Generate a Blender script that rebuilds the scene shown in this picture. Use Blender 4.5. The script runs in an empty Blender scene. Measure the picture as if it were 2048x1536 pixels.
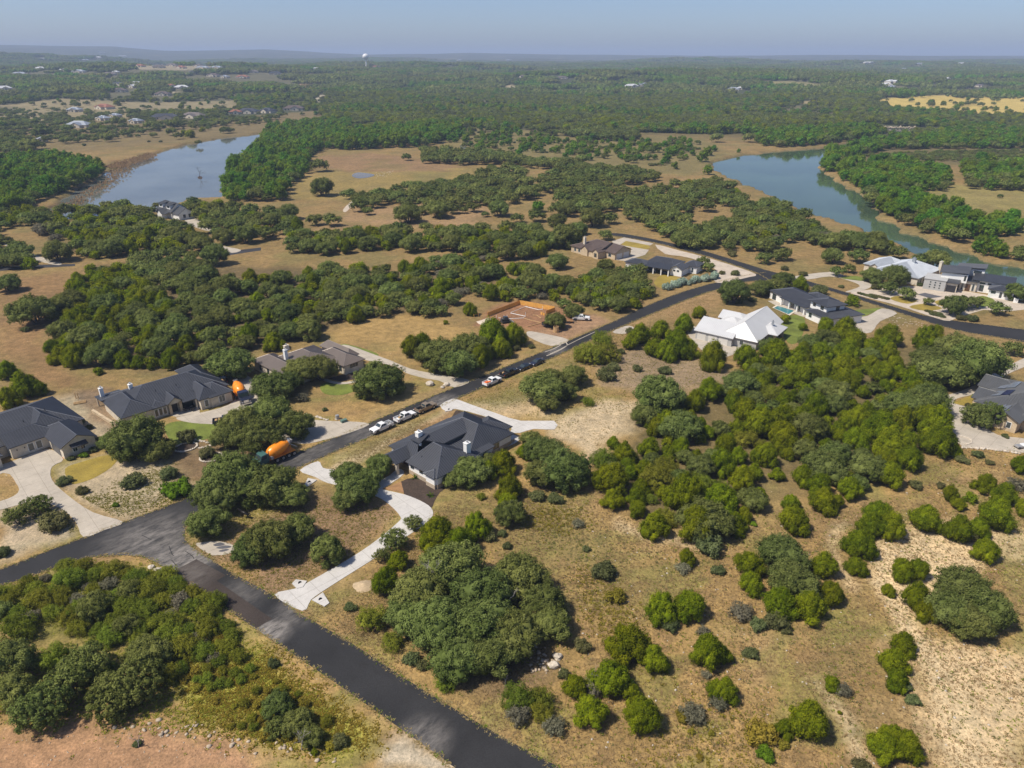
import bpy, bmesh, math, random
import numpy as np
from mathutils import Vector, Matrix
from mathutils.geometry import tessellate_polygon

random.seed(7)
rng = np.random.default_rng(7)
R = math.radians
scene = bpy.context.scene
COL = scene.collection

# ------------------------------------------------------------------ camera
HCAM, FPX = 80.0, 1422.0
PITCH = math.atan((768 - 113) / FPX)
cam_data = bpy.data.cameras.new('camera')
cam_data.sensor_width = 36.0
cam_data.lens = 36.0 * FPX / 2048.0
cam_data.clip_start = 0.5
cam_data.clip_end = 60000.0
cam = bpy.data.objects.new('camera', cam_data)
COL.objects.link(cam)
cam.location = (0, 0, HCAM)
cam.rotation_euler = (math.pi / 2 - PITCH, 0, 0)
scene.camera = cam

# ------------------------------------------------------------------ sky, sun, exposure
SUN_EL, SUN_AZ = R(56), R(250)          # azimuth clockwise from +Y
world = bpy.data.worlds.new('World')
scene.world = world
world.use_nodes = True
wn = world.node_tree.nodes
sky = wn.new('ShaderNodeTexSky')
sky.sky_type = 'NISHITA'
sky.sun_disc = False
sky.sun_elevation = SUN_EL
sky.sun_rotation = SUN_AZ
sky.altitude = 0
sky.air_density = 0.7
sky.dust_density = 1.0
sky.ozone_density = 6.0
bg = wn['Background']
bg.inputs['Strength'].default_value = 0.105
tint = wn.new('ShaderNodeMix'); tint.data_type = 'RGBA'; tint.blend_type = 'MULTIPLY'
tint.inputs[0].default_value = 1.0
tint.inputs[7].default_value = (1.03, 0.955, 0.94, 1)          # a dusty, pale day
world.node_tree.links.new(sky.outputs[0], tint.inputs[6])
world.node_tree.links.new(tint.outputs[2], bg.inputs['Color'])
sd = Vector((math.sin(SUN_AZ) * math.cos(SUN_EL), math.cos(SUN_AZ) * math.cos(SUN_EL), math.sin(SUN_EL)))
sun_data = bpy.data.lights.new('sun', 'SUN')
sun_data.energy = 4.0
sun_data.angle = R(2.5)
sun_data.color = (1.0, 0.92, 0.79)
sun = bpy.data.objects.new('sun', sun_data)
COL.objects.link(sun)
sun.rotation_euler = sd.to_track_quat('Z', 'Y').to_euler()
scene.view_settings.view_transform = 'Standard'
scene.view_settings.look = 'None'
scene.view_settings.exposure = 0.40
scene.view_settings.gamma = 1.0
cy = scene.cycles
cy.use_denoising = True
cy.max_bounces = 5
cy.diffuse_bounces = 3
cy.glossy_bounces = 2
cy.transmission_bounces = 2
cy.volume_bounces = 0
cy.transparent_max_bounces = 6
cy.sample_clamp_indirect = 4.0

# ------------------------------------------------------------------ terrain and picking points on it
def sstep(t):
    t = np.clip(t, 0, 1)
    return t * t * (3 - 2 * t)

_ph = np.random.default_rng(3).uniform(0, 6.28, (14, 2))
def wav(x, y, L, k):
    """smooth rolling waves of about length L, -1..1"""
    a = 2 * math.pi / L
    r = 0
    for i in range(5):
        th = _ph[(i + k) % 14, 0]
        r = r + np.sin(a * (0.7 + 0.17 * i) * (x * math.cos(th) + y * math.sin(th)) + _ph[(i * 2 + k) % 14, 1])
    return r / 5

SKYL = np.array([(-900, 101), (0, 97.5), (230, 98), (330, 104), (430, 104), (530, 103), (650, 108), (740, 110), (940, 107),
                 (1100, 110), (1400, 112), (1700, 111), (2048, 113), (3000, 112)], float)

def far_terrain(x, y):
    x = np.asarray(x, float); y = np.asarray(y, float)
    d = np.hypot(x, y)
    h = sstep((d - 1100) / 1300) * (20 + 20 * wav(x, y, 1300, 0) + 9 * wav(x, y, 520, 5))
    for cx, cyy, a, sx, sy in ((-980, 2350, 34, 520, 420), (-640, 3050, 26, 520, 520), (1500, 3600, 18, 900, 700),
                               (-2600, 3600, 40, 900, 700), (200, 4300, 15, 1200, 500), (350, 2300, 10, 500, 250)):
        h = h + a * np.exp(-((x - cx) / sx) ** 2 - ((y - cyy) / sy) ** 2) * sstep((d - 900) / 600)
    px = 1024 + FPX * x / np.maximum(y, 1) / math.cos(PITCH)
    ys = np.interp(px, SKYL[:, 0], SKYL[:, 1])
    t1 = sstep((d - 5200) / 4300)
    top = 80 + (113 - ys) / FPX * 9500 + 9 * wav(x, y, 2600, 2) + 6 * wav(x, y, 1100, 7)
    mid = sstep((d - 4000) / 1000) * (1 - sstep((d - 6200) / 900)) * 30 * (0.5 + wav(x, y, 2300, 4))
    return h * (1 - t1) + top * t1 + mid

def ray(px, py):
    a = (px - 1024) / FPX; b = (768 - py) / FPX
    return a, math.cos(PITCH) + b * math.sin(PITCH), -math.sin(PITCH) + b * math.cos(PITCH)

def G(px, py, z=0.0):
    """point of the photograph on the level plane of height z"""
    dx, dy, dz = ray(px, py)
    t = (z - HCAM) / min(dz, -1e-4)
    return Vector((dx * t, dy * t, z))

def GT(px, py):
    """point of the photograph on the far terrain"""
    dx, dy, dz = ray(px, py)
    t = 300.0
    while t < 16000:
        if HCAM + dz * t <= float(far_terrain(dx * t, dy * t)):
            break
        t *= 1.01
    x, y = dx * t, dy * t
    return Vector((x, y, float(far_terrain(x, y))))

def zp(off, s, pts):
    return [(off[0] + p[0] / s, off[1] + p[1] / s) for p in pts]

# ------------------------------------------------------------------ mesh helpers
def link(o, parent=None):
    COL.objects.link(o)
    if parent is not None:
        o.parent = parent
    return o

def mesh_obj(name, verts, faces, mat, parent=None, smooth=False):
    me = bpy.data.meshes.new(name)
    me.from_pydata([tuple(v) for v in verts], [], faces)
    if mat is not None:
        me.materials.append(mat)
    if smooth:
        me.polygons.foreach_set('use_smooth', [True] * len(me.polygons))
    return link(bpy.data.objects.new(name, me), parent)

def empty(name, loc=(0, 0, 0), rz=0.0):
    o = bpy.data.objects.new(name, None)
    o.empty_display_size = 0.2
    o.location = loc
    o.rotation_euler = (0, 0, rz)
    return link(o)

def tag(o, label=None, cat=None, group=None, kind=None):
    if label: o['label'] = label
    if cat: o['category'] = cat
    if group: o['group'] = group
    if kind: o['kind'] = kind
    return o

class MB:
    def __init__(self):
        self.v = []; self.f = []
    def add(self, vs, fs):
        n = len(self.v)
        self.v += [tuple(p) for p in vs]
        self.f += [tuple(i + n for i in q) for q in fs]
        return self
    def box(self, x0, x1, y0, y1, z0, z1):
        return self.add([(x0, y0, z0), (x1, y0, z0), (x1, y1, z0), (x0, y1, z0), (x0, y0, z1), (x1, y0, z1), (x1, y1, z1), (x0, y1, z1)],
                        [(0, 3, 2, 1), (4, 5, 6, 7), (0, 1, 5, 4), (1, 2, 6, 5), (2, 3, 7, 6), (3, 0, 4, 7)])
    def prism_y(self, prof, y0, y1):
        """profile of (x,z) points, anticlockwise seen from -y, extruded along y"""
        n = len(prof)
        vs = [(x, y0, z) for x, z in prof] + [(x, y1, z) for x, z in prof]
        fs = [tuple(range(n)), tuple(range(2 * n - 1, n - 1, -1))]
        fs += [(i + n, (i + 1) % n + n, (i + 1) % n, i) for i in range(n)]
        return self.add(vs, fs)
    def prism_x(self, prof, x0, x1):
        n = len(prof)
        vs = [(x0, y, z) for y, z in prof] + [(x1, y, z) for y, z in prof]
        fs = [tuple(range(n - 1, -1, -1)), tuple(range(n, 2 * n))]
        fs += [(i, (i + 1) % n, (i + 1) % n + n, i + n) for i in range(n)]
        return self.add(vs, fs)
    def tube(self, pts, rad, n=8, cap=True):
        """tube along points with a radius per point"""
        base = len(self.v)
        pts = [Vector(p) for p in pts]
        if not hasattr(rad, '__len__'): rad = [rad] * len(pts)
        for i, p in enumerate(pts):
            d = (pts[min(i + 1, len(pts) - 1)] - pts[max(i - 1, 0)])
            d = d.normalized() if d.length > 1e-9 else Vector((0, 0, 1))
            a = d.cross(Vector((0, 0, 1)))
            if a.length < 1e-3: a = Vector((1, 0, 0))
            a.normalize(); b = d.cross(a)
            for k in range(n):
                th = 2 * math.pi * k / n
                self.v.append(tuple(p + (a * math.cos(th) + b * math.sin(th)) * rad[i]))
        for i in range(len(pts) - 1):
            for k in range(n):
                k2 = (k + 1) % n
                self.f.append((base + i * n + k, base + i * n + k2, base + (i + 1) * n + k2, base + (i + 1) * n + k))
        if cap:
            self.f.append(tuple(base + k for k in range(n))[::-1])
            self.f.append(tuple(base + (len(pts) - 1) * n + k for k in range(n)))
        return self
    def cyl_y(self, cx, cz, y0, y1, r, n=16):
        return self.tube([(cx, y0, cz), (cx, y1, cz)], r, n)
    def build(self, name, mat, parent=None, smooth=False):
        return mesh_obj(name, self.v, self.f, mat, parent, smooth)

def bevelled(o, w=0.03, seg=2):
    bm = bmesh.new(); bm.from_mesh(o.data)
    bmesh.ops.recalc_face_normals(bm, faces=bm.faces)
    es = [e for e in bm.edges if len(e.link_faces) == 2 and e.calc_face_angle(0) > 0.5]
    bmesh.ops.bevel(bm, geom=es, offset=w, segments=seg, affect='EDGES', profile=0.5)
    bm.to_mesh(o.data); bm.free()
    return o

# ------------------------------------------------------------------ materials
def nodes(name):
    m = bpy.data.materials.new(name)
    m.use_nodes = True
    nt = m.node_tree
    return m, nt, nt.nodes['Principled BSDF']

def setspec(b, v):
    for k in ('Specular IOR Level', 'Specular'):
        if k in b.inputs:
            b.inputs[k].default_value = v
            return

def tnoise(nt, scale, detail=4, rough=0.6, co=None):
    n = nt.nodes.new('ShaderNodeTexNoise')
    n.inputs['Scale'].default_value = scale
    n.inputs['Detail'].default_value = detail
    n.inputs['Roughness'].default_value = rough
    if co is None:
        g = nt.nodes.new('ShaderNodeNewGeometry'); co = g.outputs['Position']
    nt.links.new(co, n.inputs['Vector'])
    return n

def ramp(nt, src, stops):
    r = nt.nodes.new('ShaderNodeValToRGB')
    e = r.color_ramp.elements
    e[0].position, e[1].position = stops[0][0], stops[-1][0]
    for i, (p, c) in enumerate(stops):
        if i == 0: el = e[0]
        elif i == len(stops) - 1: el = e[len(e) - 1]
        else: el = e.new(p)
        el.color = c if len(c) == 4 else (*c, 1)
    nt.links.new(src, r.inputs['Fac'])
    return r

def mixc(nt, fac, a, b, mode='MIX'):
    m = nt.nodes.new('ShaderNodeMix'); m.data_type = 'RGBA'; m.blend_type = mode
    for val, idx in ((fac, 0), (a, 6), (b, 7)):
        if hasattr(val, 'is_linked') or hasattr(val, 'links'):
            nt.links.new(val, m.inputs[idx])
        elif idx == 0: m.inputs[0].default_value = val
        else: m.inputs[idx].default_value = val if len(val) == 4 else (*val, 1)
    return m.outputs[2]

def math_n(nt, op, a, b=0.5):
    m = nt.nodes.new('ShaderNodeMath'); m.operation = op
    for i, val in enumerate((a, b)):
        if hasattr(val, 'links'): nt.links.new(val, m.inputs[i])
        else: m.inputs[i].default_value = val
    return m.outputs[0]

def bump(nt, b, src, strength=0.3, dist=0.1):
    n = nt.nodes.new('ShaderNodeBump')
    n.inputs['Strength'].default_value = strength
    n.inputs['Distance'].default_value = dist
    nt.links.new(src, n.inputs['Height'])
    nt.links.new(n.outputs[0], b.inputs['Normal'])

MAT = {}
def plain(name, c, rough=0.7, var=0.12, scale=0.6, metal=0.0, spec=0.4, fine=0.0, fscale=8.0):
    """one colour with soft wear: large blotches, and fine grain if asked"""
    m, nt, b = nodes(name)
    n1 = tnoise(nt, scale, 5)
    lo = tuple(max(0, x * (1 - var)) for x in c); hi = tuple(min(1, x * (1 + var)) for x in c)
    col = ramp(nt, n1.outputs['Fac'], [(0.3, lo), (0.7, hi)]).outputs[0]
    if fine > 0:
        n2 = tnoise(nt, fscale, 3)
        g = ramp(nt, n2.outputs['Fac'], [(0.3, (1 - fine,) * 3), (0.7, (1 + fine,) * 3)]).outputs[0]
        col = mixc(nt, 1.0, col, g, 'MULTIPLY')
        bump(nt, b, n2.outputs['Fac'], 0.25, 0.05)
    nt.links.new(col, b.inputs['Base Color'])
    b.inputs['Roughness'].default_value = rough
    b.inputs['Metallic'].default_value = metal
    setspec(b, spec)
    MAT[name] = m
    return m

def mat_concrete(name, c, var):
    m, nt, b = nodes(name)
    n1 = tnoise(nt, 0.22, 6, 0.65); n2 = tnoise(nt, 5.0, 3)
    col = ramp(nt, n1.outputs['Fac'], [(0.3, tuple(x * (1 - var) for x in c)), (0.7, tuple(x * (1 + var * 0.7) for x in c))]).outputs[0]
    g = ramp(nt, n2.outputs['Fac'], [(0.3, (0.93,) * 3), (0.7, (1.05,) * 3)]).outputs[0]
    col = mixc(nt, 1.0, col, g, 'MULTIPLY')
    st = tnoise(nt, 0.7, 5, 0.7)                                  # tyre dirt and stains
    col = mixc(nt, ramp(nt, st.outputs['Fac'], [(0.55, (0, 0, 0)), (0.72, (0.45,) * 3)]).outputs[0], col, tuple(x * 0.62 for x in c))
    geo = nt.nodes.new('ShaderNodeNewGeometry')
    mp = nt.nodes.new('ShaderNodeMapping'); mp.inputs['Rotation'].default_value = (0, 0, R(-43))
    nt.links.new(geo.outputs['Position'], mp.inputs['Vector'])
    br = nt.nodes.new('ShaderNodeTexBrick')                       # control joints
    br.offset = 0.0
    for k, v in (('Scale', 1.0), ('Mortar Size', 0.035), ('Mortar Smooth', 0.3), ('Brick Width', 3.6), ('Row Height', 3.6)): br.inputs[k].default_value = v
    br.inputs['Color1'].default_value = br.inputs['Color2'].default_value = (1, 1, 1, 1); br.inputs['Mortar'].default_value = (0.6, 0.58, 0.55, 1)
    nt.links.new(mp.outputs[0], br.inputs['Vector'])
    col = mixc(nt, 1.0, col, br.outputs['Color'], 'MULTIPLY')
    nt.links.new(col, b.inputs['Base Color'])
    b.inputs['Roughness'].default_value = 0.88
    setspec(b, 0.3)
    MAT[name] = m
mat_concrete('concrete_new', (0.53, 0.51, 0.48), 0.12)
mat_concrete('concrete_old', (0.44, 0.39, 0.32), 0.18)
plain('gravel_pale', (0.47, 0.40, 0.32), 0.95, 0.15, 0.3, fine=0.18, fscale=4)
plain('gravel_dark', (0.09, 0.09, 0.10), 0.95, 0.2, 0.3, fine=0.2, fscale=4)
plain('sand', (0.42, 0.32, 0.20), 0.95, 0.2, 0.5, fine=0.15, fscale=3)
plain('mulch', (0.055, 0.038, 0.028), 0.95, 0.3, 0.5, fine=0.35, fscale=3)
plain('soil_orange', (0.30, 0.17, 0.08), 0.95, 0.25, 0.5, fine=0.2, fscale=3)
plain('lawn_green', (0.13, 0.16, 0.025), 0.95, 0.35, 0.25, fine=0.25, fscale=3)
plain('lawn_yellow', (0.27, 0.20, 0.035), 0.95, 0.25, 0.2, fine=0.2, fscale=3)
plain('roof_dark', (0.057, 0.060, 0.069), 0.42, 0.12, 0.4, metal=0.25, spec=0.5)
plain('seam_dark', (0.080, 0.088, 0.11), 0.6, 0.1, 0.4, metal=0.3, spec=0.5)
plain('roof_brown', (0.16, 0.13, 0.11), 0.45, 0.10, 0.4, metal=0.2, spec=0.5)
plain('seam_brown', (0.22, 0.185, 0.16), 0.45, 0.10, 0.4, metal=0.2, spec=0.5)
plain('roof_umber', (0.115, 0.085, 0.072), 0.5, 0.10, 0.4, metal=0.15)
plain('seam_umber', (0.15, 0.115, 0.10), 0.5, 0.10, 0.4, metal=0.15)
plain('roof_white', (0.56, 0.565, 0.57), 0.45, 0.06, 0.3, metal=0.1, spec=0.4)
plain('seam_white', (0.45, 0.455, 0.46), 0.5, 0.05, 0.4)
plain('roof_silver', (0.42, 0.45, 0.48), 0.38, 0.08, 0.4, metal=0.45, spec=0.5)
plain('seam_silver', (0.52, 0.55, 0.58), 0.38, 0.08, 0.4, metal=0.4)
plain('roof_slate', (0.085, 0.088, 0.092), 0.45, 0.12, 0.4, metal=0.2, spec=0.5)
plain('seam_slate', (0.12, 0.122, 0.125), 0.45, 0.12, 0.4, metal=0.2)
plain('roof_red', (0.25, 0.10, 0.06), 0.7, 0.2, 0.4)
plain('stucco_white', (0.78, 0.77, 0.74), 0.85, 0.05, 0.5, fine=0.03)
plain('limestone', (0.60, 0.53, 0.42), 0.9, 0.14, 0.7, fine=0.10, fscale=2.5)
plain('limestone_warm', (0.50, 0.40, 0.27), 0.9, 0.16, 0.7, fine=0.12, fscale=2.5)
plain('stone_tan', (0.42, 0.34, 0.25), 0.9, 0.16, 0.7, fine=0.14, fscale=2.5)
plain('stucco_grey', (0.40, 0.40, 0.39), 0.85, 0.06, 0.5, fine=0.04)
plain('trim_dark', (0.03, 0.03, 0.035), 0.5, 0.1)
plain('frame_white', (0.75, 0.75, 0.73), 0.6, 0.05)
plain('wood_door', (0.10, 0.055, 0.03), 0.55, 0.2, 2)
plain('garage_panel', (0.62, 0.60, 0.56), 0.6, 0.06)
plain('garage_dark', (0.10, 0.10, 0.105), 0.5, 0.1)
plain('plywood', (0.68, 0.36, 0.08), 0.75, 0.18, 0.8)
plain('lumber', (0.50, 0.33, 0.16), 0.8, 0.2, 1.0)
plain('pvc_white', (0.80, 0.80, 0.78), 0.4, 0.04)
plain('rock', (0.50, 0.44, 0.36), 0.95, 0.25, 1.2, fine=0.15, fscale=4)
plain('bark', (0.085, 0.070, 0.058), 0.95, 0.3, 2.0)
plain('dead_wood', (0.33, 0.30, 0.27), 0.95, 0.2, 2.0)
plain('rubber', (0.018, 0.018, 0.019), 0.8, 0.1)
plain('rim', (0.45, 0.45, 0.46), 0.35, 0.05, metal=0.7)
plain('rim_dark', (0.10, 0.10, 0.105), 0.4, 0.05, metal=0.5)
plain('chrome', (0.55, 0.55, 0.56), 0.2, 0.03, metal=0.9)
plain('plastic_black', (0.022, 0.022, 0.024), 0.5, 0.1)
plain('paint_white', (0.74, 0.74, 0.73), 0.28, 0.03, spec=0.6)
plain('paint_tan', (0.30, 0.235, 0.16), 0.3, 0.05, metal=0.35, spec=0.6)
plain('paint_black', (0.013, 0.013, 0.016), 0.2, 0.05, spec=0.7)
plain('paint_navy', (0.020, 0.024, 0.045), 0.2, 0.05, spec=0.7)
plain('paint_orange', (0.85, 0.27, 0.012), 0.35, 0.05, spec=0.5)
plain('paint_teal', (0.05, 0.12, 0.11), 0.35, 0.06, spec=0.5)
plain('steel_dark', (0.06, 0.06, 0.065), 0.5, 0.15, metal=0.5)
plain('steel_grey', (0.42, 0.42, 0.42), 0.45, 0.15, metal=0.4)
plain('cloth_orange', (0.75, 0.16, 0.03), 0.8, 0.1)
plain('light_red', (0.45, 0.02, 0.015), 0.3, 0.05)
plain('light_clear', (0.75, 0.76, 0.78), 0.15, 0.03)
plain('box_green', (0.10, 0.17, 0.14), 0.6, 0.1)
plain('tower_white', (0.78, 0.78, 0.77), 0.5, 0.03)
plain('solar_cell', (0.16, 0.18, 0.22), 0.22, 0.08, spec=0.8)
plain('solar_blue', (0.03, 0.035, 0.09), 0.18, 0.08, spec=0.8)
plain('pool_tile', (0.07, 0.24, 0.28), 0.15, 0.1)
plain('horse_coat', (0.012, 0.010, 0.009), 0.5, 0.1)
plain('cone_orange', (0.8, 0.2, 0.02), 0.6, 0.05)

def mat_glass():
    m, nt, b = nodes('glass')
    b.inputs['Base Color'].default_value = (0.035, 0.05, 0.055, 1)
    b.inputs['Roughness'].default_value = 0.08
    setspec(b, 0.9)
    MAT['glass'] = m
mat_glass()

def mat_water(name, c):
    m, nt, b = nodes(name)
    n = tnoise(nt, 0.02, 3)
    col = ramp(nt, n.outputs['Fac'], [(0.35, tuple(x * 0.8 for x in c)), (0.65, tuple(x * 1.2 for x in c))]).outputs[0]
    nt.links.new(col, b.inputs['Base Color'])
    b.inputs['Roughness'].default_value = 0.06
    setspec(b, 0.5 if 'pond' not in name else 0.15)
    b.inputs['IOR'].default_value = 1.33
    w = tnoise(nt, 0.35, 3)
    bump(nt, b, w.outputs['Fac'], 0.03, 0.2)
    MAT[name] = m
mat_water('water_river', (0.130, 0.140, 0.125))
mat_water('water_green', (0.060, 0.095, 0.055))
mat_water('water_pond', (0.16, 0.135, 0.10))
mat_water('water_pool', (0.05, 0.20, 0.22))

def mat_asphalt(name, c, dusts):
    """asphalt with aggregate, tyre polish and pale dust where it lies (x, y, radius, amount)"""
    m, nt, b = nodes(name)
    n1 = tnoise(nt, 0.12, 5); n2 = tnoise(nt, 6.0, 3)
    col = ramp(nt, n1.outputs['Fac'], [(0.3, tuple(x * 0.8 for x in c)), (0.7, tuple(x * 1.3 for x in c))]).outputs[0]
    g = ramp(nt, n2.outputs['Fac'], [(0.3, (0.75,) * 3), (0.7, (1.25,) * 3)]).outputs[0]
    col = mixc(nt, 1.0, col, g, 'MULTIPLY')
    geo = nt.nodes.new('ShaderNodeNewGeometry')
    # streaks drawn out along the main road's direction
    mp = nt.nodes.new('ShaderNodeMapping'); mp.vector_type = 'TEXTURE'
    mp.inputs['Rotation'].default_value = (0, 0, R(47)); mp.inputs['Scale'].default_value = (2.6, 1.1, 1)
    nt.links.new(geo.outputs['Position'], mp.inputs['Vector'])
    st = tnoise(nt, 0.8, 7, 0.75, mp.outputs[0])
    total = None
    for x, y, r, a in dusts:
        d = nt.nodes.new('ShaderNodeVectorMath'); d.operation = 'DISTANCE'
        nt.links.new(geo.outputs['Position'], d.inputs[0]); d.inputs[1].default_value = (x, y, 0.05)
        mr = nt.nodes.new('ShaderNodeMapRange'); mr.interpolation_type = 'SMOOTHSTEP'
        nt.links.new(d.outputs['Value'], mr.inputs[0])
        for i, val in ((1, r), (2, r * 0.15), (3, 0.0), (4, a)): mr.inputs[i].default_value = val
        total = mr.outputs[0] if total is None else math_n(nt, 'MAXIMUM', total, mr.outputs[0])
    if total is not None:
        k = ramp(nt, st.outputs['Fac'], [(0.36, (0.1,) * 3), (0.62, (1,) * 3)]).outputs[0]
        fac = math_n(nt, 'MULTIPLY', total, k)
        col = mixc(nt, fac, col, (0.34, 0.31, 0.28))
    nt.links.new(col, b.inputs['Base Color'])
    b.inputs['Roughness'].default_value = 0.85
    setspec(b, 0.25)
    bump(nt, b, n2.outputs['Fac'], 0.3, 0.02)
    MAT[name] = m
def dust(px, py, r, a):
    p = G(px, py); return (p.x, p.y, r, a)
mat_asphalt('asphalt', (0.026, 0.026, 0.0275), [dust(300, 1085, 13, 0.50), dust(385, 1112, 7, 0.85), dust(540, 1262, 4.5, 0.95), dust(345, 1118, 7, 0.7),
    dust(620, 905, 12, 0.30), dust(890, 803, 6, 0.55), dust(1105, 700, 6, 0.4), dust(590, 1225, 5, 0.40), dust(845, 1480, 5, 0.5),
    dust(730, 870, 9, 0.3), dust(480, 1190, 6, 0.25)])
mat_asphalt('asphalt_patch', (0.046, 0.036, 0.031), [dust(380, 1150, 6, 0.25)])
mat_asphalt('asphalt_old', (0.04, 0.04, 0.045), [])

def mat_foliage(name, dark, light, hue=0.03, trans=0.25):
    m = bpy.data.materials.new(name); m.use_nodes = True
    nt = m.node_tree
    for n in list(nt.nodes): nt.nodes.remove(n)
    out = nt.nodes.new('ShaderNodeOutputMaterial')
    at = nt.nodes.new('ShaderNodeAttribute'); at.attribute_name = 'tone'
    col = mixc(nt, at.outputs['Fac'], dark, light)
    oi = nt.nodes.new('ShaderNodeObjectInfo')
    hs = nt.nodes.new('ShaderNodeHueSaturation')
    mr = nt.nodes.new('ShaderNodeMapRange'); nt.links.new(oi.outputs['Random'], mr.inputs[0])
    mr.inputs[3].default_value = 0.5 - hue; mr.inputs[4].default_value = 0.5 + hue
    nt.links.new(mr.outputs[0], hs.inputs['Hue'])
    ml = math_n(nt, 'MULTIPLY', oi.outputs['Random'], 7.31); ml = math_n(nt, 'FRACT', ml)
    mv = nt.nodes.new('ShaderNodeMapRange'); nt.links.new(ml, mv.inputs[0]); mv.inputs[3].default_value = 0.78; mv.inputs[4].default_value = 1.2
    nt.links.new(mv.outputs[0], hs.inputs['Value'])
    nt.links.new(col, hs.inputs['Color'])
    d = nt.nodes.new('ShaderNodeBsdfDiffuse'); t = nt.nodes.new('ShaderNodeBsdfTranslucent')
    nt.links.new(hs.outputs[0], d.inputs['Color']); nt.links.new(hs.outputs[0], t.inputs['Color'])
    mx = nt.nodes.new('ShaderNodeMixShader'); mx.inputs[0].default_value = trans
    nt.links.new(d.outputs[0], mx.inputs[1]); nt.links.new(t.outputs[0], mx.inputs[2])
    nt.links.new(mx.outputs[0], out.inputs['Surface'])
    MAT[name] = m
mat_foliage('leaf_oak', (0.095, 0.122, 0.027), (0.262, 0.298, 0.088), 0.020, 0.35)
mat_foliage('leaf_juniper', (0.094, 0.132, 0.006), (0.280, 0.318, 0.012), 0.016, 0.35)
mat_foliage('leaf_river', (0.075, 0.155, 0.016), (0.215, 0.335, 0.030), 0.03, 0.35)
mat_foliage('leaf_brush', (0.150, 0.180, 0.020), (0.310, 0.340, 0.045), 0.028, 0.4)
mat_foliage('leaf_shrub', (0.115, 0.130, 0.045), (0.240, 0.250, 0.105), 0.035, 0.4)
mat_foliage('leaf_grey', (0.190, 0.180, 0.115), (0.320, 0.300, 0.210), 0.02, 0.4)
mat_foliage('leaf_agave', (0.26, 0.36, 0.27), (0.60, 0.70, 0.58), 0.01)
mat_foliage('leaf_yellow', (0.230, 0.200, 0.025), (0.380, 0.320, 0.050), 0.02, 0.35)
mat_foliage('leaf_bright', (0.110, 0.190, 0.012), (0.190, 0.280, 0.020), 0.01)
mat_foliage('grass_dry', (0.300, 0.210, 0.100), (0.460, 0.350, 0.180), 0.02, 0.35)
# ------------------------------------------------------------------ ground: one sheet to the horizon, colours of what grows and lies there
NR, NC = 560, 520
drow = np.concatenate([np.linspace(22, 60, 20, endpoint=False), np.geomspace(60, 17000, NR - 20)])
scol = np.linspace(-1.35, 1.35, NC)
GX = (scol[None, :] * (drow[:, None] + 45)).ravel()
GY = np.repeat(drow, NC)

def pip(x, y, poly):
    inside = np.zeros(x.shape, bool)
    n = len(poly)
    j = n - 1
    for i in range(n):
        xi, yi = poly[i]; xj, yj = poly[j]
        c = ((yi > y) != (yj > y)) & (x < (xj - xi) * (y - yi) / (yj - yi + 1e-12) + xi)
        inside ^= c
        j = i
    return inside

def cover(poly_px, feather=2.0, z=0.0, terrain=False, X=GX, Y=GY, wob=1.0):
    """soft coverage 0..1 of ground points by a photo polygon, its edge wandering like a real edge"""
    pw = [(p.x, p.y) for p in ((GT(*q) if terrain else G(q[0], q[1], z)) for q in poly_px)]
    a = np.array(pw); m = 12 + feather * 4
    sel = np.where((X > a[:, 0].min() - m) & (X < a[:, 0].max() + m) & (Y > a[:, 1].min() - m) & (Y < a[:, 1].max() + m))[0]
    out = np.zeros(X.shape)
    if len(sel) == 0: return out
    x = X[sel]; y = Y[sel]
    x2 = x + wob * feather * 1.2 * wav(x, y, 9 + feather * 3, 1); y2 = y + wob * feather * 1.2 * wav(x, y, 8 + feather * 3, 6)
    s = 0
    for k in range(7):
        th = k * 2.4; rr = feather * math.sqrt((k + 0.5) / 7)
        s = s + pip(x2 + rr * math.cos(th), y2 + rr * math.sin(th), pw)
    out[sel] = s / 7
    return out

DRY = (0.315, 0.205, 0.083)
col = np.tile(np.array(DRY), (GX.size, 1))
gd = np.hypot(GX, GY)
def paint(c, cov):
    global col
    cov = np.clip(cov, 0, 1)[:, None]
    col = col * (1 - cov) + np.array(c)[None, :] * cov
# wide mottling of the dry grassland
paint((0.235, 0.180, 0.070), sstep((wav(GX, GY, 38, 2) + 0.6 * wav(GX, GY, 13, 5) - 0.05) / 0.5) * 0.5)
paint((0.35, 0.240, 0.115), sstep((wav(GX, GY, 27, 8) + 0.5 * wav(GX, GY, 9, 3) - 0.2) / 0.45) * 0.5)
paint((0.215, 0.195, 0.058), sstep((wav(GX, GY, 21, 11) + 0.7 * wav(GX, GY, 7, 4) - 0.08) / 0.35) * 0.6)
paint((0.235, 0.145, 0.075), sstep((wav(GX, GY, 16, 6) + 0.7 * wav(GX, GY, 5.5, 9) - 0.28) / 0.35) * 0.4)
paint((0.225, 0.150, 0.066), sstep((gd - 150) / 90) * 0.75)
paint((0.165, 0.140, 0.055), sstep((gd - 150) / 90) * sstep((wav(GX, GY, 45, 7) + 0.6 * wav(GX, GY, 17, 2) - 0.1) / 0.5) * 0.6)
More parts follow.
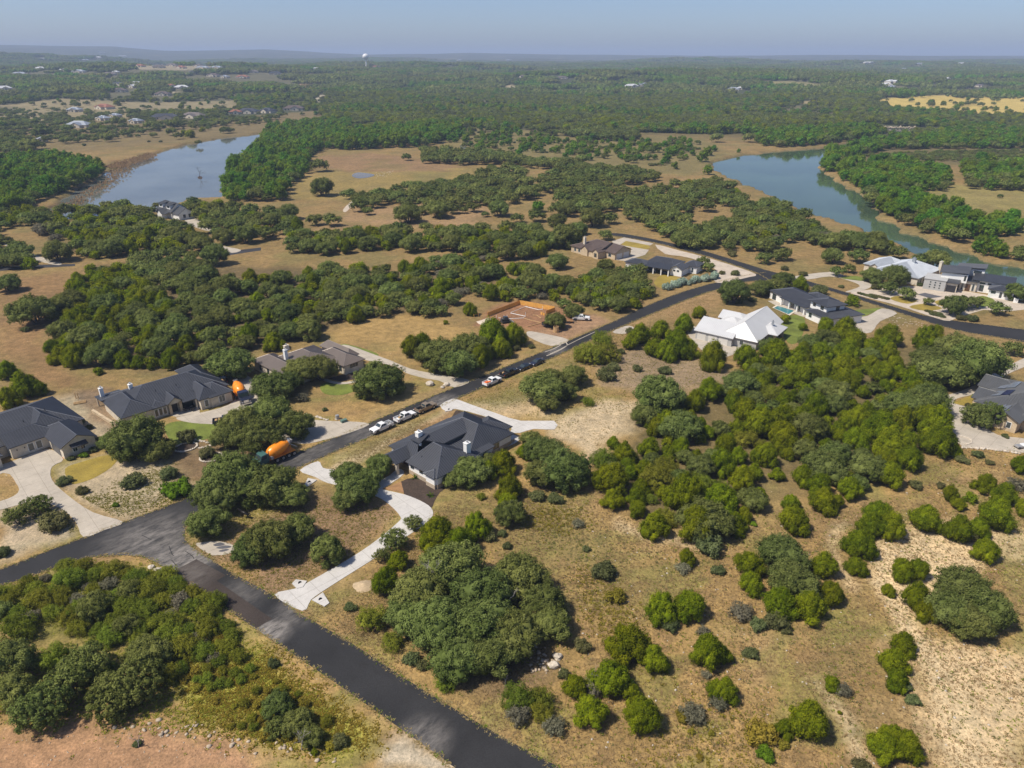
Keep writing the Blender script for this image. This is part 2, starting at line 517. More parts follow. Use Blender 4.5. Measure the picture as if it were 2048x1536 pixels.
# woodland country far off
paint((0.060, 0.066, 0.034), sstep((gd - 760) / 200))
paint((0.20, 0.165, 0.085), sstep((wav(GX, GY, 420, 9) + 0.7 * wav(GX, GY, 150, 1) - 0.45) / 0.2) * sstep((gd - 1000) / 300) * 0.5)
ZONES = [  # colour, amount, feather in metres, polygon
 ((0.235, 0.140, 0.068), .85, 4, [(0, 560), (150, 540), (130, 620), (80, 680), (170, 760), (100, 790), (0, 700)]),
 ((0.33, 0.215, 0.085), .9, 3, [(640, 650), (760, 620), (900, 640), (960, 665), (900, 690), (800, 690), (700, 690)]),
 ((0.31, 0.225, 0.080), .9, 5, [(575, 370), (640, 345), (800, 335), (1010, 335), (1010, 375), (820, 392), (600, 400)]),
 ((0.29, 0.180, 0.095), .9, 5, [(640, 312), (720, 305), (930, 322), (900, 342), (700, 345), (640, 335)]),
 ((0.19, 0.175, 0.060), .6, 5, [(820, 345), (900, 345), (890, 360), (830, 365)]),
 ((0.35, 0.225, 0.120), .9, 4, [(690, 415), (1000, 400), (960, 452), (820, 455), (690, 445)]),
 ((0.33, 0.215, 0.110), .8, 4, [(560, 470), (690, 440), (720, 470), (600, 490)]),
 ((0.26, 0.190, 0.130), .8, 3, [(1190, 720), (1260, 690), (1480, 745), (1400, 780), (1280, 790), (1200, 770)]),
 ((0.50, 0.385, 0.250), .9, 2, [(1105, 840), (1200, 800), (1290, 800), (1265, 860), (1200, 890), (1185, 925), (1130, 880)]),
 ((0.45, 0.340, 0.210), .7, 2, [(930, 810), (1060, 790), (1110, 815), (1100, 835), (1000, 830)]),
 ((0.17, 0.160, 0.055), .6, 2, [(930, 800), (1060, 770), (1100, 790), (1000, 815)]),
 ((0.44, 0.340, 0.225), .8, 1.2, [(625, 965), (680, 912), (900, 815), (912, 822), (800, 880), (700, 935), (650, 965)]),
 ((0.22, 0.180, 0.060), .75, 1.0, [(640, 930), (730, 885), (890, 818), (880, 830), (760, 890), (660, 935)]),
 ((0.33, 0.190, 0.090), .8, 1.0, [(780, 885), (905, 820), (912, 828), (800, 890)]),
 ((0.42, 0.340, 0.245), .75, 1.5, [(0, 1000), (0, 1125), (150, 1070), (130, 1020), (60, 1005)]),
 ((0.40, 0.325, 0.230), .75, 2, [(110, 940), (190, 915), (260, 900), (330, 935), (420, 965), (350, 1005), (240, 1040), (150, 1000)]),
 ((0.40, 0.330, 0.235), .75, 2, [(95, 800), (180, 780), (270, 860), (250, 890), (190, 880), (130, 830)]),
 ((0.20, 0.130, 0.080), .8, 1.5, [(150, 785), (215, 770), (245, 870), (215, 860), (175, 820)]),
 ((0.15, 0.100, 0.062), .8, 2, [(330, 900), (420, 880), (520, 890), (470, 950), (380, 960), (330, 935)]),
 ((0.24, 0.150, 0.095), .8, 2, [(380, 1090), (480, 1060), (640, 990), (780, 1010), (795, 1040), (700, 1110), (560, 1180), (470, 1140)]),
 ((0.27, 0.140, 0.078), .95, 1.5, [(940, 650), (985, 615), (1040, 598), (1150, 620), (1200, 640), (1110, 690), (1060, 662), (1000, 655)]),
 ((0.30, 0.185, 0.110), .9, 1.5, [(1060, 665), (1180, 628), (1225, 642), (1110, 692), (1090, 672)]),
 ((0.27, 0.190, 0.090), .7, 2, [(740, 850), (880, 790), (1050, 720), (1080, 706), (1000, 720), (860, 770), (740, 830)]),
 ((0.50, 0.410, 0.300), .95, 1.5, [(760, 1536), (940, 1536), (900, 1515), (840, 1478), (800, 1465), (775, 1490)]),
 ((0.36, 0.205, 0.115), .95, 2, [(-40, 1468), (160, 1452), (290, 1450), (420, 1470), (530, 1505), (540, 1560), (-40, 1560)]),
 ((0.28, 0.255, 0.045), .9, 2, [(330, 1330), (420, 1270), (500, 1290), (620, 1380), (740, 1450), (770, 1490), (700, 1520), (560, 1470), (400, 1440)]),
 ((0.19, 0.180, 0.045), .8, 2, [(0, 1180), (160, 1130), (330, 1140), (440, 1230), (450, 1330), (150, 1300), (0, 1250)]),
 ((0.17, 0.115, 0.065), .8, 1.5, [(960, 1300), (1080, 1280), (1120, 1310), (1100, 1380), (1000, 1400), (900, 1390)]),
 ((0.57, 0.420, 0.245), 1, 1.5, [(1725, 1095), (1800, 1055), (1900, 1040), (2060, 1060), (2060, 1110), (1940, 1140), (1860, 1250), (1760, 1190)]),
 ((0.56, 0.410, 0.240), .95, 3, [(1790, 1240), (1880, 1290), (2060, 1290), (2060, 1560), (1880, 1560), (1840, 1420)]),
 ((0.52, 0.390, 0.230), .9, 1.2, [(1610, 1350), (1640, 1370), (1720, 1440), (1740, 1536), (1700, 1530), (1690, 1450)]),
 ((0.48, 0.360, 0.215), .8, 1.2, [(1230, 1030), (1300, 1060), (1430, 1080), (1420, 1100), (1300, 1085), (1240, 1055)]),
 ((0.50, 0.370, 0.215), .85, 1.0, [(1640, 1080), (1680, 1040), (1700, 1045), (1660, 1090), (1720, 1180), (1700, 1180)]),
 ((0.20, 0.165, 0.060), .6, 4, [(950, 990), (1100, 980), (1250, 1080), (1330, 1150), (1250, 1250), (1150, 1130), (1000, 1080)]),
 ((0.25, 0.205, 0.080), .8, 3, [(2010, 1060), (2060, 1050), (2060, 1300), (2000, 1280), (2030, 1180)]),
 ((0.29, 0.195, 0.085), .85, 4, [(1240, 950), (1700, 1010), (1640, 1030), (1450, 1080), (1300, 1040)]),
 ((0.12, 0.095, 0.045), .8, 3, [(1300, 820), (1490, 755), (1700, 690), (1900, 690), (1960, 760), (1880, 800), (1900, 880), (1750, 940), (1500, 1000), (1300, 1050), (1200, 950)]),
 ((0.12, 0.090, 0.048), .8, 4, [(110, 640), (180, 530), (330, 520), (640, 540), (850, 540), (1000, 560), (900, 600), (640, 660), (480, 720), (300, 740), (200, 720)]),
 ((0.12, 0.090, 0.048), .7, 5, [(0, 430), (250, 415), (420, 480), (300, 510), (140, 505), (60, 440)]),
 ((0.31, 0.195, 0.095), .8, 4, [(1240, 640), (1330, 600), (1440, 575), (1480, 580), (1400, 620), (1290, 650)]),
 ((0.29, 0.195, 0.085), .8, 5, [(1380, 440), (1450, 380), (1500, 410), (1470, 440), (1420, 450)]),
 ((0.29, 0.235, 0.085), .95, 5, [(1830, 378), (1950, 368), (2100, 375), (2100, 490), (1990, 455), (1880, 425)]),
 ((0.165, 0.135, 0.062), .95, 8, [(1690, 310), (1780, 292), (2150, 288), (2150, 330), (1900, 332), (1720, 330)]),
 ((0.225, 0.165, 0.078), .9, 8, [(-100, 275), (150, 235), (400, 240), (640, 222), (650, 240), (520, 272), (300, 287), (0, 318), (-100, 320)]),
 ((0.205, 0.170, 0.072), .85, 8, [(880, 290), (930, 255), (1100, 263), (1420, 280), (1450, 310), (1400, 350), (1200, 335), (1000, 305)]),
 ((0.19, 0.115, 0.060), .9, 3, [(80, 420), (200, 370), (225, 320), (260, 320), (250, 350), (150, 415)]),
 ((0.22, 0.200, 0.080), .9, 3, [(200, 335), (300, 305), (310, 312), (240, 340)]),
 ((0.58, 0.435, 0.260), .9, 1.0, [(1905, 1045), (1850, 1060), (1790, 1095), (1740, 1140), (1735, 1165), (1770, 1195), (1790, 1240), (1830, 1300), (1880, 1400), (1900, 1560), (1990, 1560), (1950, 1420), (1880, 1310), (1830, 1240), (1800, 1190), (1775, 1160), (1800, 1125), (1860, 1085), (1930, 1060)]),
]
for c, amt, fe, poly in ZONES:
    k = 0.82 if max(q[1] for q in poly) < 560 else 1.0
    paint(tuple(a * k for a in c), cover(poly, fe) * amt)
paint((0.19, 0.145, 0.060), sstep((gd - 330) / 90) * (1 - sstep((gd - 850) / 150)) * sstep((wav(GX, GY, 60, 12) + 0.7 * wav(GX, GY, 22, 3) - 0.05) / 0.45) * 0.55)
FARZ = [
 ((0.15, 0.130, 0.075), .6, 30, [(-200, 190), (0, 150), (150, 135), (330, 124), (560, 128), (650, 150), (660, 190), (500, 204), (200, 202)]),
 ((0.15, 0.130, 0.075), .5, 30, [(1500, 160), (1700, 150), (2200, 145), (2200, 190), (1800, 192), (1600, 180)]),
 ((0.46, 0.340, 0.105), 1, 10, [(1740, 204), (1780, 196), (1900, 190), (2130, 196), (2130, 236), (1880, 230), (1780, 214)]),
 ((0.27, 0.215, 0.120), .85, 10, [(-100, 222), (120, 198), (300, 206), (470, 202), (480, 222), (100, 246), (-100, 250)]),
 ((0.40, 0.330, 0.230), .9, 6, [(302, 172), (320, 160), (333, 152), (328, 161), (310, 174), (350, 185), (345, 190)]),
 ((0.30, 0.165, 0.100), .9, 8, [(585, 178), (600, 168), (640, 170), (648, 180), (620, 185)]),
 ((0.42, 0.360, 0.270), .9, 4, [(626, 205), (640, 190), (652, 190), (636, 206)]),
 ((0.40, 0.320, 0.200), .85, 8, [(1005, 176), (1020, 170), (1070, 178), (1220, 186), (1250, 193), (1100, 187)]),
 ((0.26, 0.225, 0.100), .8, 10, [(1500, 165), (1560, 163), (1640, 168), (1700, 178), (1640, 178)]),
 ((0.36, 0.280, 0.150), .8, 8, [(1600, 203), (1640, 202), (1640, 209), (1605, 209)]),
 ((0.33, 0.270, 0.180), .7, 8, [(270, 140), (300, 130), (430, 132), (440, 140), (360, 141)]),
]
for c, amt, fe, poly in FARZ:
    paint(c, cover(poly, fe, terrain=True) * amt)

RIVER_L = [(100, 418), (160, 380), (215, 345), (300, 312), (370, 291), (430, 279), (530, 267), (532, 285), (500, 300), (478, 315), (460, 340), (452, 365), (440, 395), (380, 400), (330, 418), (230, 432), (120, 440)]
RIVER_R = [(1425, 325), (1480, 312), (1560, 303), (1650, 297), (1700, 285), (1760, 275), (1800, 268), (1800, 274), (1730, 288), (1670, 302), (1645, 320), (1640, 340), (1680, 370), (1740, 400), (1745, 430), (1800, 460), (1870, 490), (1960, 520), (2060, 540), (2160, 560), (2160, 610), (2040, 575), (1960, 560), (1880, 540), (1820, 505), (1780, 480), (1700, 450), (1610, 425), (1560, 400), (1480, 365), (1430, 340)]
STREAM = [(1690, 262), (1740, 250), (1830, 258), (1900, 262), (1900, 268), (1800, 266), (1740, 260)]
LAKE_F = [(-60, 232), (0, 222), (52, 224), (50, 230), (0, 236), (-60, 240)]
WZ = -1.4
rivc = np.zeros(GX.size)
for poly, fe in ((RIVER_L, 4), (RIVER_R, 4), (STREAM, 5), (LAKE_F, 6)):
    rivc = np.maximum(rivc, cover(poly, fe, z=WZ))
paint((0.12, 0.10, 0.06), sstep(rivc * 1.6) * 0.8)
GZ = far_terrain(GX, GY) - 3.4 * sstep(rivc * 1.15)
# small swells of the grassland away from the graded ground
ONM = np.zeros(GX.size)

def np_mesh(name, verts, quads):
    me = bpy.data.meshes.new(name)
    nv, nf = len(verts), len(quads)
    k = quads.shape[1]
    me.vertices.add(nv); me.loops.add(nf * k); me.polygons.add(nf)
    me.vertices.foreach_set('co', np.ascontiguousarray(verts, np.float32).ravel())
    me.loops.foreach_set('vertex_index', np.ascontiguousarray(quads, np.int32).ravel())
    me.polygons.foreach_set('loop_start', np.arange(0, nf * k, k, dtype=np.int32))
    me.update(calc_edges=True)
    return me

idx = np.arange(NR * NC).reshape(NR, NC)
quads = np.stack([idx[:-1, :-1], idx[:-1, 1:], idx[1:, 1:], idx[1:, :-1]], -1).reshape(-1, 4)
gme = np_mesh('ground', np.stack([GX, GY, GZ], 1), quads)
ca = gme.color_attributes.new('ground_colour', 'FLOAT_COLOR', 'POINT')
ca.data.foreach_set('color', np.concatenate([col, np.ones((GX.size, 1))], 1).astype(np.float32).ravel())
gme.polygons.foreach_set('use_smooth', np.ones(len(quads), bool))
def mat_ground():
    m, nt, b = nodes('ground')
    at = nt.nodes.new('ShaderNodeAttribute'); at.attribute_name = 'ground_colour'
    n1 = tnoise(nt, 0.05, 6, 0.65); n2 = tnoise(nt, 0.45, 5, 0.7); n3 = tnoise(nt, 2.6, 4, 0.7)
    c = at.outputs['Color']
    for n, a in ((n1, 0.22), (n2, 0.38), (n3, 0.42)):
        g = ramp(nt, n.outputs['Fac'], [(0.28, (1 - a, 1 - a * 0.92, 1 - a * 0.9)), (0.72, (1 + a, 1 + a * 0.97, 1 + a * 0.92))]).outputs[0]
        c = mixc(nt, 1.0, c, g, 'MULTIPLY')
    # olive weeds, dead stems and pale stone showing through
    v = nt.nodes.new('ShaderNodeTexVoronoi'); v.inputs['Scale'].default_value = 0.9; v.inputs['Randomness'].default_value = 1
    geo = nt.nodes.new('ShaderNodeNewGeometry'); nt.links.new(geo.outputs['Position'], v.inputs['Vector'])
    sp = ramp(nt, v.outputs['Distance'], [(0.10, (1, 1, 1)), (0.24, (0, 0, 0))]).outputs[0]
    mk = ramp(nt, n2.outputs['Fac'], [(0.50, (0, 0, 0)), (0.60, (1, 1, 1))]).outputs[0]
    f = math_n(nt, 'MULTIPLY', sp, mk); f = math_n(nt, 'MULTIPLY', f, 0.45)
    c = mixc(nt, f, c, (0.135, 0.120, 0.042))
    v2 = nt.nodes.new('ShaderNodeTexVoronoi'); v2.inputs['Scale'].default_value = 0.55
    nt.links.new(geo.outputs['Position'], v2.inputs['Vector'])
    s2 = ramp(nt, v2.outputs['Distance'], [(0.07, (1, 1, 1)), (0.11, (0, 0, 0))]).outputs[0]
    mk2 = ramp(nt, n1.outputs['Fac'], [(0.52, (0, 0, 0)), (0.60, (1, 1, 1))]).outputs[0]
    f2 = math_n(nt, 'MULTIPLY', s2, mk2); f2 = math_n(nt, 'MULTIPLY', f2, 0.55)
    c = mixc(nt, f2, c, (0.50, 0.43, 0.33))
    nt.links.new(c, b.inputs['Base Color'])
    b.inputs['Roughness'].default_value = 0.95
    setspec(b, 0.1)
    h = math_n(nt, 'ADD', n2.outputs['Fac'], n3.outputs['Fac'])
    bump(nt, b, h, 0.55, 0.35)
    return m
gme.materials.append(mat_ground())
tag(link(bpy.data.objects.new('ground', gme)), 'dry tan grassland with sandy and wooded patches', kind='structure')

# ------------------------------------------------------------------ flat sheets: water, roads, drives, lawns
def smooth_poly(pts, k=4, closed=True):
    n = len(pts); out = []
    P = [Vector((p[0], p[1], 0)) for p in pts]
    rngi = range(n) if closed else range(n - 1)
    for i in rngi:
        if closed: a, b, c, d = P[i - 1], P[i], P[(i + 1) % n], P[(i + 2) % n]
        else: a, b, c, d = P[max(i - 1, 0)], P[i], P[i + 1], P[min(i + 2, n - 1)]
        for j in range(k):
            t = j / k
            q = 0.5 * ((2 * b) + (c - a) * t + (2 * a - 5 * b + 4 * c - d) * t * t + (3 * b - a - 3 * c + d) * t ** 3)
            out.append((q.x, q.y))
    if not closed: out.append((P[-1].x, P[-1].y))
    return out

def sheet(name, poly_px, mat, z, thick=0.0, smooth=0, label=None, world_pts=None, zplane=0.0):
    pts = world_pts if world_pts is not None else [tuple(G(p[0], p[1], zplane)[:2]) for p in poly_px]
    if smooth: pts = smooth_poly(pts, smooth)
    v = [Vector((p[0], p[1], z)) for p in pts]
    tris = tessellate_polygon([v])
    # faces up
    fs = []
    for t in tris:
        a, b, c = (v[i] for i in t)
        fs.append(t if (b - a).cross(c - a).z > 0 else t[::-1])
    vs = list(v)
    if thick > 0:
        n = len(v)
        area = sum(v[i].x * v[(i + 1) % n].y - v[(i + 1) % n].x * v[i].y for i in range(n))
        vs += [Vector((p.x, p.y, z - thick)) for p in v]
        for i in range(n):
            j = (i + 1) % n
            fs.append((i, i + n, j + n, j) if area > 0 else (j, j + n, i + n, i))
    o = mesh_obj(name, vs, fs, MAT[mat])
    return tag(o, label, kind='structure')

def ribbon(name, line_px, width, mat, z, label=None, smooth=4):
    pts = smooth_poly([tuple(G(*p)[:2]) for p in line_px], smooth, closed=False)
    L, Rr = [], []
    for i, p in enumerate(pts):
        a = Vector(pts[max(i - 1, 0)]); b = Vector(pts[min(i + 1, len(pts) - 1)])
        d = (b - a).normalized(); nrm = Vector((-d.y, d.x))
        w = width / 2 * (1 if not hasattr(width, '__len__') else 1)
        L.append((p[0] + nrm.x * w, p[1] + nrm.y * w)); Rr.append((p[0] - nrm.x * w, p[1] - nrm.y * w))
    n = len(pts)
    v = [(x, y, z) for x, y in L] + [(x, y, z) for x, y in Rr]
    f = [(i, i + n, i + n + 1, i + 1) for i in range(n - 1)]
    return tag(mesh_obj(name, v, f, MAT[mat]), label, kind='structure')

def grow(pts, m):
    c = Vector((sum(p[0] for p in pts) / len(pts), sum(p[1] for p in pts) / len(pts)))
    out = []
    n = len(pts)
    area = sum(pts[i][0] * pts[(i + 1) % n][1] - pts[(i + 1) % n][0] * pts[i][1] for i in range(n))
    for i in range(n):
        a = Vector(pts[i - 1]); b = Vector(pts[i]); c2 = Vector(pts[(i + 1) % n])
        d = ((b - a).normalized() + (c2 - b).normalized())
        if d.length < 1e-6: d = Vector((1, 0))
        d.normalize()
        nn = Vector((d.y, -d.x)) * (m if area > 0 else -m)
        out.append((b.x + nn.x, b.y + nn.y))
    return out
for poly, m, lab in ((RIVER_L, 5, 'still river between wooded banks on the far side of the oak grove'), (RIVER_R, 4, 'broad green river bend behind the white houses'),
                     (STREAM, 4, 'narrow far arm of the river under a pale bluff'), (LAKE_F, 6, 'far sliver of lake among the fields')):
    pw = grow([tuple(G(p[0], p[1], WZ)[:2]) for p in poly], m)
    sheet('river', None, 'water_green' if 'green' in lab else 'water_river', WZ, label=lab, world_pts=pw)

UP = [(-260, 1237), (0, 1139), (164, 1076), (246, 1045), (342, 1009), (450, 966), (560, 920), (640, 887), (734, 848), (820, 811), (911, 774), (1000, 738), (1100, 697), (1220, 646), (1287, 614), (1350, 589), (1401, 573), (1451, 560), (1500, 549), (1530, 545)]
DN = [(1545, 562), (1500, 563), (1436, 579), (1381, 597), (1295, 632), (1221, 663), (1100, 718), (1000, 761), (921, 795), (800, 848), (700, 891), (640, 917), (560, 952), (450, 1000), (395, 1025), (374, 1050), (370, 1075), (382, 1093), (405, 1108), (461, 1144), (543, 1189), (601, 1228), (700, 1285), (851, 1383), (1022, 1484), (1121, 1536), (1220, 1600),
      (1050, 1650), (910, 1536), (817, 1469), (700, 1386), (600, 1318), (513, 1259), (400, 1183), (342, 1146), (305, 1121), (256, 1111), (164, 1118), (51, 1157), (0, 1173), (-260, 1272)]
sheet('road', UP + DN, 'asphalt', 0.045, smooth=4, label='dark asphalt residential road with side branch')
RB = [(1215, 466), (1248, 468), (1295, 476), (1354, 489), (1412, 503), (1500, 530), (1543, 543), (1587, 554), (1656, 574), (1724, 594), (1826, 625), (1881, 637), (1929, 644), (2014, 655), (2110, 668),
      (2110, 692), (1990, 674), (1895, 656), (1775, 618), (1673, 586), (1590, 567), (1545, 562), (1520, 549), (1500, 541), (1422, 515), (1354, 497), (1325, 489), (1276, 479), (1215, 470)]
sheet('road', RB, 'asphalt', 0.050, smooth=4, label='asphalt road curving past the white houses')
sheet('road_patch', [(343, 1144), (393, 1119), (452, 1151), (434, 1162), (544, 1238), (513, 1257), (430, 1200)], 'asphalt_patch', 0.056, label='brown resurfaced patch in the side road')
sheet('road', [(-60, 534), (0, 534), (60, 530), (150, 528), (150, 532), (60, 537), (0, 542), (-60, 545)], 'asphalt_old', 0.045, label='narrow grey road behind the oak grove')
sheet('road', [(445, 508), (480, 500), (522, 495), (522, 501), (480, 507), (450, 512)], 'asphalt_old', 0.045, label='short stretch of grey road below the riverside house')

def drive(poly, mat='concrete_old', z=0.07, smooth=3, label='pale concrete driveway'):
    return sheet('driveway', poly, mat, z, thick=0.07, smooth=smooth, label=label)
drive([(-80, 960), (0, 931), (27, 922), (94, 898), (127, 919), (104, 934), (104, 960), (137, 992), (186, 1025), (246, 1044), (210, 1060), (167, 1074), (152, 1045), (120, 1016), (70, 1003), (30, 1012), (0, 1020), (-60, 1030), (-60, 1010), (0, 1003), (36, 986), (32, 966), (6, 946), (-80, 985)], label='pale concrete driveway in front of the gabled garage')
drive([(352, 836), (400, 826), (457, 810), (480, 782), (466, 757), (496, 752), (540, 790), (600, 832), (640, 841), (714, 844), (738, 850), (690, 869), (650, 880), (600, 888), (540, 872), (480, 860), (440, 850), (383, 846)], label='dusty pale driveway below the black-roofed stone house')
drive([(680, 693), (697, 691), (753, 711), (783, 722), (822, 738), (880, 750), (940, 761), (909, 775), (880, 762), (851, 757), (812, 746), (790, 733), (730, 720), (700, 706)], label='concrete driveway sweeping to the brown-roofed house')
drive([(914, 799), (902, 799), (880, 811), (893, 823), (911, 818), (964, 831), (1023, 853), (1018, 866), (1042, 877), (1016, 893), (1004, 886), (1012, 868), (1040, 866), (1068, 858), (1109, 859), (1108, 842), (1042, 842), (993, 827), (941, 809)], 'concrete_new', smooth=2, label='new white concrete driveway beside the sandy clearing')
drive([(600, 941), (636, 923), (646, 936), (672, 941), (720, 955), (768, 957), (796, 938), (808, 948), (775, 972), (766, 979), (808, 989), (841, 1002), (862, 1016), (865, 1032), (845, 1052), (800, 1082), (757, 1112), (700, 1148), (650, 1180), (622, 1200), (605, 1222), (549, 1190), (593, 1177), (620, 1163), (700, 1117), (753, 1081), (796, 1045), (801, 1034), (785, 1015), (766, 1000), (745, 990), (700, 976), (655, 966), (630, 954)], 'concrete_new', smooth=3, label='new white concrete drive curving through the front yard')
drive([(1103, 692), (1138, 680), (1085, 667), (1056, 663), (1058, 674)], label='short concrete drive into the building site')
drive([(1372, 660), (1400, 655), (1480, 690), (1450, 715), (1405, 702)], label='concrete apron before the long white garage')
drive([(1225, 664), (1252, 652), (1268, 656), (1250, 668)], label='concrete stub beside the junipers')
drive([(1764, 617), (1794, 627), (1760, 643), (1742, 665), (1715, 662), (1700, 638), (1735, 632)], label='concrete drive of the pool house')
drive([(1872, 798), (1920, 783), (1950, 770), (1985, 748), (2060, 712), (2060, 728), (2012, 750), (1975, 775), (1950, 788), (1915, 797), (1908, 806), (1930, 813), (1955, 818), (1965, 845), (1995, 870), (2060, 880), (2060, 906), (2030, 903), (1990, 899), (1925, 893), (1912, 870), (1893, 850), (1888, 830), (1878, 812)], label='wide tan concrete drive round the solar-panelled house')
drive([(1588, 553), (1662, 544), (1690, 552), (1738, 566), (1742, 574), (1718, 583), (1690, 584), (1720, 573), (1700, 562), (1660, 553), (1610, 560)], label='looped drive to the grey-roofed house')
sheet('gravel_yard', [(1702, 585), (1760, 577), (1795, 574), (1834, 572), (1940, 584), (2000, 596), (2070, 613), (2016, 623), (1967, 620), (1910, 638), (1887, 641), (1820, 619), (1780, 607), (1716, 591)], 'gravel_pale', 0.06, smooth=2, label='pale limestone forecourt of the modern house')
sheet('gravel_yard', [(1310, 489), (1354, 500), (1420, 517), (1500, 543), (1512, 551), (1500, 554), (1444, 566), (1428, 561), (1432, 540), (1400, 522), (1360, 512), (1330, 508)], 'gravel_pale', 0.06, smooth=2, label='pale gravel yard in the fork of the road')
drive([(1223, 483), (1248, 475), (1307, 487), (1300, 491), (1252, 482), (1240, 490), (1298, 500), (1290, 510), (1250, 522), (1232, 520), (1262, 505), (1262, 496), (1230, 489)], smooth=1, label='pale drive and walks by the dark brown house')
drive([(8, 484), (40, 497), (75, 512), (122, 526), (110, 530), (60, 517), (25, 500), (4, 486)], label='pale track joining the narrow grey road')
drive([(372, 435), (400, 440), (425, 452), (420, 462), (392, 455), (372, 444)], label='white gravel drive of the riverside house')
drive([(424, 486), (450, 493), (482, 500), (465, 506), (440, 500), (422, 490)], label='pale drive mouth under the twin oaks')
drive([(686, 420), (700, 405), (714, 398), (716, 402), (704, 412), (692, 424)], 'gravel_pale', label='pale dirt track in the oak savanna')

def lawn(poly, mat, label, z=0.03):
    return sheet('lawn', poly, mat, z, smooth=3, label=label)
lawn([(328, 855), (352, 843), (383, 845), (410, 846), (447, 852), (430, 872), (400, 882), (370, 890), (345, 885)], 'lawn_green', 'green lawn curving before the stone house')
lawn([(130, 938), (160, 925), (215, 910), (236, 915), (222, 935), (190, 955), (160, 966), (140, 966)], 'lawn_yellow', 'yellow-green lawn beside the gabled garage')
lawn([(665, 700), (690, 688), (752, 706), (745, 712)], 'lawn_green', 'thin green verge behind the brown-roofed house')
lawn([(640, 772), (660, 764), (703, 770), (714, 779), (685, 790), (650, 788)], 'lawn_green', 'shaded green lawn before the brown-roofed house')
lawn([(1250, 482), (1296, 491), (1294, 498), (1262, 497), (1245, 489)], 'lawn_yellow', 'yellow lawn by the dark brown house')
lawn([(1560, 640), (1590, 630), (1610, 640), (1600, 680), (1575, 685)], 'lawn_green', 'green strip right of the white-roofed house')
lawn([(1705, 622), (1735, 618), (1763, 616), (1735, 630), (1712, 634)], 'lawn_green', 'bright lawn beside the pool house drive')
for p, m, l in (([(1780, 598), (1800, 592), (1835, 600), (1815, 608)], 'lawn_yellow', 'lawn island with a round tree on the forecourt'), ([(1818, 614), (1850, 608), (1885, 617), (1850, 622)], 'lawn_yellow', 'lawn island with a small dark tree'),
                ([(1868, 604), (1900, 599), (1940, 606), (1900, 617)], 'lawn_yellow', 'lawn patch under the big forecourt tree'), ([(1945, 600), (1965, 592), (1990, 602), (1965, 615)], 'lawn_green', 'green lawn before the white wing'),
                ([(1680, 556), (1710, 552), (1735, 560), (1720, 562)], 'lawn_green', 'thin lawn before the grey-roofed house')):
    lawn(p, m, l, 0.085)
lawn([(1907, 806), (1925, 799), (1948, 792), (1955, 812), (1930, 812)], 'lawn_yellow', 'lawn island before the solar-panelled house', 0.085)
lawn([(1310, 560), (1330, 548), (1365, 560), (1330, 575), (1312, 572)], 'lawn_yellow', 'dry lawn behind the white house with the deep porch')
sheet('gravel_bed', [(1834, 589), (1850, 586), (1885, 594), (1860, 597)], 'gravel_dark', 0.085, label='dark triangular gravel bed on the forecourt')
sheet('mulch_bed', [(801, 964), (835, 955), (870, 965), (905, 965), (880, 985), (868, 1005), (862, 1016), (841, 1001), (808, 988)], 'mulch', 0.035, smooth=2, label='dark mulch bed before the white gabled house')
sheet('mulch_bed', [(768, 978), (802, 963), (808, 986)], 'soil_orange', 0.04, label='bare orange soil beside the white drive')
sheet('mulch_bed', [(912, 820), (964, 832), (985, 840), (960, 850), (900, 840)], 'mulch', 0.035, label='dark mulch strip behind the white gabled house')
sheet('mulch_bed', [(655, 757), (690, 748), (730, 745), (715, 758), (680, 763)], 'mulch', 0.045, label='dark planting bed along the brown-roofed house')
drive([(650, 758), (680, 765), (715, 759), (735, 744), (739, 747), (718, 763), (680, 769), (648, 762)], z=0.08, label='curved walk along the planting bed')
# tyre dust left on the asphalt
for ln, w in ((([(1093, 712), (1115, 703), (1132, 693), (1134, 688), (1128, 682)]), 0.3), (([(1100, 708), (1122, 698), (1136, 690), (1160, 678), (1190, 664)]), 0.25), (([(1090, 704), (1105, 699), (1122, 690)]), 0.3),
              (([(1085, 716), (1040, 734), (990, 752)]), 0.15)):
    ribbon('tyre_mark', ln, w, 'concrete_old', 0.062, label='pale dusty tyre track on the road')
MAT['line_white'] = plain('line_white', (0.62, 0.62, 0.60), 0.7, 0.1)
ribbon('road_line', [(826, 820), (857, 806)], 0.16, 'line_white', 0.066, label='short white painted line on the road')
# cracks sealed with tar in the worn junction
for ln in ([(338, 1092), (344, 1108), (348, 1112)], [(371, 1103), (384, 1112), (388, 1118)], [(343, 1120), (353, 1132)], [(284, 1071), (303, 1080)]):
    ribbon('tar_seam', ln, 0.12, 'rubber', 0.061, label='dark tar seam in the worn junction')
# ------------------------------------------------------------------ houses
_eps = [0]
def clip_line(poly2, a):
    """where the line x=a crosses a convex polygon: (low, high)"""
    ys = []
    n = len(poly2)
    for i in range(n):
        (x0, y0), (x1, y1) = poly2[i], poly2[(i + 1) % n]
        if (x0 - a) * (x1 - a) < 0:
            t = (a - x0) / (x1 - x0); ys.append(y0 + t * (y1 - y0))
    return (min(ys), max(ys)) if len(ys) >= 2 else None

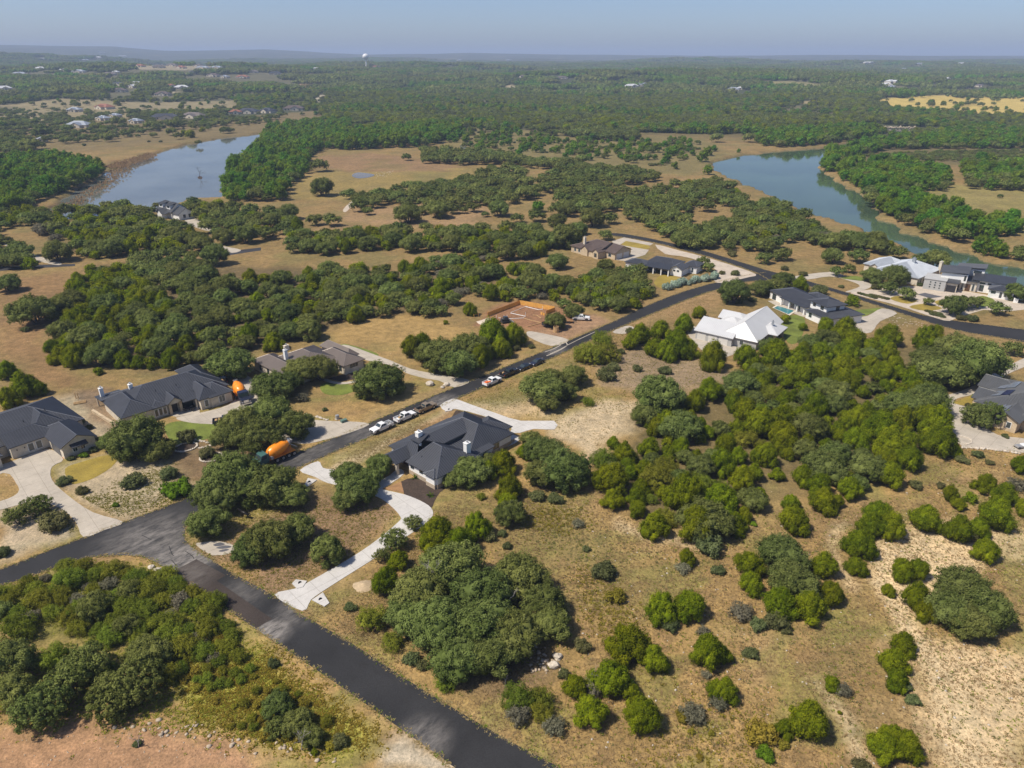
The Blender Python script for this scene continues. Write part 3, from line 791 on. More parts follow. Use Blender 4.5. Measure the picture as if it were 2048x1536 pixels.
def roof_part(root, polys, mat, smat, name='roof', seam=0.55, thick=0.17, caps=()):
    """polys: slopes whose first edge is the eave; one roof shell, its standing seams a sub-part"""
    vid = {}; vs = []; fs = []
    def vi(p):
        k = tuple(round(c, 3) for c in p)
        if k not in vid: vid[k] = len(vs); vs.append(Vector(p))
        return vid[k]
    for p in polys:
        f = [vi(q) for q in p]
        f = [f[i] for i in range(len(f)) if f[i] != f[i - 1]]
        n = (vs[f[1]] - vs[f[0]]).cross(vs[f[2]] - vs[f[0]])
        fs.append(tuple(f) if n.z > 0 else tuple(f[::-1]))
    n = len(vs)
    edges = {}
    for f in fs:
        for i in range(len(f)):
            e = (f[i], f[(i + 1) % len(f)])
            edges[e] = 1
    allv = vs + [v - Vector((0, 0, thick)) for v in vs]
    allf = list(fs) + [tuple(i + n for i in f[::-1]) for f in fs]
    for (a, b) in edges:
        if (b, a) not in edges:
            allf.append((a, a + n, b + n, b))
    ro = mesh_obj(name, allv, allf, MAT[mat], root)
    mb = MB()
    for f in fs:
        P = [vs[i] for i in f]
        # eave = lowest edge
        k = min(range(len(P)), key=lambda i: P[i].z + P[(i + 1) % len(P)].z)
        a = (P[(k + 1) % len(P)] - P[k]); 
        if a.length < 1e-3: continue
        a.normalize()
        nrm = (P[1] - P[0]).cross(P[2] - P[0]).normalized()
        if nrm.z < 0: nrm = -nrm
        b = nrm.cross(a)
        if b.z < 0: b = -b
        o = P[k]
        q = [((p - o).dot(a), (p - o).dot(b)) for p in P]
        x0 = min(x for x, _ in q); x1 = max(x for x, _ in q)
        x = x0 + seam * 0.6
        while x < x1 - 0.1:
            c = clip_line(q, x)
            if c and c[1] - c[0] > 0.4:
                A = o + a * x + b * (c[0] + 0.02); B = o + a * x + b * (c[1] - 0.04)
                w = a * 0.035; h = nrm * 0.065
                mb.add([A - w, A + h, A + w, B - w, B + h, B + w], [(0, 1, 4, 3), (1, 2, 5, 4), (0, 2, 1), (3, 4, 5)])
            x += seam
    # ridge and hip caps
    for (a, b) in edges:
        if (b, a) in edges and a < b:
            A, B = vs[a], vs[b]
            d = (B - A)
            if d.length < 0.6: continue
            d.normalize(); s = d.cross(Vector((0, 0, 1)))
            if s.length < 1e-3: continue
            s = s.normalized() * 0.10; up = Vector((0, 0, 0.06)); dn = Vector((0, 0, -0.03))
            mb.add([A - s + dn, A + up, A + s + dn, B - s + dn, B + up, B + s + dn], [(0, 1, 4, 3), (1, 2, 5, 4)])
    if mb.f:
        tag(mb.build('standing_seam', MAT[smat], ro), kind='stuff')
    return ro

class House:
    def __init__(self, px, py, ang, label, wall='stucco_white', roof='roof_dark', seam='seam_dark', base=None, loc=None, name='house'):
        p = loc if loc is not None else G(px, py)
        self.root = empty(name, (p[0], p[1], p[2] if len(p) > 2 else 0), R(ang))
        tag(self.root, label, 'house')
        self.wall, self.roof, self.seam, self.base = wall, roof, seam, base
    def wing(self, u0, u1, v0, v1, eave=2.9, ridge=5.5, axis='u', ends='hh', inset=None, oh=0.5, walls=True, seam=0.55, roof=None, wall=None, gwall=True, z0=0.0, seam_mat=None):
        """rectangular wing; v grows towards the camera side, local y is -v"""
        _eps[0] += 1
        e = eave + (_eps[0] % 9) * 0.006
        T = (lambda a, c, z: (a, c, z)) if axis == 'u' else (lambda a, c, z: (c, a, z))
        if axis == 'u': a0, a1, c0, c1 = u0, u1, -v1, -v0
        else: a0, a1, c0, c1 = -v1, -v0, u0, u1; ends = ends[::-1]
        A0, A1, C0, C1 = a0 - oh, a1 + oh, c0 - oh, c1 + oh
        cm = (c0 + c1) / 2
        half = (C1 - C0) / 2
        ins = list(inset) if inset is not None else [half, half]
        if inset is not None and axis == 'v': ins = ins[::-1]
        i0 = ins[0] if ends[0] == 'h' else 0
        i1 = ins[1] if ends[1] == 'h' else 0
        if i0 + i1 > A1 - A0 - 0.2:
            s = (A1 - A0 - 0.2) / (i0 + i1); i0 *= s; i1 *= s
        ra, rb = A0 + i0, A1 - i1
        polys = [[T(A0, C0, e), T(A1, C0, e), T(rb, cm, ridge), T(ra, cm, ridge)], [T(A1, C1, e), T(A0, C1, e), T(ra, cm, ridge), T(rb, cm, ridge)]]
        if ends[0] == 'h': polys.append([T(A0, C1, e), T(A0, C0, e), T(ra, cm, ridge)])
        if ends[1] == 'h': polys.append([T(A1, C0, e), T(A1, C1, e), T(rb, cm, ridge)])
        ro = roof_part(self.root, polys, roof or self.roof, seam_mat or self.seam, seam=seam)
        slope = (ridge - e) / half
        mb = MB()
        t = 0.0 if walls else None
        wz = e - 0.17
        if walls:
            mb.box(u0, u1, -v1, -v0, z0, wz)
        if gwall:
            for k, (en, a, s) in enumerate(((ends[0], a0, 1), (ends[1], a1, -1))):
                if en == 'g':
                    top = e - 0.2 + slope * (half)
                    x0, x1 = (a, a + 0.25 * s)
                    zb = wz if walls else e - 0.45
                    tri = [(c0, zb), (c1, zb), (c1, e - 0.2 + slope * oh), (cm, top), (c0, e - 0.2 + slope * oh)]
                    lo, hi = min(x0, x1), max(x0, x1)
                    gb = mb if walls else MB()
                    if axis == 'u': gb.prism_x(tri, lo, hi)
                    else: gb.prism_y(tri, lo, hi)
                    if not walls: gb.build('gable', MAT[wall or self.wall], self.root)
        if mb.f:
            mb.build('wall', MAT[wall or self.wall], self.root)
        if walls and self.base:
            MB().box(u0 - 0.04, u1 + 0.04, -v1 - 0.04, -v0 + 0.04, 0, 0.95 + (_eps[0] % 7) * 0.006).build('stone_base', MAT[self.base], self.root)
        return ro
    def shed(self, pts, zs_wall=None, seam=0.55, name='roof', roof=None):
        """single slope through four (u, v, z) corners, eave edge first"""
        return roof_part(self.root, [[(u, -v, z) for u, v, z in pts]], roof or self.roof, self.seam, seam=seam, name=name)
    def box(self, name, u0, u1, v0, v1, z0, z1, mat):
        return MB().box(u0, u1, -v1, -v0, z0, z1).build(name, MAT[mat], self.root)
    def _onwall(self, side, at, pos, w, z, h, t0, t1):
        """box on a wall plane: side u0/u1/v0/v1, wall coordinate at, centred at pos"""
        if side == 'v1': return (pos - w / 2, pos + w / 2, -at - t1, -at - t0, z, z + h)
        if side == 'v0': return (pos - w / 2, pos + w / 2, -at + t0, -at + t1, z, z + h)
        if side == 'u0': return (at - t1, at - t0, -pos - w / 2, -pos + w / 2, z, z + h)
        return (at + t0, at + t1, -pos - w / 2, -pos + w / 2, z, z + h)
    def window(self, side, at, pos, w=1.2, h=1.5, z=0.9, frame='frame_white', n=1):
        f = MB()
        fw = 0.09
        x = self._onwall(side, at, pos, w + 2 * fw, z - fw, h + 2 * fw, -0.02, 0.06)
        fr = MB().box(*x).build('window', MAT[frame], self.root)
        for i in range(n):
            pw = w / n
            q = self._onwall(side, at, pos - w / 2 + pw * (i + 0.5), pw - 0.07, z, h, 0.02, 0.075)
            MB().box(*q).build('pane', MAT['glass'], fr)
        return fr
    def door(self, side, at, pos, w=1.1, h=2.2, mat='wood_door', z=0.05):
        d = MB().box(*self._onwall(side, at, pos, w, z, h, -0.02, 0.06)).build('door', MAT[mat], self.root)
        MB().box(*self._onwall(side, at, pos + w * 0.38, 0.06, 1.0, 0.15, 0.06, 0.12)).build('handle', MAT['chrome'], d)
        return d
    def garage(self, side, at, pos, w=2.8, h=2.3, mat='garage_panel', rows=4):
        d = MB().box(*self._onwall(side, at, pos, w, 0.04, h, -0.02, 0.05)).build('garage_door', MAT[mat], self.root)
        ph = (h - 0.1) / rows
        for i in range(rows):
            MB().box(*self._onwall(side, at, pos, w - 0.12, 0.08 + i * ph, ph - 0.05, 0.03, 0.08)).build('panel', MAT[mat], d)
        return d
    def chimney(self, u, v, z0, z1, w=0.9, d=0.9, mat='stucco_white', cap='steel_grey'):
        c = self.box('chimney', u - w / 2, u + w / 2, v - d / 2, v + d / 2, z0, z1, mat)
        MB().box(u - w / 2 - .07, u + w / 2 + .07, -v - d / 2 - .07, -v + d / 2 + .07, z1 - 0.12, z1 + 0.03).build('cap', MAT[mat], c)
        MB().tube([(u, -v, z1), (u, -v, z1 + 0.35), (u, -v, z1 + 0.36), (u, -v, z1 + 0.45)], [0.16, 0.16, 0.26, 0.26], 10).build('flue', MAT[cap], c)
        return c
    def column(self, u, v, z1=2.8, w=0.5, mat=None):
        return self.box('column', u - w / 2, u + w / 2, v - w / 2, v + w / 2, 0, z1, mat or self.wall)
    def vents(self, pts):
        for u, v, z in pts:
            MB().tube([(u, -v, z - 0.4), (u, -v, z + 0.35)], 0.09, 8).build('vent_pipe', MAT[self.roof], self.root)

# D: white house with dark roof, portico and courtyard, in front of the road
h = House(870, 900, 47.3, 'white gabled house with charcoal metal roof, portico and two white chimneys', base='stone_tan')
h.shed([(-8.9, -5.1, 2.9), (9, -5.1, 2.9), (6.4, 2.4, 6.4), (-6.4, 2.4, 6.4)])
h.shed([(-2.6, 6.15, 5.15), (5.0, 6.15, 5.15), (6.4, 2.4, 6.4), (-6.4, 2.4, 6.4)])
h.shed([(-8.9, 4.6, 2.9), (-8.9, -5.1, 2.9), (-6.4, 2.4, 6.4)])
h.box('wall', -8.4, 6.0, -4.6, 6.0, 0, 2.75, 'stucco_white')
h.box('clerestory', -2.8, 5.2, 5.7, 6.0, 4.2, 4.98, 'glass')
h.wing(0.2, 13.4, -4.4, 10.8, 2.9, 6.45, 'v', 'hh', inset=(7, 4.2))
h.wing(-10.2, 1.0, 3.4, 12.3, 2.9, 5.85, 'v', 'hh', inset=(2.0, 5.0))
h.wing(-10.75, -8.0, 9.4, 12.0, 2.85, 3.7, 'u', 'hh', oh=0.4)
h.shed([(-1.4, 12.4, 3.05), (6.6, 12.4, 3.05), (6.6, 5.95, 4.3), (-1.4, 5.95, 4.3)])
h.box('wall', -1.0, 6.0, 6.1, 11.9, 0, 2.8, 'stucco_white')
h.wing(-12.6, -5.5, -2.2, 2.2, 2.95, 4.45, 'u', 'gg', walls=False, oh=0.35)
for v in (-1.9, 1.9): h.column(-12.2, v, 2.8, 0.6, 'limestone')
h.wing(9.8, 15.6, 1.5, 8.3, 2.85, 4.7, 'u', 'gh', oh=0.5)
h.chimney(-0.2, 10.7, 3.0, 6.1, 1.2, 1.0)
h.chimney(-5.6, 1.6, 5.6, 7.5, 1.2, 1.0)
h.shed([(-7.4, 0.9, 6.2), (-7.4, 3.9, 6.2), (-4.0, 2.9, 6.75), (-4.0, 1.9, 6.75)], seam=9)
h.box('dormer_gable', -6.9, -6.6, 1.4, 3.5, 5.3, 6.1, 'stucco_white')
for v in (4.5, 7.3): h.window('u0', -10.2, v, 0.9, 0.7, 1.7, 'trim_dark')
h.window('v1', 12.3, -8.0 + 3, 1.6, 1.5, 0.9, n=2)
h.window('v1', 12.3, -1.5, 1.6, 1.5, 0.9, n=2)
h.door('u0', -8.4, 0.0, 1.6, 2.4)
h.window('u0', -8.4, -2.6, 1.0, 1.6, 0.7)
h.window('v1', 10.8, 8.5, 2.0, 1.4, 0.9, n=2); h.garage('u1', 15.6, 5.0, 4.8, 2.3)
h.vents([(-8.4, 5.5, 4.0), (-6.5, 9.5, 4.9), (9.6, 7.5, 4.9)])
MB().box(13.9, 14.8, -9.3, -8.4, 0, 0.9).build('air_conditioner', MAT['steel_grey'], h.root)
MB().box(13.9, 14.8, -10.6, -9.7, 0, 0.9).build('air_conditioner', MAT['steel_grey'], h.root)

# A: limestone house at the frame's edge, gabled garage
h = House(100, 870, 50.4, 'cream stucco house with dark metal roof and gabled garage wing', wall='limestone')
h.wing(-17, 6.2, -14.5, 3.5, 2.9, 6.3, 'u', 'hh', inset=(6, 8))
h.wing(-2.2, 4.5, 2.0, 14.5, 2.9, 4.85, 'v', 'hg')
h.wing(-9.4, 0.5, -1.2, 5.9, 2.92, 4.95, 'u', 'gh')
h.wing(-3.5, 2.5, -8.0, 3.0, 3.6, 5.95, 'v', 'hh', walls=False, gwall=False)
h.wing(-19, -12, -4, 8, 2.9, 4.8, 'v', 'hh')
h.window('v1', 5.9, -5.6, 1.1, 1.7, 0.6); h.window('v1', 5.9, -4.0, 1.1, 1.7, 0.6)
for v in (3.2, 4.6): h.window('u0', -9.4, v, 0.9, 1.9, 0.4)
h.window('v1', 14.5, 0.2, 0.9, 1.1, 1.0, n=2); h.window('v1', 14.5, 1.8, 0.9, 1.1, 1.0, n=2)
roof_part(h.root, [[(-0.7, -15.7, 2.45), (2.7, -15.7, 2.45), (2.7, -14.5, 2.95), (-0.7, -14.5, 2.95)]], 'roof_dark', 'seam_dark', name='awning')
h.garage('u0', -2.2, 10.3, 4.9, 2.4, 'garage_dark')
for u, v in ((-8.3, 6.0), (-6.8, 6.0)):
    MB().box(u - .08, u + .08, -6.05, -5.9, 1.7, 2.0).build('wall_lamp', MAT['trim_dark'], h.root)
h.vents([(1, -2, 5.6), (-4, -1, 5.0)])
# B: long limestone house with black hipped roof
h = House(330, 810, 45, 'cream stone house with black hipped metal roof and sunken porch', wall='limestone')
h.wing(-11.6, -4.4, -7.0, 6.1, 2.9, 5.2, 'v', 'hh')
h.wing(-10.0, 14.0, -9.5, 5.5, 2.9, 6.1, 'u', 'hh', inset=(7.0, 7.0))
h.wing(-4.8, -1.4, 2.0, 6.2, 2.85, 3.9, 'v', 'hh', oh=0.4)
h.wing(-1.1, 1.8, 1.0, 6.8, 3.1, 4.5, 'v', 'hg', oh=0.45, walls=False)
h.wing(5.4, 10.0, 0.0, 9.5, 2.9, 4.95, 'v', 'hh', oh=0.45)
h.wing(7.9, 13.2, 1.0, 9.9, 2.86, 4.7, 'u', 'hh', oh=0.45)
h.wing(8.6, 14.0, -12.5, 0, 2.9, 4.7, 'v', 'hh', oh=0.5)
h.shed([(1.8, 8.1, 2.9), (5.6, 8.1, 2.9), (5.6, 4.0, 4.4), (1.8, 4.0, 4.4)])
h.shed([(-12.4, -11.5, 2.7), (-6.5, -11.5, 2.7), (-6.5, -6.0, 3.3), (-12.4, -6.0, 3.3)])
for u in (-12.0, -7.0): h.column(u, -11.0, 2.5, 0.3)
for u in (-0.9, 1.6): h.column(u, 6.5, 2.9, 0.6, 'limestone_warm')
h.column(5.0, 7.7, 2.7, 0.4)
h.door('v1', 5.5, 0.4, 1.5, 2.3, 'trim_dark'); h.window('v1', 5.5, 3.6, 2.6, 2.0, 0.3, 'trim_dark', n=3)
for u in (-4.1, -3.1, -2.1): h.window('v1', 6.2, u, 0.75, 1.7, 0.6)
h.window('v1', 6.1, -8.4, 0.9, 1.4, 0.8); h.window('v1', 9.5, 6.8, 0.9, 1.6, 0.7); h.window('v1', 9.9, 10.6, 1.5, 1.6, 0.8, n=2)
for v in (2.0, 3.4, 4.8): h.window('u0', -11.6, v, 0.7, 0.4, 1.9, 'trim_dark')
h.chimney(-5.6, -4.4, 3.5, 6.2, 0.9, 0.8); h.chimney(-11.0, -9.6, 2.2, 5.2, 0.9, 0.8)
h.vents([(-2, 2, 5.4), (3, 2.0, 5.3), (7.5, -1, 5.5), (-8, 2.2, 4.6)])
# C: brown metal roof
h = House(615, 730, 48, 'tan limestone house with brown ribbed metal roof and white chimney', wall='limestone', roof='roof_brown', seam='seam_brown')
h.wing(-11.6, -5.6, -8.2, 6.5, 2.9, 4.6, 'v', 'hg')
h.wing(-8, 5.6, -5.0, 9.8, 2.9, 5.6, 'v', 'hh', inset=(6, 6))
h.wing(2.9, 9.3, 1.0, 13.9, 2.9, 4.7, 'v', 'hh')
h.wing(7.5, 10.5, -3.5, 9.5, 2.85, 4.6, 'v', 'hh')
h.chimney(-6.3, 0.0, 3.6, 6.6, 0.9, 0.9, 'frame_white'); h.chimney(-3.0, -5.0, 4.0, 5.6, 1.4, 0.8, 'limestone')
for v in (-5, -1, 3): h.window('u0', -11.6, v, 0.9, 1.5, 0.8, 'trim_dark')
h.window('u0', 2.9, 12.0, 1.0, 1.5, 0.8, 'trim_dark')
for u in (5.2, 6.1, 7.0): h.window('v1', 13.9, u, 0.6, 0.8, 1.6, 'trim_dark')
h.door('v1', 9.8, 0.5)
# E: dark brown house far side
h = House(1200, 505, -49, 'tan stone house with dark brown roof and stone gable ribs', wall='limestone_warm', roof='roof_umber', seam='seam_umber')
h.wing(-9.5, 6.5, -7.5, 8.8, 2.9, 5.9, 'u', 'hg')
h.wing(2.0, 13.0, -5.5, 4.8, 2.9, 5.4, 'u', 'gg')
h.wing(4.5, 7.5, 0, 9.6, 2.9, 4.4, 'v', 'hg', oh=0.3)
h.wing(-2.5, 1.0, 0, 9.4, 2.9, 4.6, 'v', 'hg', oh=0.3)
h.chimney(-4.0, 6.0, 4.0, 7.2, 1.0, 1.0, 'limestone')
for v in (-2.6, 2.0): h.garage('u1', 13.0, v, 3.6, 2.3, 'garage_panel')
for u in (-7, -4.5): h.window('v1', 8.8, u, 1.2, 1.5)
h.window('v1', 9.6, 6.0, 1.2, 1.5, 0.8, 'trim_dark'); h.window('v1', 4.8, 10, 1.6, 1.4, 0.9)
# F: white house with deep porch
h = House(1320, 540, -35, 'white house with charcoal roof and deep shaded porch by the gravel yard', wall='stucco_white')
h.wing(-12.5, -4.0, 0.5, 6.6, 3.0, 4.3, 'u', 'hh')
h.wing(-5.5, 7.0, -7.8, 3.0, 2.9, 5.0, 'u', 'hh', inset=(3, 4))
h.shed([(-4.4, 7.3, 2.85), (6.9, 7.3, 2.85), (6.9, 1.8, 3.6), (-4.4, 1.8, 3.6)])
for u in (-3.8, 0.0, 3.4, 6.5): h.column(u, 6.8, 2.75, 0.4)
h.wing(6.4, 11.2, -3.0, 4.6, 2.9, 4.4, 'v', 'hg')
h.wing(9.0, 14.5, -9.5, -2.7, 3.0, 4.6, 'u', 'hh')
for u in (-3, 0, 3): h.window('v1', 3.0, u + 0.5, 2.2, 2.1, 0.2, 'trim_dark', n=2)
for u in (8.0, 9.6): h.window('v1', 4.6, u, 0.8, 0.5, 1.9, 'trim_dark')
h.window('v1', 6.6, -9, 1.4, 1.4); h.window('v1', -2.7, 12.8, 0.8, 1.8, 0.5)
# G: bright white roof
h = House(1475, 660, -37.5, 'large house with bright white metal roof and long triple garage', wall='stucco_grey', roof='roof_white', seam='seam_white')
h.wing(-7.6, 4.0, 3.0, 15.5, 2.9, 5.6, 'u', 'gg', inset=None)
h.wing(0.0, 11.0, -8.0, 14.0, 2.9, 7.0, 'v', 'gh', inset=(4, 4))
h.wing(-6.5, 2.0, -6.8, -0.5, 2.9, 4.6, 'u', 'gh')
h.wing(-5.0, 2.0, -1.5, 4.5, 2.7, 4.6, 'u', 'hh')
h.wing(7.5, 13.8, -3.6, 4.9, 2.9, 4.9, 'v', 'hh', walls=False)
for u, v in ((13.2, 4.4), (13.2, -3.0), (9.5, 4.4)): h.column(u, v, 2.8, 0.7, 'limestone_warm')
for u in (-5.6, -2.0, 1.4): h.garage('v1', 15.5, u, 2.8, 2.3, 'garage_panel')
h.window('v1', 14.0, 6.5, 1.2, 1.3); h.window('u1', 11.0, 9, 1.6, 1.5); h.window('u1', 11.0, 6.2, 1.6, 1.5)
h.chimney(11.2, 1.8, 3.5, 5.9, 0.5, 0.5, 'roof_silver')
# H: pool house, second storey
h = House(1620, 610, -70, 'white house with black roof, upper storey and a swimming pool', wall='stucco_white')
h.wing(-11.5, 9.5, -2.0, 8.4, 2.9, 4.7, 'u', 'hh')
h.wing(-4, 6.0, -6.0, 2.0, 2.9, 4.6, 'v', 'hh')
h.wing(9.2, 16.6, 1.2, 8.6, 5.6, 6.8, 'u', 'hh', oh=0.7)
h.wing(10.5, 20.5, -3.0, 11.0, 2.9, 4.2, 'v', 'hh', oh=0.6)
for u in (-3.5, 0.5, 4.5, 8): h.column(u, 9.6, 2.75, 0.5)
h.shed([(-4.2, 10.3, 2.8), (9.0, 10.3, 2.8), (9.0, 6.0, 3.4), (-4.2, 6.0, 3.4)])
for u in (-9, 0.5, 3.5): h.window('v1', 8.4, u, 1.8, 1.9, 0.3, 'trim_dark', n=2)
h.window('v1', 8.6, 11.0, 1.1, 1.1, 4.1, 'trim_dark'); h.window('v1', 8.6, 14.6, 1.3, 1.3, 4.0, 'trim_dark'); h.window('u1', 16.6, 4, 1.3, 1.3, 4.0, 'trim_dark')
h.window('v1', 11.0, 12.5, 1.4, 1.5); h.garage('u1', 20.5, 4, 4.8, 2.3)
# I: silver hipped roof
h = House(1800, 550, -50, 'big house with pale silver hipped roof and two chimneys near the river', wall='limestone', roof='roof_silver', seam='seam_silver')
h.wing(-12.8, 1.0, -8.5, 4.5, 2.9, 6.0, 'u', 'hh')
h.wing(-6, 10.5, -10.5, 10.0, 2.9, 6.6, 'v', 'hh', inset=(8, 8))
h.wing(-9.5, -6.5, 1.0, 6.3, 2.9, 4.2, 'v', 'hg', oh=0.4)
h.wing(-1.5, 2.0, 5, 11.0, 2.9, 4.6, 'v', 'hg', oh=0.4)
h.chimney(3.8, -0.5, 5.0, 7.6, 1.2, 1.0, 'roof_silver'); h.chimney(10.9, -9.0, 0.0, 6.2, 1.0, 1.4, 'limestone')
for v in (4, 7): h.window('u1', 10.5, v, 1.2, 1.6, 0.7)
for u in (4.5, 7.5): h.window('v1', 10.0, u, 1.2, 1.5, 0.8, 'trim_dark')
h.door('v1', 11.0, 0.3)
# J: modern house with shed roofs
h = House(1930, 585, -35, 'modern white house of stacked boxes with tilted dark roofs', wall='stucco_white')
h.box('wall', -13.8, -6.6, -5.0, 3.6, 0, 3.95, 'stucco_grey')
h.box('roof', -14.0, -6.4, -5.2, 3.8, 3.95, 4.15, 'stucco_grey')
h.box('wall', -6.55, -2.9, -5.0, 2.8, 0, 3.6, 'limestone')
h.shed([(-7.0, 3.4, 3.62), (-2.4, 3.4, 3.62), (-2.4, -5.2, 4.3), (-7.0, -5.2, 4.3)])
for i in range(3):
    for j in range(3):
        u, z = -11.6 + i * 1.6, 1.1 + j * 0.95
        MB().tube([(u, -3.58, z), (u, -3.66, z)], 0.27, 12).build('porthole', MAT['glass'], h.root)
h.garage('v1', 2.8, -4.7, 3.1, 2.5, 'trim_dark', 4)
h.box('wall', -2.5, 3.0, -8.0, -2.6, 0, 3.9, 'limestone')
h.shed([(-3.0, -1.9, 3.92), (3.6, -1.9, 3.92), (3.6, -8.5, 4.5), (-3.0, -8.5, 4.5)])
h.door('v1', -2.6, 0.3, 1.6, 2.6); h.window('v1', -2.6, -1.5, 0.8, 2.6, 0.3, 'frame_white', 1); h.window('v1', -2.6, 2.0, 0.8, 2.6, 0.3, 'frame_white', 1)
h.box('wall', -9.0, -0.5, -9.5, -1.5, 3.0, 6.1, 'stucco_white')
h.shed([(-9.6, -10.2, 6.9), (-9.6, -0.8, 6.15), (-0.2, -0.8, 6.9), (-0.2, -10.2, 7.5)])
h.box('wall', -4.0, 4.2, -17.0, -10.5, 0, 6.6, 'stucco_white')
h.shed([(-5.0, -9.8, 6.7), (4.6, -9.8, 7.6), (4.6, -17.5, 7.6), (-5.0, -17.5, 6.7)])
h.window('v1', -10.5, 2.0, 2.4, 0.9, 5.2, 'trim_dark', 2); h.window('v1', -1.5, -1.2, 0.5, 1.8, 3.9, 'trim_dark')
h.box('wall', 2.4, 14.0, -10.0, -3.6, 0, 4.4, 'stucco_white')
h.shed([(1.2, -2.8, 4.5), (14.6, -2.8, 4.5), (14.6, -11.0, 5.5), (1.2, -11.0, 5.5)])
h.window('v1', -3.6, 4.6, 1.2, 2.2, 0.5, 'trim_dark'); h.window('v1', -3.6, 4.6, 1.6, 0.5, 3.2, 'trim_dark', 2); h.window('v1', -3.6, 6.8, 1.0, 0.5, 3.2, 'trim_dark')
h.wing(7.2, 14.8, -5.5, 2.0, 3.1, 4.2, 'u', 'hh')
h.wing(13.0, 18, -9, -1.0, 3.1, 4.0, 'v', 'hh')
h.window('v1', 2.0, 8.6, 1.3, 0.8, 1.8, 'trim_dark'); h.window('v1', 2.0, 11.0, 0.6, 1.8, 0.6, 'trim_dark'); h.window('v1', 2.0, 12.4, 0.6, 1.2, 1.2, 'trim_dark')
h.box('wall', 15.2, 16.6, 2.5, 4.0, 0, 1.5, 'stucco_white')
# K: slate roof with solar panels
h = House(2020, 820, 40, 'grey metal roofed stone house with solar panels by the tan drive', wall='limestone_warm', roof='roof_slate', seam='seam_slate')
h.wing(-13.0, 8.0, -0.5, 5.0, 2.9, 4.6, 'u', 'gh')
h.wing(-8, 12.0, -5.5, 10.0, 2.9, 6.3, 'u', 'hh', inset=(7, 7))
h.wing(3.0, 10.5, -8.5, 0, 2.9, 4.9, 'v', 'gh')
h.wing(-6.0, 1.0, -6.8, 0, 2.9, 4.6, 'v', 'gh')
h.wing(-9.5, -2.0, 4.0, 14.0, 2.9, 4.9, 'v', 'hh')
for v in (1.0, 3.4): h.window('u0', -13.0, v, 0.9, 1.4, 0.9)
for v in (7.0, 8.6): h.window('u0', -9.5, v, 0.8, 2.0, 0.4, 'trim_dark')
h.window('u0', -6.0, -4.0, 1.0, 1.4); h.garage('v0', -6.8, -2.5, 4.6, 2.3); h.window('v0', -8.5, 7, 1.4, 1.4)
def panel_row(u0, v_lo, z_lo, v_hi, z_hi, n, w, mat):
    for i in range(n):
        a = u0 + i * (w + 0.05)
        up = Vector((0, 0, 0.14)); th = Vector((0, 0, 0.05))
        q = [Vector((a, -v_lo, z_lo)), Vector((a + w, -v_lo, z_lo)), Vector((a + w, -v_hi, z_hi)), Vector((a, -v_hi, z_hi))]
        vs = [p + up for p in q] + [p + up + th for p in q]
        mesh_obj('solar_panel', vs, [(0, 1, 2, 3), (7, 6, 5, 4), (0, 4, 5, 1), (1, 5, 6, 2), (2, 6, 7, 3), (3, 7, 4, 0)], MAT[mat], h.root)
def slope_z(v, v0, z0, v1, z1): return z0 + (z1 - z0) * (v - v0) / (v1 - v0)
for k, (a, n, m) in enumerate(((-12.0, 6, 'solar_cell'), (-12.0, 4, 'solar_cell'))):
    vl, vh = (-0.8, 0.5) if k == 0 else (0.55, 1.8)
    panel_row(a, vl, slope_z(vl, -1.0, 2.95, 2.25, 4.6), vh, slope_z(vh, -1.0, 2.95, 2.25, 4.6), n, 1.0, m)
for k in range(2):
    vl, vh = -4.5 + k * 1.75, -2.8 + k * 1.75
    panel_row(2.0 + k * 0.4, vl, slope_z(vl, -6.0, 2.95, 2.25, 6.3), vh, slope_z(vh, -6.0, 2.95, 2.25, 6.3), 5, 1.0, 'solar_cell')
    panel_row(-4.6 + k * 0.6, vl + 0.8, slope_z(vl + 0.8, -6.0, 2.95, 2.25, 6.3), vh + 0.8, slope_z(vh + 0.8, -6.0, 2.95, 2.25, 6.3), 4, 1.0, 'solar_blue' if k else 'solar_cell')
# L: riverside house
h = House(352, 432, -40, 'slate-roofed house with dormers among the oaks beside the river', wall='stucco_white', roof='roof_slate', seam='seam_slate')
h.wing(-10, 6, -5, 5, 3.4, 7.6, 'u', 'gg')
h.wing(4, 13, -4, 4.5, 3.0, 6.0, 'u', 'gg')
h.shed([(-11, 8.0, 2.8), (5, 8.0, 2.8), (5, 4.0, 4.0), (-11, 4.0, 4.0)])
h.wing(-3, 2, 3, 8.5, 2.9, 5.2, 'v', 'hg')
for v in (-1.5, 1.5): h.window('u1', 13, v, 1.2, 1.6, 1.0, 'trim_dark')
for u in (-7, 1.5): h.box('dormer', u - 2, u + 2, 0.5, 4.0, 4.3, 6.6, 'stucco_white'); h.window('v1', 4.0, u, 2.4, 0.9, 5.2, 'trim_dark', 3); h.shed([(u - 2.4, 4.5, 6.65), (u + 2.4, 4.5, 6.65), (u + 2.4, -0.2, 7.7), (u - 2.4, -0.2, 7.7)])

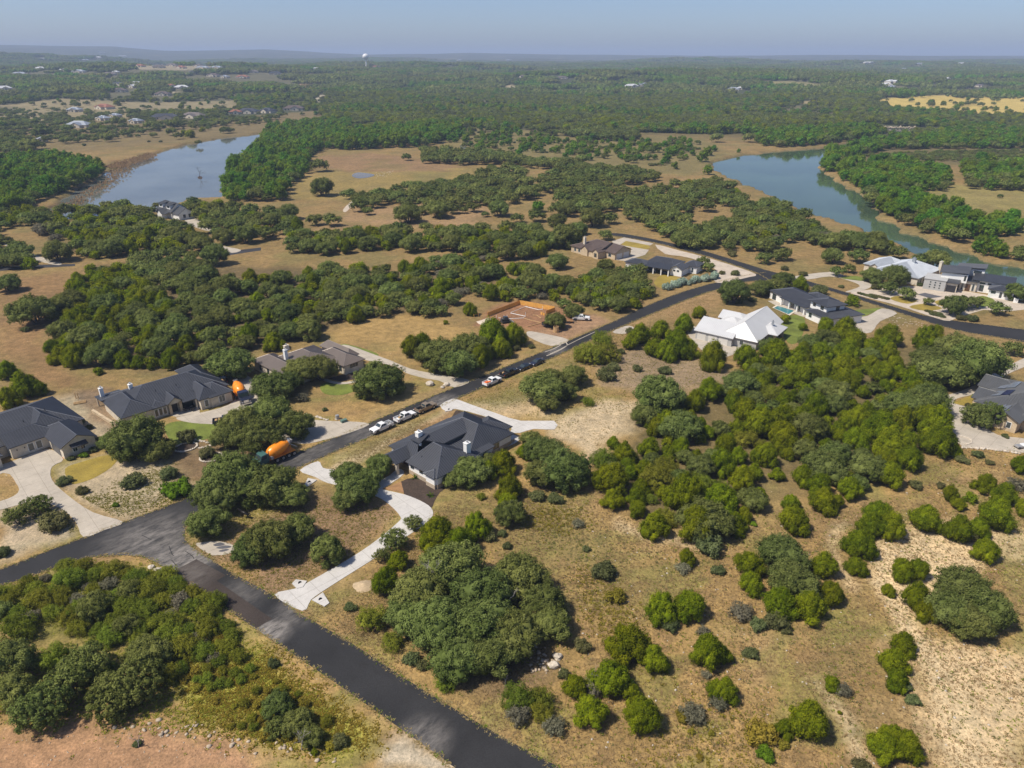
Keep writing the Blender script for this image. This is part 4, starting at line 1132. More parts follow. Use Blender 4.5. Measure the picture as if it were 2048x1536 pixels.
# far houses on the hillsides: small but whole, wall and hipped roof
FAR = {'roof_silver': 'pale', 'roof_red': 'red-roofed', 'roof_white': 'white-roofed', 'roof_dark': 'dark-roofed', 'roof_brown': 'brown-roofed', 'roof_umber': 'umber-roofed'}
FARH = []
def far_house(px, py, w, roof, place, wall='limestone'):
    p = GT(px, py)
    if p.length < 60: p = G(px, py)
    d = math.hypot(p.x, p.y)
    W = max(8.0, w * d / FPX)
    D = min(16.0, W * 0.65)
    FARH.append((p.x, p.y))
    h = House(0, 0, random.uniform(-30, 40), '%s house %s' % (FAR[roof], place), wall=wall, roof=roof, seam=roof, loc=(p.x, p.y, p.z - 0.4), name='far_house')
    h.root['group'] = 'houses ' + place
    h.wing(-W / 2, W / 2, -D / 2, D / 2, 3.6, 3.6 + D * 0.26, 'u', 'hh', seam=1e9)
    h.wing(-W * 0.1, W * 0.32, 0, D * 0.85, 3.55, 3.6 + D * 0.2, 'v', 'hg', seam=1e9)
    for u in (-W * 0.38, -W * 0.22): h.window('v1', D / 2, u, 1.5, 1.7, 0.9, 'trim_dark')
    h.window('v1', D * 0.85, W * 0.11, 2.0, 1.7, 0.9, 'trim_dark')
S1 = 2.926
PL = 'on the tan shore beyond the river'; PH = 'on the wooded hill beyond the river'; PF = 'on the hazy ridge behind the hill'; PR = 'on the far right-hand slope'; PM = 'on the low rise in the far forest'
for zx, zy, w, r, pl in ((470, 745, 110, 'roof_silver', PL), (800, 722, 60, 'roof_silver', PL), (965, 697, 130, 'roof_dark', PL), (1140, 690, 130, 'roof_brown', PL), (1380, 668, 60, 'roof_red', PL), (1455, 662, 100, 'roof_dark', PL), (1570, 660, 80, 'roof_dark', PL), (1720, 645, 100, 'roof_umber', PL), (615, 640, 90, 'roof_red', PL), (250, 830, 40, 'roof_silver', PL),
        (610, 705, 60, 'roof_silver', PL), (680, 690, 50, 'roof_silver', PL), (440, 655, 60, 'roof_silver', PL),
        (800, 497, 60, 'roof_white', PH), (790, 515, 60, 'roof_white', PH), (700, 502, 80, 'roof_dark', PH), (1065, 522, 70, 'roof_white', PH), (1000, 510, 40, 'roof_red', PH), (700, 540, 70, 'roof_umber', PH), (955, 560, 70, 'roof_umber', PH), (20, 527, 70, 'roof_white', PH),
        (820, 392, 50, 'roof_red', PH), (930, 397, 60, 'roof_brown', PH), (1010, 388, 50, 'roof_brown', PH), (1090, 384, 60, 'roof_white', PH), (1190, 403, 70, 'roof_silver', PH), (1270, 402, 60, 'roof_silver', PH), (1140, 437, 60, 'roof_dark', PH), (1250, 447, 60, 'roof_umber', PH), (1470, 427, 70, 'roof_brown', PH), (1610, 437, 60, 'roof_dark', PH), (1420, 457, 60, 'roof_red', PH), (1845, 412, 60, 'roof_white', PH), (1060, 400, 50, 'roof_red', PH), (1320, 460, 40, 'roof_silver', PH), (1160, 392, 40, 'roof_brown', PH),
        (240, 410, 46, 'roof_white', PF), (380, 416, 40, 'roof_white', PF), (465, 427, 60, 'roof_silver', PF), (115, 440, 60, 'roof_silver', PF), (565, 342, 46, 'roof_white', PF), (316, 331, 24, 'roof_white', PF), (250, 353, 30, 'roof_white', PF), (600, 310, 30, 'roof_silver', PF), (680, 428, 30, 'roof_white', PF), (555, 405, 40, 'roof_silver', PF), (640, 440, 60, 'roof_brown', PF), (170, 445, 40, 'roof_brown', PF), (500, 355, 30, 'roof_silver', PF), (720, 330, 40, 'roof_silver', PF)):
    far_house(zx / S1, zy / S1, w / S1, r, pl)
for zx, zy, w, r, pl in ((1265, 487, 60, 'roof_white', PR), (1240, 506, 50, 'roof_white', PR), (1595, 466, 26, 'roof_white', PR), (1870, 420, 26, 'roof_brown', PR), (345, 532, 60, 'roof_silver', PR), (392, 526, 40, 'roof_white', PR), (1630, 372, 40, 'roof_white', PR), (1680, 376, 40, 'roof_white', PR), (1760, 392, 30, 'roof_white', PR), (1270, 517, 40, 'roof_silver', PR), (1780, 512, 30, 'roof_brown', PR), (1345, 410, 30, 'roof_silver', PR), (1140, 373, 60, 'roof_white', PR), (1440, 380, 40, 'roof_silver', PR)):
    far_house(1348 + zx / S1, zy / S1, w / S1, r, pl)
for zx, zy, w, r, pl in ((1705, 512, 70, 'roof_white', PM), (1765, 505, 70, 'roof_silver', PM), (212, 397, 40, 'roof_red', PM), (988, 356, 40, 'roof_silver', PM), (1300, 462, 60, 'roof_brown', PM), (1075, 455, 40, 'roof_brown', PM), (425, 500, 30, 'roof_red', PM), (1255, 410, 20, 'roof_white', PM), (1210, 385, 20, 'roof_white', PM), (700, 356, 30, 'roof_silver', PM)):
    far_house(680 + zx / S1, zy / S1, w / S1, r, pl)

# water tower
p = GT(733, 136)
dT = math.hypot(p.x, p.y)
k = dT / FPX * 1.3
tw = empty('water_tower', p)
tag(tw, 'white ball-shaped water tower rising from the far forest', 'water tower')
prof = [(0, 2.6), (1.2, 1.7), (4, 1.35), (10, 1.1), (13.2, 1.2), (14.3, 1.7)]
MB().tube([(0, 0, z * k * 0.75) for z, _ in prof], [r * k * 0.75 for _, r in prof], 20).build('stem', MAT['tower_white'], tw, True)
rb = 4.3 * k; zc = 14.0 * k * 0.75 + rb * 0.75
MB().tube([(0, 0, zc - rb * math.cos(math.pi * i / 14) * 0.88) for i in range(15)], [max(0.05, rb * math.sin(math.pi * i / 14)) for i in range(15)], 28).build('tank', MAT['tower_white'], tw, True)
# ------------------------------------------------------------------ vegetation: crowns of leaf-sized faces, tapered limbs
def ico(sub):
    bm = bmesh.new(); bmesh.ops.create_icosphere(bm, subdivisions=sub, radius=1)
    v = np.array([q.co[:] for q in bm.verts]); f = np.array([[q.index for q in fc.verts] for fc in bm.faces]); bm.free()
    return v, f
ICO1 = ico(1); ICO2 = ico(2)

def crown_mesh(name, lobes, n, size, bias, mat, seed, core=0.84, elong=1.5, updraft=0.0, subs=2, clumps=240, csize=0.085):
    """lobes: (centre, radii). Leaf sprays over the lobes' skins plus a rough inner mass"""
    rg = np.random.default_rng(seed)
    C = np.array([l[0] for l in lobes], float); RR = np.array([l[1] for l in lobes], float)
    L = len(lobes)
    area = (RR[:, 0] * RR[:, 1] * RR[:, 2]) ** (2 / 3)
    nc = clumps * 3
    cl = rg.choice(L, nc, p=area / area.sum())
    d = rg.normal(size=(nc, 3)); d[:, 2] += 0.25; d /= np.linalg.norm(d, axis=1)[:, None]
    cp = C[cl] + d * RR[cl] * (0.82 + 0.26 * rg.random(nc))[:, None]
    keep = cp[:, 2] > 0.03
    for j in range(L):
        q = np.linalg.norm((cp - C[j]) / RR[j], axis=1)
        keep &= ~((q < 0.80) & (cl != j))
    sel = np.where(keep)[0][:clumps]
    cp, cd, cl = cp[sel], d[sel] / RR[cl[sel]], cl[sel]
    cd /= np.linalg.norm(cd, axis=1)[:, None]
    csz = csize * rg.uniform(0.6, 1.35, len(sel))
    ci = rg.choice(len(sel), n, p=csz ** 2 / (csz ** 2).sum())
    off = rg.normal(size=(n, 3)); off /= np.linalg.norm(off, axis=1)[:, None]
    rr_ = csz[ci] * (0.55 + 0.75 * rg.random(n))
    p = cp[ci] + off * rr_[:, None] * np.array([1, 1, 1 + 0.5 * updraft]) + cd[ci] * (csz[ci] * 0.3)[:, None]
    p[:, 2] = np.maximum(p[:, 2], 0.02)
    li = cl[ci]; m = n
    nr = off * 0.75 + cd[ci] * 0.75 + rg.normal(size=(m, 3)) * bias * 0.7 + np.array([0, 0, 0.3]); nr /= np.linalg.norm(nr, axis=1)[:, None]
    clump_t = rg.normal(size=len(sel)) * 0.17
    t = rg.normal(size=(m, 3)) + np.array([0, 0, updraft])
    t -= nr * (t * nr).sum(1)[:, None]; t /= np.linalg.norm(t, axis=1)[:, None]
    b = np.cross(nr, t)
    s = size * rg.uniform(0.55, 1.35, m)
    a = t * (s * elong)[:, None] * 0.5; c = b * (s / elong)[:, None] * 0.62
    bend = nr * (s * 0.22)[:, None]
    V = np.stack([p - a, p - c + bend, p + a, p + c + bend], 1).reshape(-1, 3)
    F = np.arange(m * 4).reshape(-1, 4)
    lobe_t = rg.uniform(0.15, 0.75, L)
    tone = np.repeat(np.clip(lobe_t[li] + clump_t[ci] + rg.normal(size=m) * 0.25, 0, 1), 4)
    if core > 0:
        iv, jf = ICO2 if subs == 2 else ICO1
        for j in range(L):
            k = 1 + 0.16 * rg.normal(size=(len(iv), 1))
            q = C[j] + iv * RR[j] * core * k
            q[:, 2] = np.maximum(q[:, 2], 0.03)
            base = len(V)
            V = np.concatenate([V, q])
            F = np.concatenate([F, np.concatenate([jf, jf[:, :1]], 1) + base]) if False else F
            tone = np.concatenate([tone, np.clip(lobe_t[j] * 0.8 + rg.normal(size=len(q)) * 0.15, 0, 1)])
            crown_mesh.tri.append(jf + base)
    tri = np.concatenate(crown_mesh.tri) if crown_mesh.tri else np.zeros((0, 3), int)
    crown_mesh.tri.clear()
    me = bpy.data.meshes.new(name)
    nq, ntq = len(F), len(tri)
    me.vertices.add(len(V)); me.loops.add(nq * 4 + ntq * 3); me.polygons.add(nq + ntq)
    me.vertices.foreach_set('co', V.astype(np.float32).ravel())
    me.loops.foreach_set('vertex_index', np.concatenate([F.ravel(), tri.ravel()]).astype(np.int32))
    me.polygons.foreach_set('loop_start', np.concatenate([np.arange(nq) * 4, nq * 4 + np.arange(ntq) * 3]).astype(np.int32))
    me.update(calc_edges=True)
    at = me.attributes.new('tone', 'FLOAT', 'POINT'); at.data.foreach_set('value', tone.astype(np.float32))
    me.materials.append(MAT[mat])
    return me
crown_mesh.tri = []

def limb(mb, a, b, r0, r1, rg, n=5, wob=0.08, sides=6):
    a = np.array(a, float); b = np.array(b, float)
    pts = []
    for i in range(n + 1):
        t = i / n
        q = a + (b - a) * t
        if 0 < i < n: q = q + rg.normal(size=3) * wob * np.linalg.norm(b - a) * 0.6
        pts.append(q)
    mb.tube(pts, [r0 + (r1 - r0) * i / n for i in range(n + 1)], sides)
    return pts

def trunk_mesh(name, lobes, seed, fork=0.28, r0=0.075, stems=3, mat='bark', spread=0.06):
    rg = np.random.default_rng(seed); mb = MB()
    starts = []
    for s in range(stems):
        th = 2 * math.pi * s / stems + rg.uniform(-.5, .5)
        b0 = (spread * math.cos(th), spread * math.sin(th), -0.05)
        e0 = (spread * 3.2 * math.cos(th), spread * 3.2 * math.sin(th), fork * rg.uniform(0.8, 1.3))
        limb(mb, b0, e0, r0 * (1 if stems == 1 else 0.8), r0 * 0.6, rg, 3, 0.05, 7)
        starts.append(e0)
    for l in lobes:
        c = l[0]
        s = min(starts, key=lambda q: (q[0] - c[0]) ** 2 + (q[1] - c[1]) ** 2)
        limb(mb, s, (c[0] * 0.95, c[1] * 0.95, c[2]), r0 * 0.48, r0 * 0.12, rg, 4, 0.12, 5)
    me = bpy.data.meshes.new(name); me.from_pydata(mb.v, [], mb.f); me.materials.append(MAT[mat])
    return me

def lobes_oak(seed, n=16, flat=0.62):
    rg = np.random.default_rng(seed); out = []
    for i in range(n):
        th = i * 2.399 + rg.uniform(-.3, .3); rr = 0.80 * math.sqrt((i + 0.5) / n)
        r = rg.uniform(0.24, 0.38) * (1.1 - 0.25 * rr)
        z = 0.98 - 0.50 * rr ** 2 + rg.uniform(-.12, .12)
        out.append(((rr * math.cos(th), rr * math.sin(th), z), (r * 1.12, r * 1.12, r * flat * 1.25)))
    for i in range(5):
        th = rg.uniform(0, 6.28); rr = rg.uniform(0.55, 0.75); r = rg.uniform(.2, .28)
        out.append(((rr * math.cos(th), rr * math.sin(th), rg.uniform(.3, .5)), (r, r, r * 0.8)))
    return out
def lobes_juniper(seed, tall=1.45, n=15):
    rg = np.random.default_rng(seed); out = []
    out.append(((0, 0, tall * 0.5), (0.62, 0.62, tall * 0.48)))
    for i in range(n):
        th = i * 2.399 + rg.uniform(-.4, .4); lv = rg.uniform(0.05, 1)
        rr = 0.70 * (1 - lv ** 2.2) * rg.uniform(.85, 1.1)
        z = tall * (0.16 + 0.72 * lv); r = rg.uniform(0.20, 0.33) * (1.15 - 0.35 * lv)
        out.append(((rr * math.cos(th), rr * math.sin(th), z), (r, r, r * rg.uniform(1.1, 1.5))))
    return out
def lobes_river(seed, tall=1.75, n=18):
    rg = np.random.default_rng(seed); out = [((0, 0, tall * 0.55), (0.6, 0.6, tall * 0.40))]
    for i in range(n):
        th = i * 2.399; lv = rg.uniform(0.0, 1)
        rr = 0.72 * math.sqrt(max(0, 1 - (lv * 1.7 - 0.75) ** 2)) * rg.uniform(.8, 1.1)
        z = tall * (0.22 + 0.68 * lv); r = rg.uniform(0.22, 0.36)
        out.append(((rr * math.cos(th), rr * math.sin(th), z), (r, r, r * 1.0)))
    return out
def lobes_shrub(seed, tall=0.95, n=10):
    rg = np.random.default_rng(seed); out = []
    for i in range(n):
        th = i * 2.399 + rg.uniform(-.3, .3); rr = 0.66 * math.sqrt((i + .4) / n); r = rg.uniform(.26, .42)
        out.append(((rr * math.cos(th), rr * math.sin(th), tall * (0.55 - 0.25 * rr) + rg.uniform(-.08, .12)), (r, r, r * 0.95)))
    return out

KIND = {}
def make_kind(key, name, nvar, lobef, nleaf, size, bias, mat, core, height, fork, r0, stems, bark='bark', cat='tree', elong=1.5, updraft=0.0, clumps=240, csize=0.085):
    cr, tr = [], []
    for i in range(nvar):
        lb = lobef(hash_seed(key, i))
        cr.append(crown_mesh(key + '_crown', lb, nleaf, size, bias, mat, hash_seed(key, i) + 1, core, elong, updraft, 2, clumps, csize))
        tr.append(trunk_mesh(key + '_trunk', lb, hash_seed(key, i) + 2, fork, r0, stems, bark))
    KIND[key] = dict(name=name, crowns=cr, trunks=tr, height=height, cat=cat)
def hash_seed(key, i): return sum(ord(c) * (7 + j) for j, c in enumerate(key)) + i * 101
make_kind('oak', 'live_oak', 6, lobes_oak, 13000, 0.046, 0.60, 'leaf_oak', 0.76, 1.40, 0.30, 0.075, 3, clumps=330, csize=0.095)
make_kind('jun', 'juniper', 6, lobes_juniper, 11500, 0.046, 0.55, 'leaf_juniper', 0.82, 1.50, 0.12, 0.06, 2, elong=1.9, updraft=0.9, clumps=280, csize=0.095)
make_kind('riv', 'riverside_tree', 4, lobes_river, 6500, 0.070, 0.6, 'leaf_river', 0.72, 1.85, 0.45, 0.06, 2, clumps=220, csize=0.11)
make_kind('brush', 'mesquite_bush', 4, lambda s: lobes_shrub(s, 1.15, 14), 4600, 0.052, 0.8, 'leaf_brush', 0.45, 1.10, 0.15, 0.03, 4, clumps=110, csize=0.13, elong=2.2, updraft=0.6, cat='bush')
make_kind('shrub', 'shrub', 4, lobes_shrub, 2600, 0.085, 0.7, 'leaf_shrub', 0.72, 0.95, 0.1, 0.035, 4, elong=1.6, cat='bush')
make_kind('grey', 'grey_shrub', 3, lobes_shrub, 1900, 0.075, 0.9, 'leaf_grey', 0.5, 0.95, 0.1, 0.03, 5, 'dead_wood', elong=2.4, cat='bush')
make_kind('yel', 'yellow_shrub', 2, lobes_shrub, 2600, 0.08, 0.7, 'leaf_yellow', 0.65, 0.95, 0.1, 0.035, 4, cat='bush')
make_kind('bright', 'bright_shrub', 2, lobes_shrub, 3000, 0.075, 0.6, 'leaf_bright', 0.85, 0.85, 0.1, 0.035, 4, cat='bush')
make_kind('open', 'open_oak', 3, lambda s: lobes_oak(s, 14, 0.75), 5600, 0.060, 0.8, 'leaf_oak', 0.4, 1.40, 0.35, 0.06, 2)

KTEXT = {'oak': 'dark grey-green live oak', 'jun': 'olive-green juniper', 'riv': 'lush green tree', 'brush': 'feathery light green bush', 'shrub': 'low grey-green shrub', 'grey': 'silvery grey shrub', 'yel': 'yellowish shrub', 'bright': 'bright green shrub', 'open': 'open-crowned live oak'}
REQ = []      # (x, y, radius, kind, place)
def tree(kind, px, py, w, place):
    K = KIND[kind]['height']
    z = 1.5; r = 2.0
    for _ in range(6):
        p = G(px, py, z)
        dep = p.y * math.cos(PITCH) + (HCAM - z) * math.sin(PITCH)
        r = w / 2 * dep / FPX
        z = min(K * r * 0.55, 20)
    REQ.append((p.x, p.y, r / 1.04, kind, place))
def trees(off, s, place, lst):
    for it in lst:
        tree(it[0], off[0] + it[1] / s, off[1] + it[2] / s, it[3] / s, place)
def inside_any(x, y, r):
    return False
def grove(place, poly_px, mix, rmin, rmax, fill=1.0, z=2.0, seed=1, gap=0.0):
    """fill an outline with trees of mixed kinds; mix: {kind: (share, size factor)}"""
    rg = random.Random(seed)
    pw = [tuple(G(p[0], p[1], z)[:2]) for p in poly_px]
    xs = [p[0] for p in pw]; ys = [p[1] for p in pw]
    area = abs(sum(pw[i][0] * pw[(i + 1) % len(pw)][1] - pw[(i + 1) % len(pw)][0] * pw[i][1] for i in range(len(pw)))) / 2
    rm = (rmin + rmax) / 2
    tries = int(area / (rm * rm) * 6)
    got = []
    X = np.array([rg.uniform(min(xs), max(xs)) for _ in range(tries * 2)]); Y = np.array([rg.uniform(min(ys), max(ys)) for _ in range(tries * 2)])
    ok = pip(X, Y, pw)
    if gap > 0: ok &= (wav(X, Y, rm * 9, 3) + 0.5 * wav(X, Y, rm * 4, 8)) < (0.6 - gap)
    for hx, hy in FARH:
        hd = math.hypot(hx, hy); ux, uy = hx / hd, hy / hd
        a = (X - hx) * ux + (Y - hy) * uy; b = np.abs(-(X - hx) * uy + (Y - hy) * ux)
        ok &= ~((a > -hd * 0.07) & (a < 12) & (b < 14))
    ks = list(mix); ws = [mix[k][0] for k in ks]
    cell = {}
    for x, y in zip(X[ok], Y[ok]):
        k = rg.choices(ks, ws)[0]
        r = rg.uniform(rmin, rmax) * mix[k][1]
        good = True
        cx, cyy = int(x // (rmax * 2)), int(y // (rmax * 2))
        for a in (-1, 0, 1):
            for b in (-1, 0, 1):
                for (qx, qy, qr) in cell.get((cx + a, cyy + b), ()):
                    if (qx - x) ** 2 + (qy - y) ** 2 < ((qr + r) * 0.72 / fill) ** 2: good = False
        if good:
            cell.setdefault((cx, cyy), []).append((x, y, r))
            REQ.append((x, y, r, k, place))
s = 2.926
O = (1348, 1011)
P_SAND = 'on the dry slope around the sandy track'
trees(O, s, P_SAND, [('jun', 130, 110, 250), ('jun', 75, 300, 120), ('shrub', 200, 220, 200), ('jun', 700, 70, 210), ('oak', 640, 270, 300), ('jun', 440, 330, 210), ('jun', 880, 340, 190), ('jun', 920, 500, 200), ('jun', 620, 560, 230), ('jun', 790, 575, 240), ('oak', 700, 420, 320), ('jun', 450, 450, 160),
  ('jun', 100, 570, 230), ('grey', 400, 620, 170), ('shrub', 600, 665, 170), ('shrub', 490, 690, 120), ('jun', 200, 850, 240), ('jun', 290, 870, 130), ('shrub', 450, 855, 110), ('jun', 290, 1065, 200), ('grey', 265, 1150, 140), ('grey', 110, 1200, 190), ('yel', 50, 1230, 100), ('grey', 190, 985, 70),
  ('yel', 505, 1320, 220), ('jun', 790, 1250, 280), ('jun', 650, 1300, 130), ('jun', 1230, 1400, 230), ('jun', 1360, 1400, 220), ('jun', 1290, 1330, 160), ('jun', 930, 1035, 110), ('grey', 990, 1075, 110), ('jun', 1345, 800, 170), ('jun', 1290, 905, 200), ('jun', 1310, 1020, 150), ('shrub', 1345, 1050, 110), ('shrub', 1400, 1130, 100),
  ('jun', 1070, 350, 145), ('jun', 1090, 220, 210), ('jun', 1170, 100, 200), ('jun', 1280, 110, 200), ('jun', 1480, 60, 220), ('jun', 1670, 130, 200), ('jun', 1780, 130, 160), ('shrub', 1720, 170, 120), ('jun', 1890, 50, 220), ('jun', 1830, 250, 190), ('jun', 1340, 370, 160), ('jun', 1430, 370, 160), ('jun', 1255, 495, 90), ('jun', 1420, 530, 190),
  ('oak', 1680, 480, 300), ('oak', 1830, 590, 300), ('oak', 1610, 600, 260), ('jun', 1480, 600, 160), ('oak', 1740, 680, 260), ('oak', 1900, 640, 150),
  ('yel', 100, 1320, 50), ('yel', 220, 1330, 50), ('bright', 465, 105, 50), ('yel', 150, 1470, 50), ('jun', 970, 1210, 32), ('yel', 640, 1400, 80), ('bright', 540, 1450, 130), ('shrub', 1100, 1520, 120), ('shrub', 260, 370, 100), ('grey', 50, 360, 110), ('grey', 170, 730, 90), ('shrub', 660, 730, 70)])
O = (680, 1011)
P_MOT = 'in the big oak motte beside the side road'
P_MID = 'on the grassy slope between the motte and the sandy track'
trees(O, s, P_MOT, [('oak', 640, 340, 420), ('oak', 1050, 390, 360), ('oak', 460, 500, 330), ('oak', 840, 500, 360), ('oak', 850, 680, 420), ('oak', 560, 680, 380), ('oak', 1190, 560, 280), ('oak', 1010, 740, 340), ('oak', 690, 880, 330), ('oak', 900, 880, 300), ('oak', 1240, 690, 260), ('oak', 390, 620, 280),
  ('jun', 570, 160, 250), ('jun', 700, 200, 230), ('jun', 340, 310, 150), ('jun', 270, 440, 200), ('open', 320, 200, 160), ('open', 430, 95, 110), ('open', 250, 290, 110), ('brush', 180, 660, 210), ('brush', 300, 790, 150), ('shrub', 420, 890, 120), ('brush', 620, 1030, 150)])
trees(O, s, P_MID, [('jun', 800, 110, 190), ('oak', 990, 40, 190), ('shrub', 1420, 815, 120), ('shrub', 1550, 370, 170), ('yel', 1610, 520, 140), ('jun', 1690, 780, 290), ('jun', 1840, 890, 200), ('jun', 1590, 990, 290), ('jun', 1380, 1050, 190), ('grey', 1480, 1060, 160), ('jun', 1470, 1190, 240), ('jun', 1770, 1220, 260), ('jun', 1700, 1080, 150), ('jun', 1890, 580, 230), ('jun', 2030, 560, 180), ('shrub', 1930, 690, 130),
  ('brush', 1040, 1110, 220), ('brush', 1160, 1130, 200), ('grey', 1040, 1210, 180), ('grey', 1250, 1290, 170), ('brush', 1180, 1200, 160), ('grey', 1390, 100, 90), ('shrub', 1310, 980, 90), ('shrub', 480, 930, 90), ('shrub', 60, 590, 90), ('shrub', 980, 230, 70), ('shrub', 1440, 250, 60), ('shrub', 950, 160, 70), ('shrub', 870, 180, 90)])
O = (0, 1011)
P_CORN = 'on the corner lot beside the worn junction'
P_BL = 'in the overgrown lot below the junction'
trees(O, s, P_CORN, [('oak', 1220, 90, 240), ('oak', 1560, 190, 320), ('oak', 1740, 140, 220), ('oak', 1470, 250, 230), ('oak', 1910, 260, 210)])
trees(O, s, 'in the stony front yard by the concrete driveway', [('shrub', 310, 90, 190), ('open', 90, 60, 150), ('shrub', 15, 265, 110)])
trees(O, s, P_BL, [('brush', 100, 700, 240), ('oak', 50, 900, 300), ('open', 400, 1020, 320), ('open', 780, 1030, 330), ('open', 230, 1180, 320), ('open', 510, 900, 260), ('oak', 860, 860, 260), ('open', 640, 1110, 320), ('brush', 330, 880, 200), ('brush', 600, 960, 180), ('brush', 980, 980, 160), ('oak', 60, 1080, 260), ('brush', 420, 640, 200), ('oak', 1620, 1160, 200), ('oak', 1740, 1250, 190), ('oak', 1820, 1350, 150), ('shrub', 1600, 920, 80), ('jun', 1840, 1440, 50), ('open', 1620, 1300, 150), ('oak', 740, 700, 160), ('shrub', 1990, 1370, 120), ('shrub', 800, 1390, 60)])
grove(P_BL, zp(O, s, [(-100, 520), (250, 400), (520, 330), (800, 400), (960, 390), (1270, 570), (1320, 800), (1200, 930), (950, 900), (780, 790), (560, 760), (300, 640), (-100, 640)]), {'brush': (0.84, 1.1), 'grey': (0.10, 0.8), 'oak': (0.06, 1.1)}, 1.2, 2.4, 1.15, 1.0, 5)
grove(P_BL, zp(O, s, [(1180, 540), (1290, 560), (1380, 760), (1480, 920), (1350, 1060), (1120, 1050), (980, 960), (1150, 800)]), {'brush': (0.72, 0.8), 'yel': (0.28, 0.6)}, 0.9, 2.0, 0.9, 1.0, 6)
grove(P_BL, zp(O, s, [(1300, 1000), (1500, 930), (1900, 1180), (1950, 1400), (1500, 1330), (1200, 1250)]), {'brush': (0.5, 0.7), 'yel': (0.5, 0.6)}, 0.8, 1.6, 0.75, 1.0, 8, 0.35)
O = (0, 500)
P_YB = 'in the front yard of the stone house'
trees(O, s, P_YB, [('oak', 800, 1090, 330), ('oak', 920, 1160, 190), ('oak', 650, 1110, 160), ('oak', 720, 1180, 160), ('oak', 1400, 1010, 260), ('oak', 1590, 950, 280), ('oak', 1730, 1010, 220), ('oak', 1510, 1090, 280), ('oak', 1330, 1080, 200), ('shrub', 1090, 1085, 130), ('shrub', 1210, 1180, 110), ('bright', 1030, 1390, 200), ('shrub', 770, 1345, 150), ('shrub', 370, 1345, 100), ('shrub', 985, 1300, 120), ('open', 210, 1480, 170), ('shrub', 480, 1400, 90), ('shrub', 1210, 1350, 130), ('bright', 675, 1490, 45),
  ('bright', 490, 1195, 62), ('shrub', 545, 1165, 58), ('shrub', 412, 1215, 52), ('shrub', 390, 960, 60), ('shrub', 470, 1000, 60), ('shrub', 520, 1035, 50), ('shrub', 580, 1100, 50)])
trees(O, s, P_CORN, [('oak', 1350, 1320, 350), ('oak', 1590, 1350, 330), ('oak', 1250, 1430, 280), ('oak', 1700, 1420, 230), ('oak', 1480, 1385, 260)])
trees(O, s, 'around the brown-roofed house', [('oak', 1590, 780, 260), ('oak', 1760, 690, 230), ('oak', 1870, 690, 210), ('oak', 1700, 760, 170), ('grey', 1765, 860, 90), ('oak', 1340, 650, 270), ('oak', 1250, 590, 190), ('oak', 1390, 700, 150)])
P_GL = 'in the dense grove behind the stone house'
P_FL = 'on the dry field left of the dense grove'
trees(O, s, P_FL, [('oak', 190, 340, 260), ('oak', 340, 320, 160), ('jun', 405, 650, 80), ('jun', 40, 700, 130), ('jun', 130, 790, 180), ('jun', 210, 800, 130), ('jun', 40, 860, 140), ('oak', 40, 180, 160), ('oak', 330, 0, 170), ('oak', 60, 60, 130), ('shrub', 150, 460, 60), ('jun', 575, 705, 60), ('shrub', 1900, 930, 40)])
grove(P_GL, zp(O, s, [(270, 540), (420, 440), (360, 350), (430, 190), (530, 110), (720, 90), (960, 250), (1000, 340), (700, 480), (600, 640), (480, 640), (300, 610)]), {'jun': (0.7, 0.95), 'oak': (0.3, 1.2)}, 2.2, 4.0, 1.12, 2.5, 11)
grove(P_GL, zp(O, s, [(580, 640), (720, 460), (1000, 300), (1120, 100), (1250, 170), (1430, 150), (1850, 130), (2100, 90), (2100, 390), (1880, 400), (1870, 500), (1660, 560), (1500, 540), (1430, 560), (1190, 530), (1140, 640), (850, 650)]), {'oak': (0.74, 1.15), 'jun': (0.26, 0.85)}, 2.2, 4.2, 0.93, 2.5, 12, 0.30)
grove(P_GL, zp(O, s, [(720, 60), (900, 20), (1150, 30), (1230, 150), (1080, 220), (900, 200)]), {'oak': (1, 1.1)}, 2.8, 4.0, 1.0, 2.5, 13)
O = (680, 500)
P_UP = 'in the grove behind the building site'
grove(P_UP, zp(O, s, [(-100, 100), (200, 90), (420, 80), (600, 40), (880, 0), (960, 110), (1100, 80), (1250, 160), (1340, 200), (1250, 250), (930, 260), (700, 260), (630, 350), (480, 350), (360, 300), (280, 360), (-100, 370)]), {'oak': (0.6, 1.15), 'jun': (0.34, 0.85), 'grey': (0.06, 0.7)}, 2.2, 4.1, 0.95, 2.5, 14, 0.24)
grove('beside the road below the white porch house', zp(O, s, [(1350, 200), (1480, 130), (1700, 110), (1820, 190), (1800, 260), (1680, 320), (1540, 320), (1480, 300), (1350, 250)]), {'oak': (0.7, 1.1), 'jun': (0.3, 0.9)}, 2.4, 3.4, 1.05, 2.5, 15)
P_RD = 'beside the straight road with parked trucks'
trees(O, s, P_RD, [('oak', 220, 740, 310), ('oak', 150, 800, 160), ('oak', 310, 790, 150), ('jun', 420, 560, 150), ('oak', 600, 590, 290), ('oak', 750, 570, 230), ('jun', 890, 500, 220), ('jun', 1010, 490, 180), ('oak', 690, 650, 230), ('jun', 820, 620, 170), ('jun', 940, 570, 150), ('oak', 520, 600, 180), ('jun', 480, 540, 140), ('shrub', 1030, 570, 60), ('shrub', 1120, 560, 50)])
trees(O, s, 'on the building site', [('oak', 1370, 345, 130), ('oak', 1265, 410, 130), ('jun', 760, 345, 95), ('oak', 1310, 310, 90), ('jun', 620, 420, 35)])
P_PM = 'on the rough plot across the road from the building site'
